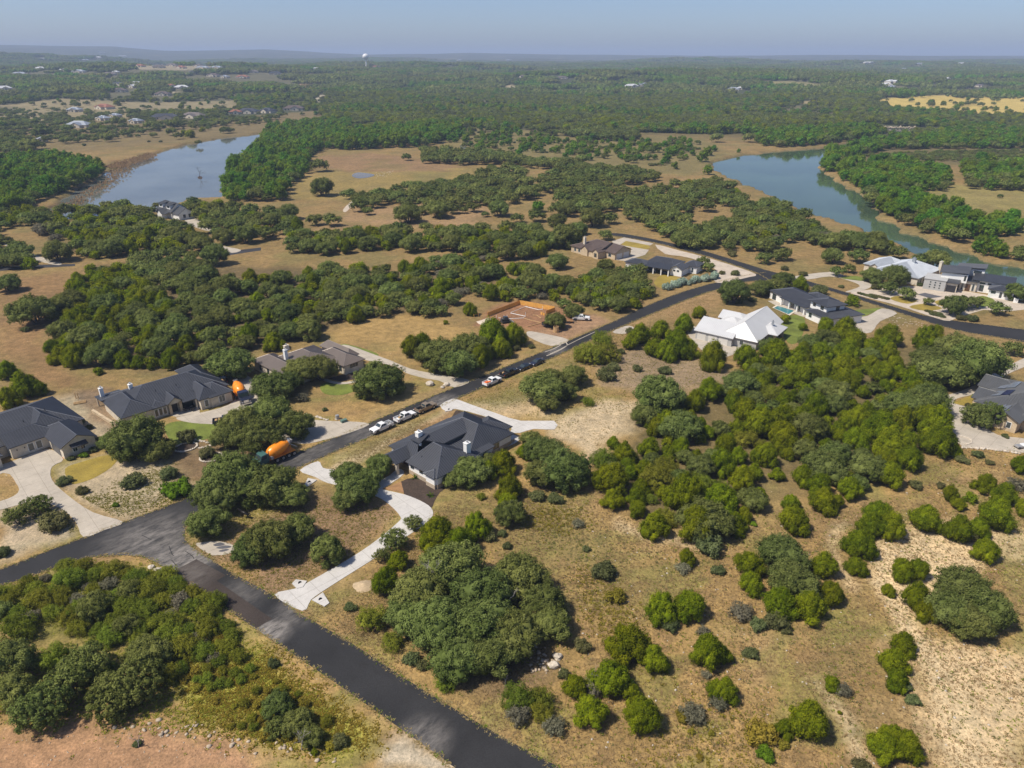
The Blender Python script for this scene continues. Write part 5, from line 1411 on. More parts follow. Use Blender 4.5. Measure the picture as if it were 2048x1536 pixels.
trees(O, s, P_PM, [('oak', 1180, 790, 270), ('oak', 1230, 740, 180), ('oak', 1370, 730, 170), ('oak', 1330, 830, 140), ('oak', 1210, 890, 140), ('brush', 1460, 600, 200), ('brush', 1560, 600, 180), ('brush', 1530, 520, 150), ('shrub', 1560, 720, 140), ('shrub', 1640, 590, 60), ('shrub', 1600, 680, 90), ('oak', 1870, 840, 300), ('oak', 1960, 870, 160), ('oak', 1780, 960, 160), ('jun', 1910, 1010, 175), ('jun', 1600, 1125, 100), ('brush', 1450, 880, 90), ('shrub', 1740, 690, 70), ('shrub', 1900, 700, 90), ('brush', 1430, 620, 110)])
P_JR = 'in the juniper belt left of the white-roofed house'
trees(O, s, P_JR, [('jun', 1880, 450, 140), ('jun', 1970, 550, 190), ('jun', 1760, 490, 150), ('jun', 1850, 560, 160), ('jun', 2020, 430, 120), ('jun', 1700, 530, 120), ('jun', 1910, 580, 160), ('shrub', 1700, 470, 70)])
P_HD = 'crowding the white gabled house'
trees(O, s, P_HD, [('oak', 770, 1275, 240), ('oak', 660, 1330, 150), ('oak', 880, 1225, 110), ('jun', 960, 1230, 180), ('oak', 1200, 1160, 250), ('oak', 1310, 1270, 320), ('oak', 1200, 1290, 230), ('jun', 990, 1380, 180), ('jun', 980, 1480, 160), ('jun', 870, 1290, 130), ('jun', 1080, 1170, 120), ('oak', 1400, 1310, 150), ('oak', 1120, 1100, 130), ('shrub', 1150, 1430, 110), ('shrub', 1260, 1450, 110), ('brush', 830, 1440, 60)])
trees(O, s, P_CORN, [('oak', 100, 1390, 260), ('oak', 50, 1310, 190), ('oak', 230, 1255, 170), ('oak', 40, 1450, 180), ('oak', 165, 1325, 170)])
trees(O, s, 'on the dry clearing behind the building site', [('oak', 1270, 60, 130), ('oak', 1555, 85, 110), ('oak', 1140, 100, 75), ('oak', 1070, 95, 110), ('shrub', 1720, 300, 90), ('jun', 1260, 270, 70), ('oak', 1770, 100, 80)])
O = (1348, 500)
P_GR = 'in the broad juniper and oak thicket'
grove(P_GR, [(1296, 830), (1360, 795), (1490, 758), (1500, 728), (1570, 695), (1660, 688), (1700, 676), (1780, 690), (1820, 720), (1870, 760), (1872, 800), (1890, 840), (1850, 900), (1800, 895), (1750, 945), (1690, 1000), (1600, 1005), (1520, 1000), (1440, 1070), (1390, 1045), (1300, 1050), (1225, 1005), (1195, 930), (1215, 895), (1285, 885)], {'jun': (0.60, 1.0), 'oak': (0.33, 1.2), 'brush': (0.07, 0.9)}, 1.5, 4.4, 0.98, 2.4, 21, 0.12)
trees(O, s, P_GR, [('oak', 1780, 640, 330), ('oak', 1600, 690, 290), ('oak', 1680, 580, 260), ('oak', 1500, 630, 230), ('jun', 1560, 1110, 230), ('jun', 1490, 970, 210), ('oak', 1360, 900, 240), ('oak', 1440, 880, 200), ('jun', 1380, 1210, 190), ('shrub', 1400, 1240, 120), ('jun', 1270, 1310, 190), ('jun', 1230, 1290, 120)])
trees(O, s, P_SAND, [('shrub', 1415, 1370, 90), ('jun', 1620, 1420, 110), ('jun', 1670, 1480, 100), ('jun', 1740, 1445, 85), ('jun', 1830, 1360, 150), ('jun', 1940, 1420, 160), ('jun', 2030, 1250, 130), ('jun', 1640, 1160, 110), ('shrub', 1690, 1220, 90), ('shrub', 1785, 1190, 80), ('shrub', 1560, 1375, 60), ('jun', 1880, 1530, 190), ('grey', 2000, 1370, 120), ('jun', 2050, 1500, 120), ('jun', 1200, 1536, 200), ('shrub', 1850, 1240, 60)])
P_WR = 'around the white-roofed house and the pool house'
trees(O, s, P_WR, [('oak', 360, 240, 190), ('oak', 520, 210, 150), ('oak', 600, 200, 130), ('oak', 640, 160, 130), ('jun', 740, 195, 110), ('shrub', 850, 235, 110), ('jun', 650, 400, 72), ('jun', 755, 445, 62), ('jun', 1000, 470, 180), ('jun', 890, 430, 120), ('jun', 1060, 520, 200), ('oak', 900, 520, 160), ('oak', 800, 540, 140), ('grey', 790, 520, 90), ('jun', 1270, 480, 180), ('jun', 1480, 510, 170), ('jun', 1530, 490, 120), ('jun', 1050, 290, 90), ('jun', 150, 355, 100), ('jun', 60, 430, 130), ('jun', 90, 570, 140), ('jun', 230, 620, 190), ('shrub', 460, 285, 60), ('shrub', 380, 295, 60), ('jun', 30, 530, 140), ('jun', 600, 600, 220), ('jun', 420, 610, 190), ('oak', 580, 570, 160), ('jun', 740, 610, 160), ('jun', 1180, 570, 110)])
P_FC = 'on the forecourts along the curving road'
trees(O, s, P_FC, [('oak', 960, 120, 90), ('oak', 1030, 105, 75), ('oak', 1155, 140, 120), ('oak', 1180, 180, 70), ('oak', 1290, 145, 170), ('oak', 1255, 215, 110), ('oak', 1365, 250, 110), ('oak', 1490, 298, 65), ('oak', 1630, 320, 150), ('oak', 1700, 300, 120), ('oak', 1765, 300, 100), ('oak', 1900, 335, 115), ('shrub', 1440, 200, 42), ('shrub', 760, 135, 60), ('shrub', 1680, 390, 70), ('shrub', 1750, 395, 80), ('shrub', 1180, 215, 60), ('shrub', 280, 130, 45), ('shrub', 360, 132, 60), ('oak', 2010, 240, 150), ('shrub', 980, 210, 40), ('shrub', 650, 105, 50), ('oak', 170, 60, 80), ('oak', 200, 95, 80)])
trees(O, s, 'by the solar-panelled house', [('open', 1760, 960, 160), ('open', 1860, 960, 180), ('open', 1810, 1000, 130), ('oak', 1990, 570, 120), ('bright', 1760, 855, 50), ('shrub', 1720, 905, 40), ('shrub', 1770, 880, 40), ('shrub', 1940, 1085, 50)])
O = (0, 0)
P_RG = 'in the river grove around the slate-roofed house'
grove(P_RG, zp(O, s, [(-60, 1230), (250, 1225), (480, 1215), (650, 1205), (720, 1200), (900, 1230), (930, 1280), (1080, 1330), (1230, 1420), (1000, 1460), (900, 1430), (560, 1480), (430, 1460), (440, 1390), (200, 1300), (90, 1280), (-60, 1350)]), {'oak': (0.55, 1.15), 'jun': (0.45, 0.9)}, 2.6, 4.8, 0.97, 3, 31, 0.10)
grove(P_RG, zp(O, s, [(1040, 1170), (1300, 1190), (1560, 1240), (1740, 1250), (1750, 1330), (1480, 1380), (1300, 1400), (1220, 1330), (1130, 1230)]), {'oak': (0.85, 1.15), 'jun': (0.15, 0.9)}, 2.6, 4.8, 0.95, 3, 32, 0.15)
grove(P_RG, zp(O, s, [(-60, 1390), (90, 1420), (170, 1470), (200, 1536), (-60, 1536)]), {'oak': (0.7, 1.1), 'jun': (0.3, 0.9)}, 3.0, 4.2, 1.0, 3, 33)
trees(O, s, P_RG, [('oak', 330, 1465, 150), ('oak', 1130, 1220, 100), ('oak', 1000, 1205, 60), ('oak', 920, 1200, 60), ('oak', 1250, 1490, 160), ('grey', 240, 1340, 130), ('grey', 320, 1385, 90), ('oak', 1880, 1090, 140), ('oak', 1840, 1280, 100), ('oak', 1940, 1280, 110), ('oak', 1870, 960, 110), ('oak', 1810, 895, 60)])
P_RV = 'along the left river bank'
grove(P_RV, zp(O, s, [(-100, 920), (200, 905), (450, 925), (580, 960), (590, 1010), (300, 1120), (150, 1190), (-100, 1220)]), {'riv': (0.85, 1.0), 'oak': (0.15, 1)}, 3.2, 5.4, 1.05, 3, 34)
grove(P_RV, zp(O, s, [(1580, 750), (1750, 715), (2048, 705), (2048, 860), (1900, 850), (1790, 900), (1790, 990), (1690, 1060), (1640, 1150), (1320, 1150), (1350, 1060), (1360, 960), (1500, 870)]), {'riv': (0.8, 1.0), 'oak': (0.2, 1)}, 3.2, 5.6, 1.05, 3, 35)
P_SH = 'on the tan shore across the river'
trees(O, s, P_SH, [('oak', 250, 760, 110), ('oak', 390, 748, 80), ('oak', 560, 735, 70), ('oak', 630, 798, 80), ('oak', 730, 778, 60), ('oak', 825, 765, 55), ('oak', 1000, 765, 70), ('oak', 1040, 790, 60), ('oak', 690, 705, 90), ('oak', 880, 730, 80), ('oak', 1010, 720, 90), ('oak', 1170, 690, 60), ('oak', 1290, 710, 60), ('oak', 1400, 690, 40), ('oak', 130, 735, 60), ('oak', 20, 800, 90), ('oak', 90, 820, 90), ('oak', 170, 840, 110), ('oak', 270, 810, 60), ('oak', 1160, 830, 40), ('oak', 1250, 700, 50), ('oak', 780, 655, 60), ('oak', 950, 660, 50), ('shrub', 490, 845, 30), ('shrub', 940, 825, 25), ('shrub', 870, 825, 22)])
grove(P_SH, zp(O, s, [(-80, 780), (100, 790), (250, 850), (150, 880), (-80, 880)]), {'oak': (1, 1)}, 4, 6, 1.0, 3, 36)
grove(P_SH, zp(O, s, [(-80, 640), (300, 600), (800, 640), (1300, 640), (1750, 650), (1500, 720), (1000, 740), (600, 800), (200, 850), (-80, 870)]), {'oak': (0.9, 1.0), 'shrub': (0.1, 0.7)}, 2.4, 5.0, 0.8, 3, 37, 0.86)
O = (680, 0)
P_SV = 'in the oak savanna between the rivers'
grove(P_SV, zp(O, s, [(100, 1140), (450, 1080), (850, 1010), (870, 970), (1050, 990), (1090, 1050), (1150, 1130), (900, 1190), (850, 1170), (500, 1240), (330, 1160), (110, 1210)]), {'oak': (1, 1.1)}, 2.6, 5.2, 0.9, 3, 41, 0.2)
grove(P_SV, zp(O, s, [(1080, 1060), (1250, 1010), (1430, 970), (1660, 970), (1860, 1010), (1840, 1040), (1540, 1090), (1700, 1130), (1880, 1110), (1900, 1190), (1600, 1210), (1330, 1240), (1280, 1130)]), {'oak': (1, 1.1)}, 2.6, 5.0, 0.9, 3, 42, 0.28)
grove(P_SV, zp(O, s, [(1650, 1210), (1900, 1130), (2048, 1090), (2048, 1390), (1820, 1310), (1700, 1260)]), {'oak': (0.9, 1.1), 'jun': (0.1, .9)}, 3.0, 4.6, 0.92, 3, 43, 0.2)
grove(P_SV, zp(O, s, [(490, 870), (660, 880), (900, 890), (1100, 930), (1200, 940), (1430, 940), (1430, 985), (1100, 960), (900, 940), (660, 945), (500, 935)]), {'oak': (1, 1.1)}, 3.6, 5.6, 1.0, 3, 44)
grove(P_UP, zp(O, s, [(-300, 1350), (0, 1340), (300, 1330), (600, 1320), (900, 1330), (1150, 1310), (1240, 1400), (1150, 1480), (900, 1500), (700, 1430), (280, 1440), (-200, 1460), (-300, 1440)]), {'oak': (0.72, 1.15), 'jun': (0.28, .85)}, 2.6, 4.6, 0.95, 3, 45, 0.24)
trees(O, s, P_SV, [('oak', 390, 915, 60), ('oak', 400, 1240, 165), ('oak', 570, 1220, 140), ('oak', 780, 1205, 90), ('riv', 1160, 1200, 80), ('oak', 1275, 1215, 110), ('oak', 1150, 1255, 110), ('oak', 1040, 1270, 85), ('oak', 1270, 1280, 120), ('oak', 1480, 1270, 150), ('oak', 1580, 1270, 100), ('oak', 930, 1215, 130), ('oak', 660, 1215, 90), ('oak', 720, 1225, 60), ('oak', 160, 1230, 70), ('oak', 850, 1250, 50), ('oak', 1320, 1370, 200), ('oak', 1240, 1400, 130), ('oak', 1400, 1330, 110), ('oak', 1430, 1200, 110), ('oak', 1540, 1160, 120), ('oak', 1640, 1150, 90), ('oak', 50, 1130, 90), ('oak', 1555, 1370, 90), ('oak', 2050, 1340, 110)])
P_MF = 'scattered over the far meadow'
trees(O, s, P_MF, [('riv', 1110, 810, 36), ('riv', 1060, 815, 34), ('riv', 1280, 820, 40), ('riv', 1330, 815, 34), ('riv', 1415, 810, 30), ('riv', 1215, 815, 40), ('riv', 1510, 880, 40), ('riv', 1640, 905, 40), ('riv', 1900, 840, 40), ('riv', 1950, 885, 36), ('riv', 1890, 945, 40), ('riv', 1960, 965, 46), ('riv', 1800, 925, 24), ('riv', 1460, 915, 46), ('riv', 1320, 905, 40), ('riv', 1800, 850, 60), ('riv', 1850, 860, 60), ('riv', 1640, 860, 40), ('riv', 900, 790, 50), ('riv', 700, 780, 60), ('riv', 740, 800, 50), ('riv', 2000, 860, 30), ('riv', 1050, 890, 50), ('riv', 1370, 850, 60), ('riv', 1270, 870, 50), ('riv', 810, 860, 50)])
grove(P_MF, zp(O, s, [(0, 860), (500, 840), (640, 800), (700, 770), (560, 740), (300, 770), (0, 800)]), {'riv': (0.8, 1.0), 'oak': (0.2, 1)}, 4.5, 7.0, 1.0, 3, 46)
grove(P_MF, zp(O, s, [(560, 770), (900, 740), (1300, 770), (2000, 800), (2150, 860), (1900, 960), (1500, 900), (1100, 870), (700, 850)]), {'riv': (0.45, 0.8), 'oak': (0.25, 0.8), 'shrub': (0.3, 0.7)}, 2.4, 5.0, 0.8, 3, 48, 0.84)
grove(P_MF, zp(O, s, [(1200, 780), (1400, 760), (1700, 770), (1760, 800), (1560, 810), (1260, 775)]), {'oak': (1, 1.0)}, 4.5, 7.0, 1.0, 3, 47)
O = (1348, 0)
P_RB = 'on the near bank of the right-hand river'
grove(P_RB, zp(O, s, [(-40, 1080), (250, 1050), (370, 1100), (400, 1160), (560, 1150), (760, 1260), (900, 1330), (920, 1380), (1150, 1370), (1290, 1420), (1260, 1450), (900, 1420), (700, 1370), (560, 1440), (100, 1430), (-40, 1380), (-40, 1300), (180, 1310), (350, 1290), (420, 1210), (170, 1140), (60, 1220)]), {'oak': (0.85, 1.1), 'jun': (0.08, .9), 'grey': (0.07, 0.7)}, 2.4, 4.6, 0.95, 3, 51, 0.15)
trees(O, s, P_RB, [('oak', 290, 1150, 90), ('oak', 400, 1150, 90), ('oak', 190, 1195, 110), ('oak', 370, 1235, 80), ('oak', 530, 1505, 100), ('oak', 640, 1480, 110), ('oak', 600, 1500, 70), ('oak', 930, 1490, 130), ('oak', 1080, 1490, 120), ('oak', 1310, 1470, 120), ('oak', 1540, 1500, 170), ('oak', 1450, 1520, 120), ('grey', 870, 1380, 110), ('oak', 960, 1400, 150), ('oak', 1180, 1400, 130), ('shrub', 340, 1480, 70), ('oak', 190, 1400, 130), ('oak', 60, 1390, 150)])
P_FB = 'on the far bank of the right-hand river'
grove(P_FB, zp(O, s, [(900, 900), (1150, 825), (1300, 800), (2100, 775), (2100, 850), (1250, 855), (1000, 905), (940, 990), (880, 970)]), {'riv': (0.7, 1.0), 'oak': (0.3, 1)}, 3.6, 5.6, 1.05, 3, 52)
grove(P_FB, zp(O, s, [(960, 980), (1080, 920), (1110, 960), (1300, 930), (1600, 1000), (1620, 1090), (1400, 1100), (1480, 1190), (1560, 1190), (1790, 1260), (1800, 1340), (1690, 1390), (1450, 1320), (1290, 1250), (1170, 1190), (1110, 1080), (1000, 1030)]), {'riv': (0.68, 1.0), 'oak': (0.32, 1)}, 3.2, 5.2, 1.05, 3, 53)
grove(P_FB, zp(O, s, [(1700, 960), (1850, 940), (2150, 960), (2150, 1100), (1740, 1080)]), {'oak': (0.7, 1.1), 'riv': (0.3, 1)}, 3.6, 5.4, 1.05, 3, 54)
grove(P_FB, zp(O, s, [(1840, 1280), (1980, 1260), (2020, 1320), (1930, 1360), (1830, 1350)]), {'riv': (1, 1.0)}, 3.0, 4.6, 1.05, 3, 55)
grove(P_FB, zp(O, s, [(1770, 1410), (1850, 1395), (1930, 1450), (1910, 1480), (1780, 1450)]), {'riv': (1, 0.9)}, 2.6, 4.0, 1.05, 3, 56)
trees(O, s, P_FB, [('oak', 2040, 1470, 110), ('oak', 1580, 1145, 30), ('oak', 1910, 1145, 35), ('oak', 2010, 1490, 80), ('riv', 1180, 850, 60)])
grove(P_FB, zp(O, s, [(1110, 900), (1500, 880), (2100, 870), (2100, 930), (1700, 930), (1250, 930)]), {'shrub': (0.5, 0.6), 'oak': (0.5, 0.6)}, 3.0, 4.5, 0.8, 2, 57, 0.1)
P_NB = 'on the wooded north bank across the river bend'
grove(P_NB, zp(O, s, [(480, 800), (700, 770), (1170, 745), (1175, 790), (900, 825), (640, 845), (520, 835)]), {'riv': (0.8, 1.0), 'oak': (0.2, 1)}, 4.0, 6.5, 1.05, 3, 58)
trees(O, s, P_NB, [('oak', 140, 830, 40), ('oak', 250, 800, 80), ('oak', 45, 860, 30), ('riv', 110, 890, 40), ('riv', 200, 880, 60), ('riv', 235, 865, 40), ('oak', 440, 800, 80), ('riv', 170, 910, 70), ('riv', 200, 990, 60), ('riv', 380, 880, 26)])

# the largest-looking of each kind stand as trees of their own; the rest is massed wood
def is_bad(x, y):
    return False
by = {}
for q in REQ: by.setdefault(q[3], []).append(q)
REST = {}
LIMIT = {'oak': 296, 'jun': 296, 'riv': 240, 'brush': 170, 'shrub': 200, 'grey': 90, 'yel': 90, 'bright': 30, 'open': 30}
n_tree = 0
LAND = {}
for (lx, ly), txt in {(562, 917): 'the teal-cabbed mixer truck', (478, 790): 'the navy-cabbed mixer truck', (764, 860): 'the scrap-loaded white pickup', (984, 768): 'the pickup with orange bundles', (1018, 750): 'the black pickup',
    (1162, 640): 'the site pickup', (860, 770): 'the big rounded boulder', (675, 838): 'the grey utility box', (600, 1168): 'the uphill culvert end', (641, 1205): 'the downhill culvert end', (372, 895): 'the stone ring at the lawn tip', (423, 915): 'the second stone ring',
    (430, 1096): 'the old concrete pad', (870, 900): 'the white gabled house', (330, 810): 'the black-roofed stone house', (615, 730): 'the brown-roofed house', (1200, 505): 'the dark brown house', (1320, 540): 'the white porch house', (1475, 660): 'the white-roofed house', (1620, 610): 'the pool house',
    (1800, 550): 'the silver-roofed house', (1930, 585): 'the modern white house', (2000, 830): 'the solar-panelled house', (352, 432): 'the slate-roofed river house', (100, 870): 'the gabled garage', (1015, 645): 'the gravel heap', (160, 806): 'the timber stack', (728, 1172): 'the sandy soil heap',
    (725, 351): 'the stock pond', (400, 356): 'the drowned tree', (340, 1140): 'the brown road patch', (835, 1485): 'the gravel spill at the road edge', (2040, 896): 'the white utility cart', (1108, 850): 'the square end of the white drive', (864, 1020): 'the mulch bed', (1100, 652): 'the dark trailer'}.items():
    q = G(lx, ly)
    for kind, lst in by.items():
        best = min(range(len(lst)), key=lambda i: (lst[i][0] - q.x) ** 2 + (lst[i][1] - q.y) ** 2)
        if math.hypot(lst[best][0] - q.x, lst[best][1] - q.y) < 22: LAND.setdefault((kind, lst[best][:3]), txt)
for kind, lst in by.items():
    lst.sort(key=lambda q: -q[2] / math.hypot(q[0], q[1]))
    K = KIND[kind]
    seen = {}
    for i, (x, y, r, _, place) in enumerate(lst):
        if i >= LIMIT[kind]:
            REST.setdefault(kind, []).append((x, y, r)); continue
        rs = random.Random(i * 13 + len(kind))
        v = rs.randrange(len(K['crowns']))
        root = empty(K['name'], (x, y, 0), rs.uniform(0, 6.28))
        root.scale = (r, r, r * rs.uniform(0.88, 1.18))
        near_l = LAND.get((kind, (x, y, r)))
        big, small = {'oak': (4.6, 3.0), 'jun': (2.9, 1.9), 'riv': (4.8, 3.6)}.get(kind, (1e9, 0))
        sz = 'broad ' if r > big else 'small ' if r < small else ''
        if near_l: tag(root, KTEXT[kind] + ' nearest to ' + near_l, K['cat'], (K['name'].replace('_', ' ') + 's').replace('bushs', 'bushes') + ' ' + place)
        else: tag(root, sz + KTEXT[kind] + ' ' + place, K['cat'], sz + (K['name'].replace('_', ' ') + 's').replace('bushs', 'bushes') + ' ' + place)
        link(bpy.data.objects.new('trunk', K['trunks'][v]), root)
        link(bpy.data.objects.new('crown', K['crowns'][v]), root)
        n_tree += 1
print('trees', n_tree, {k: len(v) for k, v in REST.items()})

# ---- massed far woods: one object per wood, crowns set out by geometry nodes
def lowcrown(name, lobef, seed, n, size, mat):
    return crown_mesh(name, lobef(seed)[:14], n, size, 0.6, mat, seed, 0.80, 1.5, 0.0, 1, 90, 0.15)
def wood(name, label, meshes, pts, zoff=0.0):
    """pts: (x, y, z, scale)"""
    pts = np.array(pts, float)
    me = bpy.data.meshes.new(name)
    me.vertices.add(len(pts)); me.vertices.foreach_set('co', pts[:, :3].astype(np.float32).ravel())
    a = me.attributes.new('size', 'FLOAT', 'POINT'); a.data.foreach_set('value', pts[:, 3].astype(np.float32))
    rg = np.random.default_rng(len(pts))
    a = me.attributes.new('turn', 'FLOAT', 'POINT'); a.data.foreach_set('value', rg.uniform(0, 6.28, len(pts)).astype(np.float32))
    a = me.attributes.new('pick', 'INT', 'POINT'); a.data.foreach_set('value', rg.integers(0, len(meshes), len(pts)).astype(np.int32))
    o = link(bpy.data.objects.new(name, me))
    tag(o, label, 'wood', kind='stuff')
    ng = bpy.data.node_groups.new(name, 'GeometryNodeTree')
    ng.interface.new_socket('Geometry', in_out='INPUT', socket_type='NodeSocketGeometry')
    ng.interface.new_socket('Geometry', in_out='OUTPUT', socket_type='NodeSocketGeometry')
    N, Lk = ng.nodes, ng.links
    gi, go = N.new('NodeGroupInput'), N.new('NodeGroupOutput')
    join = N.new('GeometryNodeJoinGeometry')
    def attr(nm, t):
        n = N.new('GeometryNodeInputNamedAttribute'); n.data_type = t; n.inputs['Name'].default_value = nm
        return n.outputs[0]
    sz, tn, pk = attr('size', 'FLOAT'), attr('turn', 'FLOAT'), attr('pick', 'INT')
    rot = N.new('ShaderNodeCombineXYZ'); Lk.new(tn, rot.inputs['Z'])
    e2r = N.new('FunctionNodeEulerToRotation'); Lk.new(rot.outputs[0], e2r.inputs[0])
    m2p = N.new('GeometryNodeMeshToPoints'); Lk.new(gi.outputs[0], m2p.inputs[0])
    for i, ob in enumerate(meshes):
        oi = N.new('GeometryNodeObjectInfo'); oi.transform_space = 'ORIGINAL'; oi.inputs['Object'].default_value = ob; oi.inputs['As Instance'].default_value = True
        cmpn = N.new('FunctionNodeCompare'); cmpn.data_type = 'INT'; cmpn.operation = 'EQUAL'
        Lk.new(pk, cmpn.inputs['A'] if False else cmpn.inputs[2]); cmpn.inputs[3].default_value = i
        ip = N.new('GeometryNodeInstanceOnPoints')
        Lk.new(m2p.outputs[0], ip.inputs['Points']); Lk.new(cmpn.outputs[0], ip.inputs['Selection'])
        Lk.new(oi.outputs['Geometry'], ip.inputs['Instance'])
        Lk.new(e2r.outputs[0], ip.inputs['Rotation']); Lk.new(sz, ip.inputs['Scale'])
        Lk.new(ip.outputs[0], join.inputs[0])
    Lk.new(join.outputs[0], go.inputs[0])
    md = o.modifiers.new('trees', 'NODES'); md.node_group = ng
    return o

# four plain trees at the edge of the far wood lend their crowns to it
proto = {}
for key, lf, mat, x, px_, py_ in (('oak', lobes_oak, 'leaf_oak', 0, 1180, 243), ('riv', lobes_river, 'leaf_river', 1, 1290, 246), ('jun', lobes_juniper, 'leaf_juniper', 2, 900, 240), ('dark', lobes_oak, 'leaf_oak', 3, 1520, 236)):
    p = GT(px_, py_)
    root = empty('far_tree', p, 0.4); root.scale = (5, 5, 5)
    tag(root, 'single %s at the edge of the far forest' % {'oak': 'rounded oak', 'riv': 'green elm', 'jun': 'juniper', 'dark': 'dark oak'}[key], 'tree')
    lb = lf(400 + x)
    link(bpy.data.objects.new('trunk', trunk_mesh('far_trunk', lb[:5], 9, 0.3, 0.07, 2)), root)
    proto[key] = link(bpy.data.objects.new('crown', lowcrown('far_crown', lf, 400 + x, 900, 0.13, mat)), root)
# a stand of trees in one piece for the farthest woods
def stand_mesh(name, seed, mats):
    rg = np.random.default_rng(seed); lb = []
    for i in range(30):
        x, y = rg.uniform(-1, 1, 2)
        r = rg.uniform(0.13, 0.2)
        lb.append(((x, y, r * rg.uniform(0.7, 1.0)), (r, r, r * rg.uniform(0.8, 1.1))))
    return crown_mesh(name, lb, 1800, 0.05, 0.6, mats, seed, 0.88, 1.4, 0.0, 1, 300, 0.05)
stands = []
for i in range(3):
    p = GT(1050 + 260 * i, 178)
    root = empty('far_stand', p); root.scale = (24, 24, 24)
    tag(root, 'small stand of far forest trees %s' % ('below the pale clearing', 'beside the pale houses', 'near the hazy river arm')[i], 'trees')
    stands.append(link(bpy.data.objects.new('crown', stand_mesh('stand', 77 + i, 'leaf_oak' if i != 1 else 'leaf_river')), root))

RN = {'oak': 'live oaks', 'jun': 'junipers', 'riv': 'riverside trees', 'brush': 'bushes', 'shrub': 'shrubs', 'grey': 'grey shrubs'}
for kind, lst in REST.items():
    if len(lst) == 0: continue
    src = proto.get(kind)
    if kind in ('oak', 'jun', 'riv'):
        obs = [proto[kind]] if kind != 'oak' else [proto['oak'], proto['dark']]
        wood('wood_of_' + RN[kind].replace(' ', '_'), 'massed smaller %s beyond the single trees' % RN[kind], obs, [(x, y, 0, r) for x, y, r in lst])
    else:
        obs = [o for o in bpy.data.objects if o.name.startswith('crown') and o.data == KIND[kind]['crowns'][0]][:1]
        wood('brush_of_' + RN.get(kind, kind).replace(' ', '_'), 'massed smaller %s among the trees' % RN.get(kind, kind), obs, [(x, y, 0, r) for x, y, r in lst])

# the far forest
rg = np.random.default_rng(99)
OPEN = [ZONES[i][3] for i in range(len(ZONES)) if min(p[1] for p in ZONES[i][3]) < 300 and max(p[1] for p in ZONES[i][3]) < 360]
openw = [[tuple(G(*p)[:2]) for p in z] for z in OPEN] + [[tuple(GT(*p)[:2]) for p in z[3]] for z in FARZ[2:]]
thinw = [[tuple(GT(*p)[:2]) for p in z[3]] for z in FARZ[:2]]
waterw = [grow([tuple(G(p[0], p[1], WZ)[:2]) for p in z], 14) for z in (RIVER_L, RIVER_R, STREAM, LAKE_F)]
def forest_pts(d0, d1, per, smin, smax, sparse=0.06):
    A = math.radians(80) / 2 * (d1 ** 2 - d0 ** 2)
    n = int(A / per)
    d = np.sqrt(rg.uniform(d0 ** 2, d1 ** 2, n)); th = rg.uniform(-math.radians(40), math.radians(40), n)
    x, y = d * np.sin(th), d * np.cos(th)
    op = np.zeros(n, bool)
    for z in openw: op |= pip(x, y, z)
    wt = np.zeros(n, bool)
    for z in waterw: wt |= pip(x, y, z)
    for z in thinw:
        op |= pip(x, y, z) & ((wav(x, y, 260, 3) + 0.8 * wav(x, y, 90, 6)) > 0.12) & (rg.random(n) > 0.3)
    gl = wav(x, y, 420, 9) + 0.7 * wav(x, y, 150, 1)
    keep = ~wt & (~op | (rg.random(n) < sparse)) & ((gl < 0.45) | (rg.random(n) < 0.3))
    for hx, hy in FARH:
        hd = math.hypot(hx, hy); ux, uy = hx / hd, hy / hd
        a = (x - hx) * ux + (y - hy) * uy; b = np.abs(-(x - hx) * uy + (y - hy) * ux)
        keep &= ~((a > -hd * 0.075) & (a < 14) & (b < 15 + 0.004 * hd))
    x, y = x[keep], y[keep]
    z = far_terrain(x, y)
    sc = rg.uniform(smin, smax, len(x)) * (1 + 0.35 * wav(x, y, 170, 2))
    return np.stack([x, y, z - 0.3, sc], 1)
fp = forest_pts(880, 1750, 62, 3.2, 5.6, 0.035)
# nearer forest belt behind the meadow
belt = [tuple(G(*p)[:2]) for p in [(620, 236), (700, 225), (1000, 225), (1400, 230), (1760, 235), (2150, 245), (2150, 275), (1800, 262), (1740, 255), (1700, 250), (1400, 268), (1100, 258), (930, 250), (870, 285), (640, 295), (600, 260)]]
n = 9000
bx = rg.uniform(min(p[0] for p in belt), max(p[0] for p in belt), n * 3); byy = rg.uniform(min(p[1] for p in belt), max(p[1] for p in belt), n * 3)
kk = pip(bx, byy, belt)
for z in waterw: kk &= ~pip(bx, byy, z)
bx, byy = bx[kk][:n], byy[kk][:n]
near = np.hypot(bx, byy) < 900
bp = np.stack([bx[near], byy[near], np.zeros(near.sum()), rg.uniform(3.5, 6.0, near.sum())], 1)
band = wav(fp[:, 0], fp[:, 1], 300, 4)
fa = fp[band < 0.12]; fb = fp[band >= 0.12]
wood('far_forest', 'dark far forest of oaks and junipers beyond the meadow', [proto['oak'], proto['dark'], proto['oak'], proto['jun']], fa)
wood('far_forest', 'greener belts of the far forest', [proto['oak'], proto['jun'], proto['riv'], proto['dark']], np.concatenate([fb, bp]))
wood('far_forest', 'hazy unbroken woodland towards the horizon', stands, forest_pts(1650, 6000, 1500, 22, 34, 0.04))
print('forest', len(fa), len(fb), len(bp))

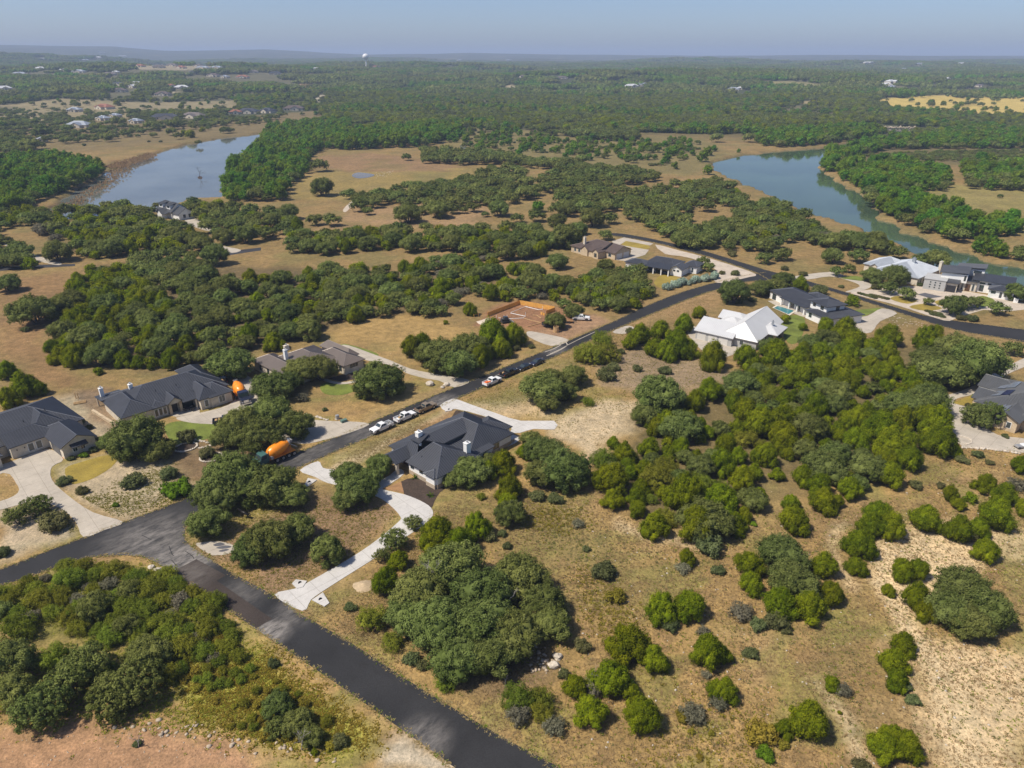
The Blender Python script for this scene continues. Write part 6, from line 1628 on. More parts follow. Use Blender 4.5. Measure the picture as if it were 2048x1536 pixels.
# ---- grass tufts, weeds and stones: what nobody could count
def scatter(name, label, mat, polys, n, smin, smax, blades, tall, seed, kind='grass'):
    rg = np.random.default_rng(seed)
    per = n // len(polys)
    X = []; Y = []
    for z in polys:
        pw = [tuple(G(*p)[:2]) for p in z]
        xs = [p[0] for p in pw]; ys = [p[1] for p in pw]
        x = rg.uniform(min(xs), max(xs), per * 4); y = rg.uniform(min(ys), max(ys), per * 4)
        k = pip(x, y, pw) & (wav(x, y, 17, seed % 9) + 0.6 * wav(x, y, 6, seed % 7) > -0.25)
        x = x + rg.normal(size=len(x)) * 1.3; y = y + rg.normal(size=len(y)) * 1.3
        for rp in ROADW: k &= ~pip(x, y, rp)
        X.append(x[k][:per]); Y.append(y[k][:per])
    X = np.concatenate(X); Y = np.concatenate(Y); m = len(X)
    s = rg.uniform(smin, smax, m)
    th = rg.uniform(0, 6.28, (m, blades)); ln = rg.uniform(.3, 1.0, (m, blades))
    bx = X[:, None] + np.cos(th) * s[:, None] * 0.22; by_ = Y[:, None] + np.sin(th) * s[:, None] * 0.22
    tx = X[:, None] + np.cos(th) * s[:, None] * ln * 0.75; ty = Y[:, None] + np.sin(th) * s[:, None] * ln * 0.75
    tz = s[:, None] * tall * rg.uniform(.5, 1.0, (m, blades))
    w = s[:, None] * 0.16
    px_, py_ = -np.sin(th) * w, np.cos(th) * w
    V = np.stack([np.stack([bx - px_, by_ - py_, np.zeros_like(bx)], -1), np.stack([bx + px_, by_ + py_, np.zeros_like(bx)], -1), np.stack([tx, ty, tz], -1)], 2).reshape(-1, 3)
    F = np.arange(len(V)).reshape(-1, 3)
    me = np_mesh(name, V, F)
    tone = np.repeat(np.clip(rg.random(m)[:, None] * 0.8 + rg.random((m, blades)) * 0.3, 0, 1).ravel(), 3)
    at = me.attributes.new('tone', 'FLOAT', 'POINT'); at.data.foreach_set('value', tone.astype(np.float32))
    me.materials.append(MAT[mat])
    return tag(link(bpy.data.objects.new(name, me)), label, kind, kind='stuff')
ROADW = [[tuple(G(*p)[:2]) for p in z] for z in (UP + DN, RB, [(392, 1090), (402, 1085), (440, 1083), (470, 1092), (466, 1105), (425, 1111)],
   [(600, 941), (636, 923), (672, 941), (768, 957), (808, 948), (766, 979), (862, 1016), (845, 1052), (757, 1112), (650, 1180), (605, 1222), (549, 1190), (700, 1117), (800, 1034), (745, 990), (655, 966)],
   [(-80, 960), (94, 898), (127, 919), (104, 960), (246, 1044), (167, 1074), (120, 1016), (-60, 1030)], [(914, 800), (886, 813), (1023, 853), (1042, 877), (1109, 859), (1108, 842), (993, 827)])]
FIELD = [(930, 985), (1210, 930), (1300, 1060), (1700, 1010), (1900, 900), (2100, 900), (2100, 1600), (1130, 1600), (860, 1390), (700, 1290), (640, 1220), (860, 1060)]
scatter('dry_grass', 'dry tan grass tufts on the open slope', 'grass_dry', [FIELD], 42000, 0.20, 0.48, 6, 0.45, 1)
scatter('green_weeds', 'olive weeds among the dry grass', 'leaf_brush', [FIELD], 5000, 0.25, 0.55, 6, 0.5, 2, 'weeds')
scatter('verge_grass', 'tan grass along the road verges', 'grass_dry', [[(660, 930), (760, 880), (900, 810), (930, 830), (780, 890), (680, 960)], [(920, 800), (1100, 720), (1290, 640), (1500, 740), (1300, 800), (1200, 900), (1110, 860), (1000, 830)], [(380, 1040), (620, 990), (800, 1020), (700, 1120), (560, 1190), (400, 1110)], [(600, 1235), (700, 1150), (900, 1010), (960, 1000), (760, 1290)], [(1120, 700), (1290, 620), (1480, 570), (1400, 640), (1200, 700)]], 26000, 0.2, 0.45, 6, 0.45, 3)
scatter('verge_weeds', 'green weeds on the rough plots', 'leaf_brush', [[(920, 800), (1100, 720), (1250, 660), (1480, 745), (1300, 800), (1110, 860)], [(380, 1040), (620, 990), (800, 1020), (700, 1120), (560, 1190), (400, 1110)], [(0, 1010), (150, 1060), (380, 1000), (330, 930), (170, 990)]], 8000, 0.25, 0.5, 6, 0.45, 4, 'weeds')
scatter('yellow_weeds', 'tall yellow-green weeds in the overgrown lot', 'leaf_yellow', [[(300, 1300), (430, 1270), (520, 1290), (640, 1390), (760, 1470), (700, 1530), (540, 1480), (380, 1440)]], 3000, 0.35, 0.9, 8, 0.30, 5, 'weeds')
scatter('lot_weeds', 'green undergrowth in the overgrown lot', 'leaf_brush', [[(-40, 1180), (250, 1115), (480, 1270), (640, 1400), (720, 1530), (400, 1460), (-40, 1450)]], 9000, 0.3, 0.65, 7, 0.35, 6, 'weeds')
scatter('reeds', 'brown reeds along the left river bank', 'grass_dry', [[(110, 418), (205, 362), (232, 322), (262, 318), (256, 345), (160, 410)], [(205, 334), (300, 306), (312, 312), (240, 338)]], 2600, 0.8, 2.0, 6, 0.8, 13, 'reeds')
scatter('sage_tufts', 'low grey-green tufts on the sandy ground', 'leaf_shrub', [[(1700, 1020), (2100, 980), (2100, 1600), (1800, 1600), (1760, 1250)], [(1300, 1080), (1700, 1100), (1750, 1500), (1200, 1500)], [(1000, 1000), (1230, 1010), (1350, 1150), (1200, 1250)]], 2200, 0.25, 0.6, 9, 0.3, 11, 'weeds')
scatter('yellow_tufts', 'yellow-green flowering weeds on the dry slope', 'leaf_yellow', [[(1300, 1340), (1560, 1440), (1560, 1600), (1250, 1600)], [(1150, 1130), (1300, 1180), (1250, 1290), (1180, 1250)], [(1000, 1000), (1200, 1030), (1100, 1090)]], 1500, 0.3, 0.7, 8, 0.5, 12, 'weeds')
def shoulder(name, label, mat, lines, per_m, seed):
    rg = np.random.default_rng(seed); X = []; Y = []
    for ln in lines:
        P = smooth_poly([tuple(G(*q)[:2]) for q in ln], 6, False)
        for a, b in zip(P[:-1], P[1:]):
            L = math.hypot(b[0] - a[0], b[1] - a[1]); n = rg.poisson(L * per_m)
            t = rg.random(n); X.append(a[0] + (b[0] - a[0]) * t + rg.normal(size=n) * .3); Y.append(a[1] + (b[1] - a[1]) * t + rg.normal(size=n) * .3)
    X = np.concatenate(X); Y = np.concatenate(Y); m = len(X); B = 6
    s = rg.uniform(.15, .42, m); th = rg.uniform(0, 6.28, (m, B)); ln_ = rg.uniform(.4, 1, (m, B))
    w = s[:, None] * .2
    bx, by_ = X[:, None] + np.cos(th) * s[:, None] * .1, Y[:, None] + np.sin(th) * s[:, None] * .1
    tx, ty = X[:, None] + np.cos(th) * s[:, None] * ln_, Y[:, None] + np.sin(th) * s[:, None] * ln_
    tz = .06 + s[:, None] * .35 * rg.uniform(.4, 1, (m, B))
    V = np.stack([np.stack([bx + np.sin(th) * w, by_ - np.cos(th) * w, np.full_like(bx, .02)], -1), np.stack([bx - np.sin(th) * w, by_ + np.cos(th) * w, np.full_like(bx, .02)], -1), np.stack([tx, ty, tz], -1)], 2).reshape(-1, 3)
    me = np_mesh(name, V, np.arange(len(V)).reshape(-1, 3))
    at = me.attributes.new('tone', 'FLOAT', 'POINT'); at.data.foreach_set('value', np.repeat(rg.random(m * B), 3).astype(np.float32))
    me.materials.append(MAT[mat])
    return tag(link(bpy.data.objects.new(name, me)), label, 'grass', kind='stuff')
shoulder('shoulder_grass', 'ragged dry grass creeping over the road edges', 'grass_dry', [UP[1:], DN[:26], DN[28:], RB[:15], RB[15:]], 9, 21)
shoulder('shoulder_weeds', 'green weeds along the road edges', 'leaf_brush', [UP[1:14], DN[2:26], DN[28:]], 2.5, 22)
def stones(name, label, pts, smin, smax, seed, mat='rock'):
    rg = np.random.default_rng(seed); mb_v = []; mb_f = []
    iv, jf = ICO1
    base = 0
    for x, y in pts:
        s = rg.uniform(smin, smax) * np.array([rg.uniform(.8, 1.5), rg.uniform(.7, 1.2), rg.uniform(.4, .7)])
        a = rg.uniform(0, 6.28)
        q = iv * (1 + 0.18 * rg.normal(size=(len(iv), 1))) * s
        q = np.stack([q[:, 0] * math.cos(a) - q[:, 1] * math.sin(a) + x, q[:, 0] * math.sin(a) + q[:, 1] * math.cos(a) + y, q[:, 2] + s[2] * 0.35], 1)
        mb_v.append(q); mb_f.append(jf + base); base += len(iv)
    me = np_mesh(name, np.concatenate(mb_v), np.concatenate(mb_f)); me.materials.append(MAT[mat])
    return tag(link(bpy.data.objects.new(name, me)), label, 'stones', kind='stuff')
rs = random.Random(4)
def rpts(poly, n):
    pw = [tuple(G(*p)[:2]) for p in poly]; xs = [p[0] for p in pw]; ys = [p[1] for p in pw]
    x = np.array([rs.uniform(min(xs), max(xs)) for _ in range(n * 4)]); y = np.array([rs.uniform(min(ys), max(ys)) for _ in range(n * 4)])
    k = pip(x, y, pw)
    return list(zip(x[k][:n], y[k][:n]))
stones('loose_stones', 'loose pale limestone scattered on the slope', rpts([(1150, 1050), (1300, 1060), (1700, 1030), (1900, 920), (2100, 920), (2100, 1600), (1300, 1600), (1150, 1450)], 420), 0.05, 0.19, 8)
stones('loose_stones', 'limestone rubble on the edge of the bare soil lot', rpts([(300, 1440), (340, 1430), (480, 1470), (640, 1490), (700, 1530), (500, 1510), (200, 1450)], 60), 0.08, 0.34, 9, 'stone_tan')
stones('loose_stones', 'limestone rubble under the oak motte', rpts([(1060, 1290), (1120, 1300), (1130, 1350), (1060, 1350)], 40), 0.1, 0.4, 10, 'stone_tan')
stones('loose_stones', 'small stones on the bare pink soil', rpts([(0, 1480), (280, 1460), (520, 1510), (520, 1536), (0, 1536)], 90), 0.04, 0.13, 11, 'stone_tan')
stones('loose_stones', 'pale rubble beside the curving road', rpts([(1765, 636), (1800, 632), (1875, 656), (1800, 658)], 70), 0.08, 0.26, 12, 'stone_tan')
# ------------------------------------------------------------------ vehicles (local x forward)
def wheel(root, x, y, r=0.4, w=0.26, rim='rim', side=None):
    s = 1 if y > 0 else -1
    wh = MB().cyl_y(x, r, y - w / 2, y + w / 2, r, 18).build('wheel', MAT['rubber'], root)
    MB().cyl_y(x, r, y + s * w * 0.30, y + s * (w / 2 + 0.02), r * 0.6, 14).build('rim', MAT[rim], wh)
    return wh
def vbox(root, name, x0, x1, y0, y1, z0, z1, mat, bev=0.0):
    o = MB().box(x0, x1, y0, y1, z0, z1).build(name, MAT[mat], root)
    return bevelled(o, bev) if bev else o

def pickup(px, py, ang, paint, label, rim='rim', cargo=None, rack=False, cover=False):
    p = G(px, py)
    root = empty('pickup_truck', (p.x, p.y, 0.06), R(ang)); tag(root, label, 'pickup truck')
    # body side profile with wheel arches, from tail to nose
    def arch(cx, r=0.52, n=7): return [(cx + r * math.cos(math.pi * k / n), 0.42 + r * math.sin(math.pi * k / n)) for k in range(n + 1)]
    prof = [(-2.85, 0.55), (-2.45, 0.42)] + arch(-1.85)[::-1] + [(1.25, 0.42)] + arch(1.85)[::-1] + [(2.55, 0.42), (2.92, 0.5), (2.95, 0.98), (2.80, 1.14), (1.35, 1.22), (0.95, 1.26), (-0.85, 1.26), (-0.87, 0.80), (-2.78, 0.80), (-2.80, 0.78)]
    body = MB().prism_y(prof, -0.97, 0.97).build('body', MAT[paint], root)
    bevelled(body, 0.035, 1)
    # cab greenhouse
    zt, zb = 1.90, 1.24
    lo = [(1.32, 0.93), (-0.86, 0.93), (-0.86, -0.93), (1.32, -0.93)]; hi = [(0.55, 0.74), (-0.62, 0.74), (-0.62, -0.74), (0.55, -0.74)]
    cab = mesh_obj('cab', [(x, y, zb) for x, y in lo] + [(x, y, zt) for x, y in hi], [(0, 1, 2, 3), (7, 6, 5, 4), (0, 4, 5, 1), (1, 5, 6, 2), (2, 6, 7, 3), (3, 7, 4, 0)], MAT[paint], root)
    bevelled(cab, 0.06, 2)
    def pane(name, q, off):
        n = (q[1] - q[0]).cross(q[2] - q[0]).normalized()
        if n.dot(off) < 0: n = -n
        qs = [a + n * 0.012 for a in q]; return mesh_obj(name, [a + n * 0.012 for a in qs] + [a - n * 0.03 for a in qs], [(0, 1, 2, 3), (7, 6, 5, 4), (0, 4, 5, 1), (1, 5, 6, 2), (2, 6, 7, 3), (3, 7, 4, 0)], MAT['glass'], root)
    L = [Vector((x, y, zb)) for x, y in lo]; H = [Vector((x, y, zt)) for x, y in hi]
    def q4(a, b, c, d, s0, s1, t0, t1):
        f = lambda s, t: (a + (b - a) * s) * (1 - t) + (d + (c - d) * s) * t
        return [f(s0, t0), f(s1, t0), f(s1, t1), f(s0, t1)]
    pane('windshield', q4(L[0], L[3], H[3], H[0], .06, .94, .12, .9), Vector((1, 0, 0.5)))
    pane('rear_window', q4(L[1], L[2], H[2], H[1], .1, .9, .2, .85), Vector((-1, 0, 0.3)))
    for a, b, sg in ((0, 1, 1), (3, 2, -1)):
        pane('side_window', q4(L[a], L[b], H[b], H[a], .16, .52, .15, .88), Vector((0, sg, 0.2)))
        pane('side_window', q4(L[a], L[b], H[b], H[a], .56, .92, .15, .88), Vector((0, sg, 0.2)))
        MB().box(0.85, 1.03, sg * 0.98, sg * 1.14, 1.2, 1.38).build('mirror', MAT['plastic_black'], root) if sg > 0 else MB().box(0.85, 1.03, -1.14, -0.98, 1.2, 1.38).build('mirror', MAT['plastic_black'], root)
    # bed
    for y0, y1 in ((-0.97, -0.88), (0.88, 0.97)): vbox(root, 'bed_side', -2.83, -0.88, y0, y1, 0.78, 1.27, paint)
    vbox(root, 'tailgate', -2.86, -2.78, -0.87, 0.87, 0.62, 1.26, paint)
    vbox(root, 'bed_liner', -2.77, -0.89, -0.87, 0.87, 0.80, 0.84, 'plastic_black')
    vbox(root, 'front_bumper', 2.86, 3.04, -0.92, 0.92, 0.45, 0.70, 'chrome' if paint != 'paint_black' else 'plastic_black'); vbox(root, 'rear_bumper', -3.0, -2.84, -0.9, 0.9, 0.48, 0.66, 'chrome')
    vbox(root, 'grille', 2.93, 2.985, -0.55, 0.55, 0.74, 1.0, 'plastic_black')
    for sy in (-1, 1):
        vbox(root, 'headlight', 2.90, 2.975, min(sy * .6, sy * .9), max(sy * .6, sy * .9), 0.80, 0.98, 'light_clear')
        vbox(root, 'tail_light', -2.885, -2.83, min(sy * .88, sy * .975), max(sy * .88, sy * .975), 0.85, 1.18, 'light_red')
    for x in (-1.85, 1.85):
        for y in (-0.84, 0.84): wheel(root, x, y, 0.40, 0.27, rim)
    rr = random.Random(px)
    if cargo:
        for i in range(cargo[1]):
            x = rr.uniform(-2.5, -1.1); y = rr.uniform(-.6, .6); s = rr.uniform(.14, .34)
            o = vbox(None, 'cargo', x - s, x + s, y - s * .8, y + s * .8, 0.845 + i * 0.003, 0.85 + rr.uniform(.3, .62), cargo[0] if rr.random() < 0.8 else 'lumber', 0.03)
            o.parent = root
    if rack:
        mb = MB()
        for x in (-2.6, -1.0):
            for y in (-.92, .92): mb.tube([(x, y, 1.2), (x, y, 2.0)], 0.03, 6)
            mb.tube([(x, -.92, 2.0), (x, .92, 2.0)], 0.03, 6)
        for y in (-.92, .92): mb.tube([(-2.7, y, 2.0), (1.6, y, 2.02)], 0.03, 6)
        mb.build('ladder_rack', MAT['steel_grey'], root)
    return root

def sedan(px, py, ang, paint, label):
    p = G(px, py)
    root = empty('car', (p.x, p.y, 0.06), R(ang)); tag(root, label, 'car')
    def arch(cx, r=0.40, n=7): return [(cx + r * math.cos(math.pi * k / n), 0.30 + r * math.sin(math.pi * k / n)) for k in range(n + 1)]
    prof = [(-2.35, 0.45), (-2.0, 0.30)] + arch(-1.45)[::-1] + arch(1.45)[::-1] + [(2.0, 0.28), (2.38, 0.42), (2.36, 0.66), (2.2, 0.80), (1.0, 0.95), (-1.5, 1.0), (-2.3, 0.95), (-2.38, 0.8)]
    bevelled(MB().prism_y(prof, -0.9, 0.9).build('body', MAT[paint], root), 0.05, 2)
    lo = [(1.25, 0.84), (-1.75, 0.84), (-1.75, -0.84), (1.25, -0.84)]; hi = [(0.35, 0.62), (-0.95, 0.62), (-0.95, -0.62), (0.35, -0.62)]
    V = [(x, y, 0.94) for x, y in lo] + [(x, y, 1.44) for x, y in hi]
    bevelled(mesh_obj('cabin', V, [(0, 1, 2, 3), (7, 6, 5, 4), (0, 4, 5, 1), (1, 5, 6, 2), (2, 6, 7, 3), (3, 7, 4, 0)], MAT['glass'], root), 0.05, 2)
    vbox(root, 'roof_panel', -0.93, 0.33, -0.6, 0.6, 1.43, 1.455, paint)
    for x in (-1.45, 1.45):
        for y in (-0.78, 0.78): wheel(root, x, y, 0.33, 0.22)
    for sy in (-1, 1):
        vbox(root, 'headlight', 2.25, 2.385, min(sy * .5, sy * .82), max(sy * .5, sy * .82), 0.58, 0.72, 'light_clear')
        vbox(root, 'tail_light', -2.395, -2.3, min(sy * .5, sy * .84), max(sy * .5, sy * .84), 0.72, 0.88, 'light_red')
    return root

def mixer(px, py, ang, cabpaint, label):
    p = G(px, py)
    root = empty('cement_mixer_truck', (p.x, p.y, 0.06), R(ang)); tag(root, label, 'mixer truck'); root.scale = (1.08, 1.08, 1.08)
    vbox(root, 'chassis', -4.4, 4.3, -0.5, 0.5, 0.75, 1.05, 'paint_orange')
    vbox(root, 'fender', -4.3, 0.6, -1.2, 1.2, 1.10, 1.18, 'paint_orange')
    # cab with hood
    cab = MB().prism_y([(1.6, 0.8), (4.75, 0.7), (4.8, 1.45), (4.6, 1.65), (3.4, 1.75), (3.05, 2.75), (1.75, 2.85), (1.6, 2.7)], -1.1, 1.1).build('cab', MAT[cabpaint], root)
    bevelled(cab, 0.07, 2)
    mesh_obj('windshield', [(3.43, -0.95, 1.82), (3.43, 0.95, 1.82), (3.12, 0.95, 2.66), (3.12, -0.95, 2.66)], [(0, 1, 2, 3)], MAT['glass'], root)
    for y in (-1.115, 1.115):
        mesh_obj('side_window', [(3.2, y, 1.85), (2.0, y, 1.85), (2.0, y, 2.6), (2.95, y, 2.6)], [(0, 1, 2, 3)], MAT['glass'], root)
    vbox(root, 'grille', 4.76, 4.84, -0.55, 0.55, 0.85, 1.45, 'chrome'); vbox(root, 'bumper', 4.7, 4.95, -1.15, 1.15, 0.45, 0.72, 'chrome')
    for y in (-0.85, 0.85): vbox(root, 'headlight', 4.7, 4.86, y - .15, y + .15, 0.9, 1.1, 'light_clear')
    MB().tube([(1.45, 0.9, 1.0), (1.45, 0.9, 3.2)], 0.09, 8).build('exhaust_stack', MAT['chrome'], root)
    # drum: tilted lathe, mouth to the rear and up
    pr = [(-3.55, 0.50), (-3.4, 0.62), (-2.3, 1.08), (-1.2, 1.30), (0.0, 1.30), (0.9, 1.02), (1.35, 0.62), (1.42, 0.2)]
    tilt = R(11); c0 = Vector((-0.7, 0, 2.25))
    def dp(x): return (c0.x + (x + 0.7) * math.cos(tilt), 0, c0.z - (x + 0.7) * math.sin(tilt))
    dr = MB().tube([dp(x) for x, _ in pr], [r for _, r in pr], 28).build('drum', MAT['paint_orange'], root, True)
    for x in (-2.3, -1.2, 0.0):
        r = dict((a, b) for a, b in pr)[x]
        MB().tube([dp(x - 0.04), dp(x + 0.04)], r + 0.02, 28).build('weld_band', MAT['paint_orange'], dr)
    MB().tube([dp(-3.75), dp(-3.45)], [0.52, 0.66], 20).build('drum_mouth', MAT['steel_grey'], root)
    MB().box(1.3, 1.6, -0.7, 0.7, 1.05, 2.1).build('front_pedestal', MAT['paint_orange'], root)
    mb = MB().tube([(-3.3, -0.8, 1.15), (-3.6, -0.6, 2.4)], 0.07, 6).tube([(-3.3, 0.8, 1.15), (-3.6, 0.6, 2.4)], 0.07, 6); mb.build('rear_pedestal', MAT['paint_orange'], root)
    mesh_obj('hopper', [(-4.3, -.5, 3.3), (-3.6, -.6, 3.5), (-3.6, .6, 3.5), (-4.3, .5, 3.3), (-4.1, -.2, 2.6), (-3.7, -.2, 2.6), (-3.7, .2, 2.6), (-4.1, .2, 2.6)], [(0, 1, 5, 4), (1, 2, 6, 5), (2, 3, 7, 6), (3, 0, 4, 7)], MAT['steel_grey'], root)
    MB().prism_y([(-4.0, 2.3), (-5.3, 1.15), (-5.25, 1.05), (-3.95, 2.15)], -0.25, 0.25).build('chute', MAT['steel_grey'], root)
    MB().cyl_y(1.0, 1.55, 0.95, 1.3, 0.35, 14).build('water_tank', MAT['steel_grey'], root)
    for x in (3.55, -0.1, -1.4, -2.7, -3.9):
        for y in ((-0.98, 0.98)): wheel(root, x, y, 0.5, 0.5 if x < 3 else 0.32, 'rim')
    return root

RDANG = 47.5
pickup(764, 860, RDANG + 180, 'paint_white', 'white pickup truck facing downhill with a bed full of scrap', cargo=('steel_grey', 9), rim='rim_dark')
pickup(810, 839, RDANG, 'paint_white', 'clean white pickup truck between the scrap-loaded truck and the tan truck', cargo=('plastic_black', 2), rim='rim_dark')
pickup(852, 820, RDANG, 'paint_tan', 'dusty tan pickup truck with a dark load, parked by the white concrete drive', cargo=('plastic_black', 6))
pickup(984, 768, RDANG, 'paint_white', 'white pickup truck carrying orange bundles on the road verge', cargo=('cloth_orange', 8), rim='rim_dark')
pickup(1018, 750, RDANG, 'paint_black', 'black pickup truck parked behind the black cars', cargo=('lumber', 3), rim='rim_dark')
sedan(1048, 738, RDANG + 180, 'paint_black', 'black car parked next to the black pickup')
sedan(1074, 728, RDANG + 180, 'paint_navy', 'dark navy car heading the row of parked cars')
pickup(1162, 640, -8, 'paint_white', 'white pickup truck under the site tree with a small trailer', rim='rim_dark')
mixer(549, 922, RDANG + 180, 'paint_teal', 'orange cement mixer truck with teal cab on the road')
mixer(483, 797, -56, 'paint_navy', 'orange cement mixer truck with navy cab beside the stone house')
pickup(446, 764, 118, 'paint_navy', 'dark pickup truck behind the mixer at the stone house', cargo=('lumber', 9))
pickup(452, 846, 20, 'paint_navy', 'navy pickup truck half hidden under the yard oak', cargo=('lumber', 4))

def trailer(px, py, ang, L, W, hgt, label, mat, side):
    p = G(px, py); root = empty('trailer', (p.x, p.y, 0.03), R(ang)); tag(root, label, 'trailer')
    vbox(root, 'deck', -L / 2, L / 2, -W / 2, W / 2, 0.55, 0.68, mat)
    for y0, y1 in ((-W / 2, -W / 2 + .06), (W / 2 - .06, W / 2)): vbox(root, 'side_rail', -L / 2, L / 2, y0, y1, 0.68, 0.68 + hgt, side)
    vbox(root, 'end_wall', -L / 2, -L / 2 + .06, -W / 2 + .07, W / 2 - .07, 0.68, 0.68 + hgt, side)
    MB().tube([(L / 2, -W / 3, .6), (L / 2 + 1.2, 0, .55)], 0.05, 6).tube([(L / 2, W / 3, .6), (L / 2 + 1.2, 0, .55)], 0.05, 6).build('tow_bar', MAT['steel_dark'], root)
    for x in (-.45, .45):
        for y in (-W / 2 - .13, W / 2 + .13): wheel(root, x, y, 0.34, 0.2, 'rim_dark')
    return root
trailer(1136, 645, -8, 3.2, 1.8, 0.25, 'small rust-red flatbed trailer behind the site pickup', 'soil_orange', 'soil_orange')
trailer(1098, 652, 35, 4.6, 2.0, 0.9, 'dark high-sided trailer half behind the wrapped site tree', 'steel_dark', 'steel_dark')

# compact loader by the gravel heap
p = G(1012, 645)
ld = empty('skid_loader', (p.x, p.y, 0), R(25)); tag(ld, 'black tracked loader beside the gravel heap', 'loader')
bevelled(MB().prism_y([(-1.7, .35), (0.9, .35), (1.1, .9), (-0.2, 1.2), (-1.7, 1.35)], -.75, .75).build('body', MAT['plastic_black'], ld), 0.05)
bevelled(MB().prism_y([(-0.9, 1.2), (0.7, 1.0), (0.5, 2.1), (-0.8, 2.15)], -.6, .6).build('cab', MAT['glass'], ld), 0.05)
for y in (-.95, .95):
    bevelled(MB().prism_y([(-1.5, .05), (1.0, .05), (1.35, .4), (1.0, .75), (-1.5, .75), (-1.8, .4)], y - .2, y + .2).build('track', MAT['rubber'], ld), 0.05)
    MB().tube([(-1.5, y * .9, 1.5), (0.6, y * .9, 1.6), (1.7, y * .9, 0.5)], 0.09, 6).build('lift_arm', MAT['steel_dark'], ld)
MB().prism_y([(1.6, .1), (2.5, .1), (2.5, .2), (1.75, .25), (1.7, .85), (1.6, .85)], -1.0, 1.0).build('bucket', MAT['steel_grey'], ld)

# ------------------------------------------------------------------ building site: formwork, trenches, stakes
def zq(x, y): return (900 + x / 6.4, 560 + y / 6.4)
def formwork(a, b, n, hgt, label, rough=0.02):
    A, B = G(*zq(*a)), G(*zq(*b))
    d = (B - A); L = d.length; ang = math.atan2(d.y, d.x)
    root = empty('formwork_wall', A, ang); tag(root, label, 'formwork')
    w = L / n
    rr = random.Random(int(L * 10))
    for i in range(n):
        dz = rr.uniform(-rough, rough)
        MB().box(i * w + .01, (i + 1) * w - .01, -.025 + rr.uniform(-.01, .01), .025, 0, hgt + dz).build('plywood_panel', MAT['plywood'], root)
        MB().box(i * w - .04, i * w + .04, -.13, -.04, 0, hgt + .15).build('stake', MAT['lumber'], root)
        MB().tube([(i * w + w / 2, -.05, hgt * .8), (i * w + w / 2, -1.0, .02)], 0.045, 4).build('brace', MAT['lumber'], root)
    return root
formwork((1340, 395), (890, 312), 10, 1.6, 'orange plywood formwork wall along the back of the site')
formwork((890, 312), (480, 470), 11, 1.5, 'plywood formwork wall on the shaded left side of the site')
formwork((1340, 400), (1230, 440), 3, 1.4, 'short plywood formwork return at the site corner')
formwork((1210, 455), (1160, 440), 2, 0.9, 'low plywood formwork box by the trench')
def beam(pts, label, mat, r, name, z=0.12):
    P = [G(*zq(*q)) + Vector((0, 0, z)) for q in pts]
    mb = MB()
    for a, b in zip(P[:-1], P[1:]):
        d = (b - a).normalized(); s = Vector((-d.y, d.x, 0)) * r
        u = Vector((0, 0, r))
        mb.add([a - s - u, a + s - u, a + s + u, a - s + u, b - s - u, b + s - u, b + s + u, b - s + u], [(0, 3, 2, 1), (4, 5, 6, 7), (0, 1, 5, 4), (1, 2, 6, 5), (2, 3, 7, 6), (3, 0, 4, 7)])
    return tag(mb.build(name, MAT[mat], None), label, 'pipe' if 'pipe' in name else 'board')
def pipe(pts, label, r=0.08):
    P = [G(*zq(*q)) + Vector((0, 0, 0.15)) for q in pts]
    return tag(MB().tube(P, r, 8).build('drain_pipe', MAT['pvc_white']), label, 'pipe')
pipe([(965, 345), (1130, 385), (1185, 380)], 'white drain pipe along the back formwork', 0.11)
pipe([(775, 428), (965, 470)], 'white drain pipe across the site centre', 0.11)
pipe([(620, 490), (800, 500), (950, 490)], 'white drain pipe near the gravel heap', 0.09)
pipe([(780, 420), (965, 345)], 'white drain pipe running up the site', 0.07)
beam([(950, 495), (1160, 550)], 'long board edging the trench', 'lumber', 0.09, 'edge_board')
beam([(1160, 555), (980, 605)], 'board edging the front of the site', 'lumber', 0.08, 'edge_board')
beam([(1060, 450), (1110, 455), (1165, 490)], 'kinked board edge beside the formwork box', 'lumber', 0.08, 'edge_board')
beam([(590, 490), (470, 480)], 'board at the left end of the site', 'lumber', 0.1, 'edge_board')
for i, (x, y) in enumerate([(965, 470), (870, 440), (808, 488), (730, 495), (660, 480), (560, 495), (595, 490), (520, 490), (965, 345), (1185, 385), (480, 495), (1180, 450), (690, 492)]):
    p = G(*zq(x, y))
    o = MB().box(-.06, .06, -.06, .06, -.1, random.uniform(1.0, 1.7)).build('survey_stake', MAT['lumber'] if i % 3 else MAT['pvc_white'])
    o.location = p
    tag(o, ('white' if i % 3 == 0 else 'wooden') + ' stake standing in the site trenches', 'stake', ('white' if i % 3 == 0 else 'wooden') + ' site stakes')
def heap(px, py, r, hgt, mat, label):
    p = G(px, py); rg = np.random.default_rng(int(px)); V = [(0, 0, hgt)]; F = []
    n, rings = 22, 6
    for k in range(1, rings + 1):
        for j in range(n):
            th = 2 * math.pi * j / n; q = k / rings
            rr = r * q * (1 + .08 * math.sin(3 * th) + .05 * rg.normal())
            V.append((rr * math.cos(th) * 1.25, rr * math.sin(th), max(-.05, hgt * (1 - q) ** 1.15 + .03 * rg.normal()) if k < rings else -.05))
    for j in range(n): F.append((0, 1 + j, 1 + (j + 1) % n))
    for k in range(rings - 1):
        for j in range(n):
            a = 1 + k * n + j; b = 1 + k * n + (j + 1) % n
            F.append((a, a + n, b + n, b))
    o = mesh_obj('gravel_heap', V, F, MAT[mat], None, True); o.location = p
    return tag(o, label, 'heap')
heap(*zq(490, 545), 3.0, 1.7, 'gravel_pale', 'pale cone of gravel beside the formwork')
heap(728, 1172, 1.6, 0.6, 'sand', 'low pale soil heap beside the white drive')
heap(225, 800, 1.6, 0.7, 'rock', 'rubble heap beside the stone house')
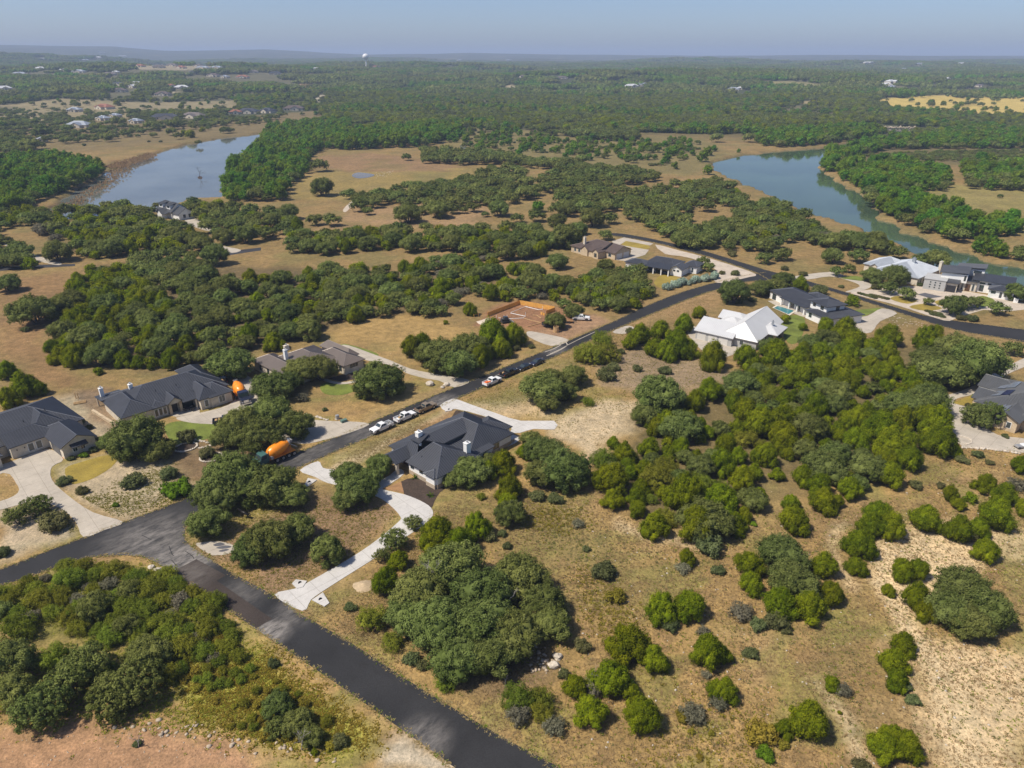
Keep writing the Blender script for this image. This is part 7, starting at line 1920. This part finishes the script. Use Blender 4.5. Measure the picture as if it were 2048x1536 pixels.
# boards wrapped round the site tree
p = G(1112, 664)
gd_ = empty('trunk_guard', p); tag(gd_, 'ring of upright boards round the site tree trunk', 'guard')
for k in range(12):
    th = 2 * math.pi * k / 12
    o = MB().box(-.2, .2, -.03, .03, 0, 1.9).build('board', MAT['lumber'], gd_); o.location = (.85 * math.cos(th), .85 * math.sin(th), 0); o.rotation_euler = (0, 0, th + math.pi / 2)
# sawhorses
for (x, y), lab in (((335, 470), 'orange sawhorse at the meadow edge'), ((515, 440), 'orange sawhorse leaning by the formwork')):
    p = G(*zq(x, y)); sh = empty('sawhorse', p, .4); tag(sh, lab, 'sawhorse')
    MB().box(-1, 1, -.08, .08, .85, .98).build('beam', MAT['plywood'], sh)
    for sx in (-.85, .85):
        for sy in (-.4, .4): MB().tube([(sx, sy * .1, .9), (sx, sy, 0)], .05, 4).build('leg', MAT['plywood'], sh)

# ------------------------------------------------------------------ yards: stone rings, boulders, boxes, pool, hedge
def stone_ring(px, py, rx, ry, n, label, ang=0.5):
    c = G(px, py); root = empty('stone_ring', c, ang); tag(root, label, 'stone ring')
    rg = np.random.default_rng(int(px)); iv, jf = ICO1
    mulch = mesh_obj('mulch', [(rx * .97 * math.cos(2 * math.pi * k / 24), ry * .97 * math.sin(2 * math.pi * k / 24), .05) for k in range(24)], [tuple(range(24))], MAT['mulch'], root)
    me = []
    for v in range(3):
        m = bpy.data.meshes.new('stone'); q = iv * (1 + .15 * rg.normal(size=(len(iv), 1))); m.from_pydata(q.tolist(), [], jf.tolist()); m.materials.append(MAT['rock']); me.append(m)
    for k in range(n):
        th = 2 * math.pi * k / n
        o = link(bpy.data.objects.new('stone', me[k % 3]), root)
        o.location = (rx * math.cos(th), ry * math.sin(th), .12); s = rg.uniform(.2, .32); o.scale = (s * 1.4, s, s * .8); o.rotation_euler = (0, 0, th + 1.57)
stone_ring(372, 895, 2.4, 2.0, 26, 'ring of stones around mulch at the lawn tip')
stone_ring(423, 915, 2.3, 1.9, 26, 'second stone ring of bare soil under the yard oaks')
stone_ring(1925, 881, 2.0, 1.7, 24, 'stone-edged mulch island round the drive tree')
def stone_line(pts, n, label, smin=.18, smax=.4):
    P = smooth_poly([tuple(G(*q)[:2]) for q in pts], 12, False)
    rg = np.random.default_rng(n); root = empty('stone_edging', (P[0][0], P[0][1], 0)); tag(root, label, 'stone edging')
    iv, jf = ICO1; m = bpy.data.meshes.new('stone'); q = iv * (1 + .15 * rg.normal(size=(len(iv), 1))); m.from_pydata(q.tolist(), [], jf.tolist()); m.materials.append(MAT['rock'])
    for k in range(n):
        a = P[int(k / n * (len(P) - 1))]
        o = link(bpy.data.objects.new('stone', m), root); s = rg.uniform(smin, smax)
        o.location = (a[0] - P[0][0] + rg.normal() * .1, a[1] - P[0][1] + rg.normal() * .1, s * .4); o.scale = (s * 1.3, s, s * .7); o.rotation_euler = (0, 0, rg.uniform(0, 6))
stone_line([(380, 878), (400, 882), (425, 888), (420, 893), (395, 897)], 34, 'pale stone edging below the green lawn')
stone_line([(610, 830), (640, 836), (655, 841)], 16, 'stones along the dusty driveway')
stone_line([(1925, 896), (1960, 897), (2000, 902), (2040, 908)], 40, 'rough stone edging below the tan drive', .2, .45)
stone_line([(430, 950), (455, 940), (480, 946)], 14, 'stones beneath the corner oaks')
def boulder(px, py, s, label):
    rg = np.random.default_rng(int(px)); iv, jf = ICO2
    q = iv * (1 + .12 * rg.normal(size=(len(iv), 1))) * np.array([1.2, 1, .75]) * s
    o = mesh_obj('boulder', q.tolist(), jf.tolist(), MAT['rock']); o.location = G(px, py) + Vector((0, 0, s * .45)); tag(o, label, 'boulder')
boulder(860, 770, 1.0, 'large rounded limestone boulder by the long driveway'); boulder(893, 771, .7, 'flat boulder at the driveway mouth'); boulder(885, 776, .5, 'small boulder beside the flat one')
boulder(1115, 1315, .6, 'pale boulder under the oak motte'); boulder(1107, 1333, .7, 'split boulder under the oak motte')
boulder(303, 1136, .5, 'white rock at the corner of the worn junction'); boulder(316, 1143, .6, 'pale rock heap in the brush at the junction')
def ubox(px, py, w, d, hgt, mat, label):
    p = G(px, py); root = empty('utility_box', p, .7); tag(root, label, 'utility box')
    bevelled(MB().box(-w / 2, w / 2, -d / 2, d / 2, .08, hgt).build('cabinet', MAT[mat], root), .05)
    MB().box(-w / 2 - .15, w / 2 + .15, -d / 2 - .15, d / 2 + .15, 0, .09).build('pad', MAT['concrete_old'], root)
    MB().box(-w / 2 + .1, w / 2 - .1, -d / 2 - .02, -d / 2 + .01, .25, hgt - .15).build('door', MAT[mat], root)
ubox(675, 838, .8, .7, 1.1, 'steel_grey', 'grey utility box by the dusty driveway'); ubox(688, 844, 1.5, .9, .7, 'box_green', 'low green utility box beside the grey one')
# culvert headwalls with pipe mouths
def headwall(poly, hole, label):
    P = [G(*q) for q in poly]; c = sum(P, Vector()) / len(P)
    root = empty('culvert_end', (c.x, c.y, 0)); tag(root, label, 'culvert')
    n = len(P); V = [(p.x - c.x, p.y - c.y, .02) for p in P] + [(p.x - c.x, p.y - c.y, .16) for p in P]
    F = [tuple(range(n, 2 * n))] + [(i, (i + 1) % n, (i + 1) % n + n, i + n) for i in range(n)]
    a = sum((V[i][0] * V[(i + 1) % n][1] - V[(i + 1) % n][0] * V[i][1]) for i in range(n))
    if a < 0: F = [f[::-1] for f in F]
    mesh_obj('slab', V, F, MAT['concrete_new'], root)
    hp = G(*hole); 
    MB().tube([(hp.x - c.x, hp.y - c.y, .1), (hp.x - c.x + .05, hp.y - c.y - .05, .18)], .32, 14).build('pipe_mouth', MAT['plastic_black'], root)
headwall([(584, 1168), (592, 1160), (614, 1163), (606, 1175), (594, 1178)], (600, 1167), 'white culvert end on the uphill side of the drive mouth')
headwall([(624, 1201), (649, 1214), (659, 1207), (646, 1186)], (641, 1200), 'white culvert end on the downhill side of the drive mouth')
headwall([(609, 971), (614, 975), (634, 961), (616, 957)], (619, 965), 'white culvert end below the upper drive mouth')
headwall([(890, 824), (903, 822), (907, 818), (893, 814)], (898, 820), 'white culvert end by the dusty tan truck')
sheet('pavement', [(392, 1090), (402, 1085), (440, 1083), (470, 1092), (466, 1105), (425, 1111)], 'concrete_old', 0.03, smooth=2, label='old concrete pad under the corner oaks')
for i in range(4):
    p = G(438 + i * 8, 1090 + i * 4 % 9)
# pool
hp = [tuple(G(1360 + x / 5.12, 560 + y / 5.12)[:2]) for x, y in ((960, 290), (1000, 268), (1170, 318), (1110, 355))]
sheet('pool_deck', [(1535, 602), (1560, 600), (1600, 618), (1630, 640), (1600, 632), (1560, 616)], 'concrete_old', 0.05, label='tan stone terrace around the pool')
pl = empty('swimming_pool', (hp[0][0], hp[0][1], 0)); tag(pl, 'narrow turquoise swimming pool behind the two-storey house', 'pool')
o0 = Vector(hp[0])
V = [(x - o0.x, y - o0.y, .10) for x, y in hp]; mesh_obj('water', V, [(0, 1, 2, 3)], MAT['water_pool'], pl)
cc = [sum(v[0] for v in V) / 4, sum(v[1] for v in V) / 4]
outer = [(cc[0] + (v[0] - cc[0]) * 1.15, cc[1] + (v[1] - cc[1]) * 1.25, .14) for v in V]; inner = [(v[0], v[1], .14) for v in V]
mesh_obj('coping', outer + inner, [(i, (i + 1) % 4, (i + 1) % 4 + 4, i + 4) for i in range(4)], MAT['limestone'], pl)
# agave hedge
hl = smooth_poly([tuple(G(1100 + x / 5.12, 440 + y / 5.12)[:2]) for x, y in ((1190, 710), (1300, 680), (1450, 650), (1600, 620), (1690, 600))], 8, False)
ag = [crown_mesh('agave', lobes_shrub(500 + i, 1.3, 8), 1200, 0.16, .8, 'leaf_agave', 600 + i, .75, 2.6, 1.2) for i in range(3)]
rr = random.Random(3)
for k in range(22):
    a = hl[int(k / 21 * (len(hl) - 1))]
    root = empty('agave_bush', (a[0] + rr.uniform(-.9, .9), a[1] + rr.uniform(-.9, .9), 0), rr.uniform(0, 6)); s = rr.uniform(0.9, 1.9); root.scale = (s, s, s * 1.2)
    tag(root, 'blue-green spiky bush in the roadside hedge of the porch house', 'bush', 'bushes of the blue-green hedge')
    link(bpy.data.objects.new('foliage', ag[k % 3]), root)
# forecourt rows of clipped dark shrubs
for x0, y0, x1, y1, n, lab in ((215, 712, 390, 765, 7, 'tiny dark shrub in the first planted row along the curving road'), (345, 730, 525, 775, 7, 'tiny dark shrub in the second planted row along the curving road'), (965, 910, 1120, 945, 6, 'tiny dark shrub in the row beside the lawn islands'), (1020, 945, 1150, 975, 6, 'tiny dark shrub in the front row beside the lawn islands')):
    for k in range(n):
        t = k / (n - 1); p = G(1680 + (x0 + (x1 - x0) * t) / 5.565, 460 + (y0 + (y1 - y0) * t) / 5.565)
        root = empty('planted_shrub', p, k); root.scale = (.9, .9, .9)
        tag(root, lab, 'bush', lab.replace('tiny dark shrub', 'shrubs')); link(bpy.data.objects.new('crown', KIND['shrub']['crowns'][k % 4]), root)
# yuccas in the mulch
for (px, py), lab in (((829, 957), 'spiky green yucca by the gabled wall'), ((862, 992), 'spiky green yucca in the middle of the mulch bed')):
    p = G(px, py); root = empty('yucca', p); tag(root, lab, 'plant')
    rg = random.Random(px)
    for k in range(22):
        th = rg.uniform(0, 6.28); el = rg.uniform(.2, 1.3); L = rg.uniform(.9, 1.3)
        d = Vector((math.cos(th) * math.cos(el), math.sin(th) * math.cos(el), math.sin(el))); s = Vector((-math.sin(th), math.cos(th), 0)) * .07
        mesh_obj('leaf', [s * .5, -s * .5, d * L * .55 - s + Vector((0, 0, .05)), d * L + Vector((0, 0, -.12)), d * L * .55 + s + Vector((0, 0, .05))], [(0, 1, 2, 3, 4)], MAT['leaf_bright'], root)
# timber pallet and posts left of the stone house
p = G(160, 806); pa = empty('timber_stack', p, .5); tag(pa, 'stack of pale timber left of the stone house', 'timber')
for k in range(5): MB().box(-1.4, 1.4, -.7 + k * .3, -.5 + k * .3, .1 + (k % 2) * .1, .25 + (k % 2) * .1).build('plank', MAT['lumber'], pa)
for (px, py) in ((152, 797), (157, 797)):
    o = MB().box(-.08, .08, -.08, .08, -.1, 1.6).build('post', MAT['lumber']); o.location = G(px, py); tag(o, 'pale wooden post beside the timber stack', 'post', 'posts by the timber stack')
# retaining wall of big blocks below the stone house
a, b = G(186, 824), G(247, 862); d = b - a; ang = math.atan2(d.y, d.x); n = 16
rw = empty('retaining_wall', a, ang); tag(rw, 'low tan block retaining wall along the stone house', 'wall')
for k in range(n): MB().box(k * d.length / n + .02, (k + 1) * d.length / n - .02, -.3 + random.uniform(-.03, .03), .3, 0, .7 + random.uniform(-.04, .04)).build('block', MAT['limestone_warm'], rw)
for px, py, lab in ((130, 915, 'orange traffic cone at the garage corner'),):
    p = G(px, py); c = empty('traffic_cone', p); tag(c, lab, 'cone')
    MB().tube([(0, 0, .05), (0, 0, .8)], [.25, .06], 14).build('cone', MAT['cone_orange'], c); MB().box(-.3, .3, -.3, .3, 0, .05).build('foot', MAT['cone_orange'], c)
# bare trees
def bare(px, py, hgt, label, seed, mat='dead_wood', z=0.0):
    rg = np.random.default_rng(seed); mb = MB()
    def br(p, d, L, r, dep):
        q = p + d * L
        limb(mb, p, q, r, r * .55, rg, 3, .08, 5)
        if dep > 0:
            for _ in range(3):
                e = d + rg.normal(size=3) * .55 + np.array([0, 0, .1]); e /= np.linalg.norm(e)
                br(p + (q - p) * rg.uniform(.6, 1), e, L * rg.uniform(.55, .8), r * .5, dep - 1)
    br(np.array([0, 0, -.1]), np.array([.05, 0, 1.0]), hgt * .4, hgt * .022, 3)
    root = empty('bare_tree', G(px, py, z)); tag(root, label, 'tree'); mb.build('branches', MAT[mat], root)
bare(400, 356, 11, 'bare drowned tree standing in the left river', 5, 'bark', WZ - .5)
bare(868, 1195, 9, 'bleached dead tree rising from the oak motte', 6); bare(1010, 1230, 7, 'grey dead limb tree inside the oak motte', 7)
bare(606, 1500, 4.5, 'thin bare sapling on the stony verge', 8); bare(278, 1495, 3.4, 'thin bare sapling on the pink soil', 9)
bare(1010, 1375, 3, 'small dead snag under the motte', 10); bare(1185, 1370, 4, 'grey dead branches between the junipers', 12)
sheet('mud_islet', [(395, 354), (400, 352), (405, 354), (404, 358), (397, 358)], 'mulch', WZ + .08, zplane=WZ, label='muddy islet at the foot of the drowned tree')
sheet('pond', [(705, 349), (718, 345), (748, 349), (742, 354), (720, 357), (706, 354)], 'water_pond', 0.08, smooth=3, label='small stock pond in the golden meadow')
sheet('pond', [(920, 291), (928, 290), (934, 295), (928, 299), (921, 297)], 'water_pond', 0.08, smooth=3, label='tiny pond among the meadow trees')
stones('loose_stones', 'stony mud around the stock pond', rpts([(752, 345), (790, 341), (780, 352), (750, 358)], 60), .12, .4, 15)
stones('shore_rocks', 'pale rocks along the river bluff', [tuple(GT(1740 + i * 1.6, 252 + rs.uniform(0, 3) + i * .06)[:2]) for i in range(60)], .6, 1.8, 16, 'stone_tan')
# utility carts beside the tan drive
p = G(2040, 896); ct = empty('utility_cart', p, .2); tag(ct, 'small white utility cart at the edge of the tan drive', 'cart')
vbox(ct, 'bed', -1.2, .2, -.6, .6, .4, .75, 'steel_grey', .03); vbox(ct, 'hood', .2, 1.2, -.6, .6, .4, .9, 'paint_white', .05)
for x in (-.8, .8):
    for y in (-.6, .6): wheel(ct, x, y, .3, .2, 'rim_dark')
# patio furniture on the sunken porch
p = G(180 + 1020 / 5.12, 680 + 720 / 5.12); pt = empty('patio_set', p, R(45)); tag(pt, 'dark patio table with chairs on the sunken porch', 'patio set')
MB().tube([(0, 0, .7), (0, 0, .76)], .7, 16).build('table_top', MAT['trim_dark'], pt); MB().tube([(0, 0, 0), (0, 0, .7)], .08, 8).build('leg', MAT['trim_dark'], pt)
for k in range(4):
    th = k * 1.57 + .3; x, y = 1.1 * math.cos(th), 1.1 * math.sin(th)
    MB().box(x - .28, x + .28, y - .28, y + .28, .4, .46).box(x * 1.25 - .28, x * 1.25 + .28, y * 1.25 - .06, y * 1.25 + .06, .4, .95).build('chair', MAT['trim_dark'], pt)
sheet('pavement', [(330, 828), (352, 834), (400, 826), (398, 812), (372, 818), (345, 824)], 'concrete_old', 0.04, label='porch slab of the stone house')

# black horse standing in the gap between the corner oaks
hp_ = G(492, 1037)
hr = empty('horse', hp_, R(168)); tag(hr, 'black horse standing in the gap between the corner oaks', 'horse')
J = [((-.65, 0, 1.33), .30), ((-.1, 0, 1.28), .31), ((.5, 0, 1.33), .29), ((.78, 0, 1.58), .19), ((1.08, 0, 1.92), .13), ((1.22, 0, 2.02), .12), ((1.42, 0, 1.86), .095), ((1.60, 0, 1.68), .075)]
E_ = [(0, 1), (1, 2), (2, 3), (3, 4), (4, 5), (5, 6), (6, 7)]
for sy in (-1, 1):
    for base, chain in ((2, [((.55, .17 * sy, 1.0), .13), ((.57, .18 * sy, .58), .065), ((.54, .18 * sy, .18), .045), ((.60, .18 * sy, .04), .065)]), (0, [((-.62, .18 * sy, .98), .17), ((-.56, .2 * sy, .82), .12), ((-.84, .2 * sy, .52), .065), ((-.78, .2 * sy, .18), .045), ((-.72, .2 * sy, .04), .065)])):
        prev = base
        for q in chain:
            J.append(q); E_.append((prev, len(J) - 1)); prev = len(J) - 1
hme = bpy.data.meshes.new('horse_body'); hme.from_pydata([q[0] for q in J], E_, []); hme.materials.append(MAT['horse_coat'])
hb = link(bpy.data.objects.new('body', hme), hr)
md = hb.modifiers.new('skin', 'SKIN')
for i, q in enumerate(J): hme.skin_vertices[0].data[i].radius = (q[1], q[1])
hme.skin_vertices[0].data[0].use_root = True
hb.modifiers.new('sub', 'SUBSURF').levels = 2; hb.modifiers['sub'].render_levels = 2
MB().tube([(-.9, 0, 1.42), (-1.08, 0, 1.2), (-1.1, 0, .7)], [.06, .09, .03], 8).build('tail', MAT['horse_coat'], hr, True)
MB().prism_y([(.62, 1.72), (1.18, 2.12), (1.12, 2.16), (.55, 1.76)], -.04, .04).build('mane', MAT['horse_coat'], hr)
for sy in (-.07, .07): MB().tube([(1.2, sy, 2.1), (1.22, sy, 2.27)], [.05, .01], 6).build('ear', MAT['horse_coat'], hr)
# thin dark sheets laid as streaks on the old pad
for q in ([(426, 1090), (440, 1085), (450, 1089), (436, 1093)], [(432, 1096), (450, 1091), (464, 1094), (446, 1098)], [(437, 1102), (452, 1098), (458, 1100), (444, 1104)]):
    sheet('dark_streak', q, 'gravel_dark', 0.036, smooth=3, label='dark streak on the old concrete pad')

# ------------------------------------------------------------------ haze
hm = bpy.data.materials.new('haze'); hm.use_nodes = True
for n_ in list(hm.node_tree.nodes): hm.node_tree.nodes.remove(n_)
ho = hm.node_tree.nodes.new('ShaderNodeOutputMaterial'); hv = hm.node_tree.nodes.new('ShaderNodeVolumePrincipled')
hv.inputs['Color'].default_value = (0.60, 0.74, 1.0, 1)
hv.inputs['Density'].default_value = HAZE_DENSITY = 1.4e-4
hv.inputs['Anisotropy'].default_value = 0.0
hm.node_tree.links.new(hv.outputs[0], ho.inputs['Volume'])
hz = MB().box(-30000, 30000, -800, 18500, -8, 215).build('haze', hm)
tag(hz, 'thin blue haze filling the air towards the horizon', 'haze', kind='stuff')
